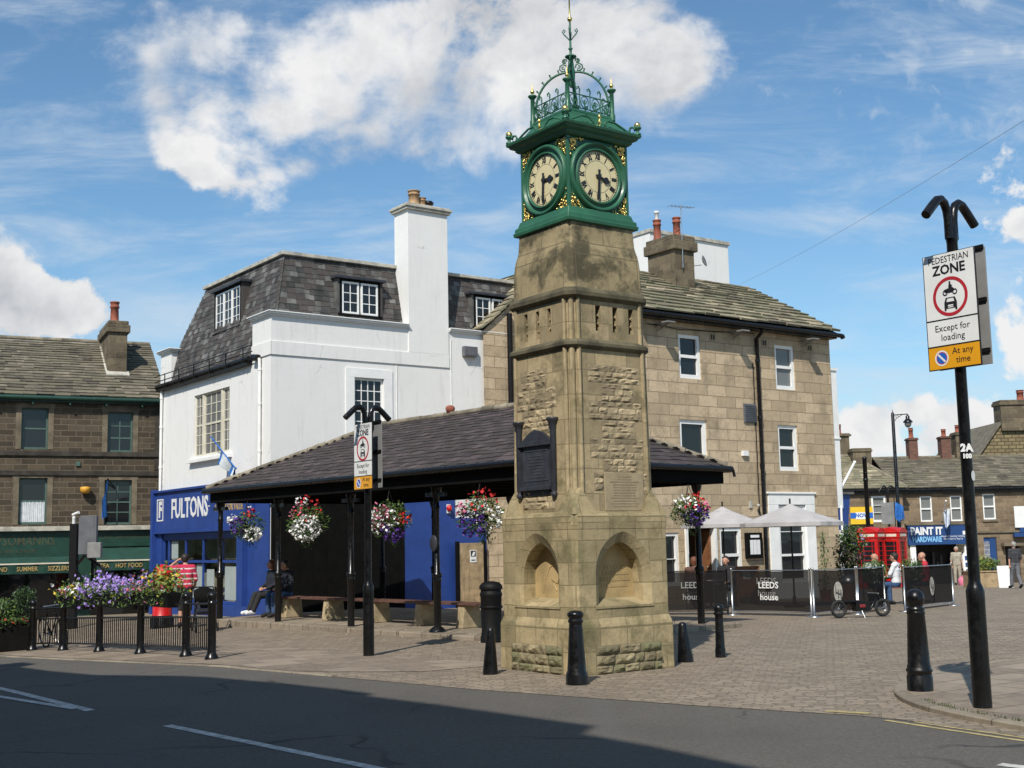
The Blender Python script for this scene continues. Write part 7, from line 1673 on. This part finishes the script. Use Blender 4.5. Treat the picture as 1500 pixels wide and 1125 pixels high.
# ------------------------------------------------------------------ lamps, posts and flags on the right
LD = 57.0; p = at(1313, 700, LD)
t = thing('street_lamp', 'tall black street lamp with a hanging lantern on a bracket', 'street lamp', (p.x, LD, gz(p.x, LD)))
zb_ = gz(p.x, LD); H = at(1312, 603, LD).z - zb_
mb = MB(); mb.lathe([(.13, 0), (.13, 1.0), (.105, 1.1), (.095, 1.2), (.075, H - .1), (.02, H), (.004, H + .12)], (0, 0, 0), 12); mb.obj('column', M['black_iron'], t)
mb = MB(); mb.tube([(0, 0, H - .16), (.68, 0, H - .12)], .025, 6); mb.tube([(0, 0, H - .55), (.15, 0, H - .32), (.32, 0, H - .22), (.45, 0, H - .14)], .016, 6); mb.tube([(.12, 0, H - .2), (.2, 0, H - .3), (.27, 0, H - .22), (.2, 0, H - .18)], .012, 5); mb.tube([(.68, 0, H - .12), (.68, 0, H - .22)], .03, 6); mb.obj('bracket', M['black_iron'], t)
mb = MB(); mb.lathe([(.05, 0), (.09, -.04), (.09, -.16), (.13, -.20), (.22, -.30), (.22, -.33)], (.68, 0, H - .18), 14); mb.obj('lantern_hood', M['black_iron'], t)
mb = MB(); mb.lathe([(.15, 0), (.16, -.06), (.13, -.16), (.06, -.23), (.01, -.24)], (.68, 0, H - .51), 14); mb.obj('lantern_glass', M['glass_pale'], t)
p = at(1270, 740, 57.5); z = gz(p.x, 57.5)
t = thing('black_post', 'plain tall black post left of the street lamp, before the hipped cottage', 'post', (p.x, 57.5, z)); mb = MB(); mb.lathe([(.13, 0), (.13, 1.1), (.105, 1.2), (.10, 5.2 - z), (.11, 5.21 - z), (.11, 5.3 - z), (.02, 5.34 - z)], (0, 0, 0), 12); mb.obj('shaft', M['black_iron'], t)
mb = MB(); mb.lathe([(.104, 4.2 - z), (.12, 4.21 - z), (.12, 4.3 - z), (.104, 4.31 - z)], (0, 0, 0), 12); mb.obj('collar', M['black_iron'], t)
p = at(1302, 757, 57); z = gz(p.x, 57)
t = thing('rear_sign_post', 'distant sign post with a blank grey board back and twin hooked lamps', 'sign post', (p.x, 57, z)); hh = 3.75 - z
mb = MB(); mb.lathe([(.08, 0), (.08, 1.0), (.055, 1.1), (.05, hh)], (0, 0, 0), 10); mb.obj('post', M['black_iron'], t)
for s_ in (-1, 1): mb = MB(); mb.tube([(s_ * .04, 0, hh - .1), (s_ * .06, 0, hh + .12), (s_ * .14, 0, hh + .18), (s_ * .24, 0, hh + .14), (s_ * .38, 0, hh - .05)], .045, 8); mb.obj('lamp_arm', M['black_iron'], t)
mb = MB(); mb.box(-.36, .27, -.10, -.08, 2.2 - z, 3.18 - z); mb.obj('board_back', M['grey_metal'], t, .004)
def flag(label, pole, cloth_pts, mats, seed, polemat='white_paint', pr=.03):
    """drooping flag: pole plus a bunched cloth sheet hanging in folds"""
    t = thing('flag', label, 'flag', (0, 0, 0)); mb = MB(); mb.tube(pole, pr, 8); mb.ball(pole[-1], pr * 1.8, 8); mb.obj('pole', M[polemat], t)
    r = random.Random(seed); top, w, drop = cloth_pts
    for k, mname in enumerate(mats):
        mb = MB(); nx, nz = 10, 9; vs = []
        for j in range(nz + 1):
            for i in range(nx + 1):
                f, g_ = i / nx, j / nz; p = Vector(top[0]).lerp(Vector(top[1]), f); fold = math.sin(f * 9 + seed + g_ * 2 + k * 1.7) * w * (.3 + g_ * .7)
                vs.append(p + Vector((fold * .6 + k * .03, fold * .8 + .03 * k, -drop * g_ * (.85 + .15 * math.sin(f * 5 + k)) - k * .05)))
        mb.add(vs, [(j * (nx + 1) + i, j * (nx + 1) + i + 1, (j + 1) * (nx + 1) + i + 1, (j + 1) * (nx + 1) + i) for j in range(nz) for i in range(nx)], True); mb.obj('cloth', M[mname], t)
    return t
p = at(1316, 757, 56.6); flag('royal blue banner hanging beside the distant grey sign board', [(p.x - .12, 56.7, gz(p.x, 56.7)), (p.x - .12, 56.7, 3.35)], (((p.x - .1, 56.65, 3.2), (p.x + .25, 56.6, 3.0)), .11, .85), ['flag_blue'], 3, 'black_iron', .02)
flag('grey and blue flag drooping from a ball-topped pole between cottage windows', [(21.15, 61.95, 2.35), (21.1, 61.2, 3.05), (21.05, 60.9, 3.3)], (((21.12, 61.5, 2.85), (21.3, 61.2, 2.95)), .12, .95), ['flag_white', 'flag_blue'], 5)
a, b = at(309, 640, 36.2), at(345, 686, 34.2)
flag('blue and white flag drooping from a short pole under the white building windows', [a, b], ((a.lerp(b, .35), a.lerp(b, .98)), .10, .42), ['flag_white', 'flag_blue'], 7, 'flag_blue', .02)
a = at(158, 702, 41.4); b = at(150, 735, 41.2)
flag('dark blue flag hanging by the lower right terrace window', [a + Vector((.1, .5, -.3)), a], ((a, b), .07, .95), ['flag_blue'], 9, 'black_iron', .02)
p = at(125, 717, 41.25)
mb = MB(); mb.lathe([(.02, .10), (.16, .08), (.17, 0), (.14, -.1), (.06, -.13)], (0, 0, 0), 14); o = mb.obj('alarm_box', M['orange_box'], None); o.location = (p.x, p.y, p.z); tag(o, 'orange alarm box on the dark terrace wall between two windows', 'alarm')
# estate board
p = at(1264, 755, 61); t = thing('estate_board', 'yellow and blue board on the hipped cottage wall', 'sign', (p.x, 61.2, p.z))
mb = MB(); mb.box(-.55, .55, 0, .04, -.42, .42); f = mb.obj('board', M['estate_yellow'], t); mb = MB(); mb.box(-.55, .55, -.006, -.001, -.14, .14); q = mb.obj('blue_band', M['sign_blue'], f); mb = MB(); mb.box(-.30, .32, -.011, -.0065, -.18, .16); q = mb.obj('white_patch', M['sign_white'], f); mb = MB(); text_geo(mb, 'NOW', .26, (0.02, -.013, 0), X, UP, off=.01); mb.obj('lettering', M['sign_blue'], q)
# planter of shrubs and boards by the hardware shop
p = at(1441, 845, 52); z = gz(p.x, 52); r = random.Random(81)
t = thing('timber_planter', 'square brown timber planter full of yellow-green shrubs', 'planter', (p.x, 52, z)); mb = MB(); mb.box(-.70, .70, -.45, .45, 0, .62); mb.box(-.74, .74, -.49, .49, .621, .68); mb.obj('box', M['wood'], t, .01)
mb = MB(); leaves(mb, blob_pts(700, (0, 0, .9), .62, .42, .36, r, .3), .14, r, .8); mb.obj('shrub', M['leaf_lime'], t); mb = MB(); leaves(mb, blob_pts(300, (.2, -.1, .85), .6, .42, .34, r, .3), .14, r, .8); mb.obj('green_shrub', M['leaf'], t)
p = at(1419, 818, 57); z = gz(p.x, 57); t = thing('pavement_board', 'tall white pavement board with dark squares outside the hardware shop', 'sign', (p.x, 57, z)); mb = MB(); mb.prism([(-.24, 0, 0), (.24, 0, 0), (.24, .12, 1.55), (.05, .13, 1.75), (-.24, .12, 1.35)], (0, .04, 0)); f = mb.obj('board', M['sign_white'], t); mb = MB()
for k in range(4): mb.obox((0, .03 + .026 * k, .32 + k * .3), (.14, 0, 0), (0, .02, 0), (0, .008, .10))
mb.obj('pictures', M['blue_dark'], f)
p = at(1472, 842, 50); z = gz(p.x, 50); mb = MB(); mb.obox((0, 0, .42), (.30, .05, 0), (-.004, .015, 0), (0, .06, .44)); o = mb.obj('propped_board', M['sign_white'], None, .006); o.location = (p.x, 50, z); tag(o, 'plain white board propped beside the timber planter', 'board')
p = at(1410, 845, 57.5); z = gz(p.x, 57.5); t = thing('pink_bag', 'pink plastic bag of goods on the ground outside the hardware shop', 'bag', (p.x, 57.5, z)); mb = MB(); mb.lathe([(.18, 0), (.22, .12), (.20, .3), (.10, .38), (.03, .40)], (0, 0, 0), 10); mb.obj('sack', M['fl_pink'], t); mb = MB(); mb.tube([(-.05, 0, .39), (0, 0, .46), (.05, 0, .39)], .012, 5); mb.obj('handle', M['fl_pink'], t)
# ------------------------------------------------------------------ left side: information post, planter, bicycle, pushchair
p = at(108, 820, 34); x, y = p.x, 34; z = gz(x, y)
t = thing('camera_post', 'square black post with grey panel, grey cabinet and camera, before the terrace awnings', 'post', (x, y, z))
mb = MB(); mb.box(-.10, .10, -.10, .10, 0, 2.45 - z); mb.obj('column', M['black_dull'], t, .01)
mb = MB(); mb.box(.13, .56, -.05, .05, 1.62 - z, 2.66 - z); mb.box(.565, .62, -.07, .07, 1.62 - z, 2.66 - z); mb.obj('grey_panel', M['louvre'], t, .006)
mb = MB(); mb.box(.44, .80, -.24, -.06, 1.52 - z, 1.93 - z); mb.obj('cabinet', M['grey_metal'], t, .01)
mb = MB(); mb.tube([(.3, 0, 1.6 - z), (.85, 0, 1.2 - z)], .045, 6); mb.tube([(.3, 0, 1.6 - z), (.1, 0, 1.35 - z)], .04, 6); mb.obj('brace', M['black_iron'], t)
mb = MB(); mb.lathe([(.05, 0), (.05, .16), (.055, .17), (.02, .2)], (-.02, 0, 2.45 - z), 10); mb.tube([(-.06, .02, 2.69 - z), (.14, -.1, 2.75 - z)], .042, 8); mb.obj('camera', M['sign_white'], t)
p = at(14, 925, 27.5); x, y = p.x, 27.5; z = gz(x, y); r = random.Random(91)
t = thing('left_planter', 'dark planter with bright green shrubs and a clipped bush at the left edge', 'planter', (x, y, z), R(20)); t.name = 'shrub_planter'
mb = MB(); mb.box(-.75, .55, -.35, .35, 0, .62); mb.obj('trough', M['black_wood'], t, .02)
mb = MB(); leaves(mb, blob_pts(700, (-.25, -.05, .86), .5, .36, .30, r, .3), .11, r, .8); mb.obj('bright_shrub', M['leaf'], t)
mb = MB(); leaves(mb, blob_pts(650, (.27, .12, 1.05), .28, .28, .36, r, .3), .09, r, .8); mb.obj('clipped_bush', M['leaf_dark'], t)
mb = MB(); petals(mb, [(r.uniform(-.7, .5), -.35 + r.gauss(0, .04), .68 + r.gauss(0, .05)) for _ in range(15)], .07, r); mb.obj('red_flowers', M['fl_red'], t); mb = MB(); leaves(mb, [(r.uniform(-.75, .55), -.33 + r.gauss(0, .06), .64 + r.gauss(0, .06)) for _ in range(220)], .09, r); mb.obj('edge_foliage', M['leaf'], t)
A = Vector((*at(68, 930, 27.9).xy, 0)); B = Vector((*at(112, 930, 26.6).xy, 0)); d = (B - A); L = 1.02; ang = math.atan2(d.y, d.x)
t = thing('bicycle', 'black bicycle with bright metal parts leaning behind the left railing', 'bicycle', (A.x, A.y, gz(A.x, A.y)), ang); t.rotation_euler = (R(8), 0, ang)
for cx in (0, L):
    mb = MB(); mb.tube(torus_pts((cx, 0, .33), .32, 28), .018, 6, False); w = mb.obj('wheel', M['tyre'], t); mb = MB(); mb.tube(torus_pts((cx, 0, .33), .295, 28), .008, 5, False)
    for k in range(16): a = 6.283 * k / 16; mb.tube([(cx, 0, .33), (cx + .29 * math.cos(a), 0, .33 + .29 * math.sin(a))], .003, 3, False)
    mb.obj('rim', M['steel'], w)
mb = MB(); mb.tube([(0, 0, .33), (.42, 0, .30), (.30, 0, .80), (0, 0, .33)], .014, 6); mb.tube([(.42, 0, .30), (.88, 0, .78)], .018, 6); mb.tube([(.31, 0, .76), (.87, 0, .84)], .017, 6); mb.tube([(L, 0, .33), (.86, 0, .88), (.84, 0, .96)], .015, 6); mb.obj('frame', M['black_iron'], t)
mb = MB(); mb.tube([(.84, -.27, .98), (.86, -.1, .97), (.86, .1, .97), (.84, .27, .98)], .012, 6); mb.obj('handlebar', M['steel'], t)
mb = MB(); mb.tube([(.30, 0, .80), (.28, 0, .90)], .014, 6); mb.prism([(.14, -.07, .90), (.42, -.02, .92), (.42, .02, .92), (.14, .07, .90)], (0, 0, .04)); mb.obj('saddle', M['black_dull'], t)
mb = MB(); mb.tube(torus_pts((.42, .03, .30), .09, 16), .008, 5, False); mb.tube([(.42, .05, .30), (.50, .05, .16)], .009, 5); mb.tube([(.42, -.05, .30), (.34, -.05, .44)], .009, 5); mb.obj('crank', M['steel'], t)
x, y = at(300, 900, 28.6).x, 28.6; z = gz(x, y)
t = thing('pushchair', 'black hooded pushchair with a pale blue bag beside the man in stripes', 'pushchair', (x, y, z), R(200))
mb = MB(); mb.tube([(-.22, -.35, .98), (-.22, .05, .5), (-.22, .38, .1)], .014, 6); mb.tube([(.22, -.35, .98), (.22, .05, .5), (.22, .38, .1)], .014, 6); mb.tube([(-.22, -.35, .98), (.22, -.35, .98)], .016, 6); mb.tube([(-.22, .0, .55), (-.22, -.3, .1)], .013, 6); mb.tube([(.22, .0, .55), (.22, -.3, .1)], .013, 6); mb.obj('frame', M['black_iron'], t)
for sx in (-.24, .24):
    for y_ in (.38, -.3): mb = MB(); mb.tube([(sx, y_ + .085 * math.cos(6.283 * i / 14), .10 + .085 * math.sin(6.283 * i / 14)) for i in range(15)], .02, 6, False); mb.obj('wheel', M['tyre'], t)
mb = MB(); mb.prism([(-.2, -.2, .42), (-.2, .2, .38), (-.2, .24, .46), (-.2, -.12, .52), (-.2, -.28, .92), (-.2, -.34, .90)], (.4, 0, 0)); mb.obj('seat', M['navy'], t, .01)
mb = MB(); vs = []
for j in range(7):
    for i in range(7):
        a, b = math.pi * j / 6 * .62, math.pi * i / 6; vs.append((-.23 * math.cos(b), -.26 + .34 * math.sin(a), .72 + .02 + .24 * math.cos(a) * (.55 + .45 * math.sin(b))))
mb.add(vs, [(j * 7 + i, j * 7 + i + 1, (j + 1) * 7 + i + 1, (j + 1) * 7 + i) for j in range(6) for i in range(6)], True); mb.obj('hood', M['black_wood'], t)
mb = MB(); mb.lathe([(.08, 0), (.12, .05), (.13, .16), (.08, .26), (.02, .30)], (-.1, -.44, .48), 10); o = mb.obj('carrier_bag', plain('pale_blue_plastic', (.18, .42, .55), .4), t)
# overhead cable across the square on the right
a, b = at(1085, 416, 41), at(1540, 152, 17)
mb = MB(); pts = [a.lerp(b, i / 24) - UP * .5 * math.sin(math.pi * i / 24) * .25 for i in range(25)]; mb.tube(pts, .0035, 5); o = mb.obj('overhead_cable', M['grey_metal'], None); tag(o, 'thin overhead cable sloping from the stone cafe roof across the sky', 'cable')
# fallen petals and litter specks on the flags
r = random.Random(99); mb = MB()
for k in range(70):
    x, y = sh(r.gauss(.3, .5), r.uniform(0, 10)); z = SZ + .004 if x > sh(.2, 0)[0] and False else gz(x, y) + .005
    if r.random() < .5: x, y = sh(r.uniform(.3, 1.2), r.uniform(.3, 9)); z = SZ + .004
    q = r.uniform(.012, .028); a = r.uniform(0, 6.28); mb.add([(x + q * math.cos(a + k_ * 2.1), y + q * math.sin(a + k_ * 2.1), z + .002 * k_) for k_ in range(3)], [(0, 1, 2)])
tag(mb.obj('fallen_petals', M['fl_white'], None), 'scattered pale fallen petals on the flags by the shelter posts', 'petals', kind='stuff')
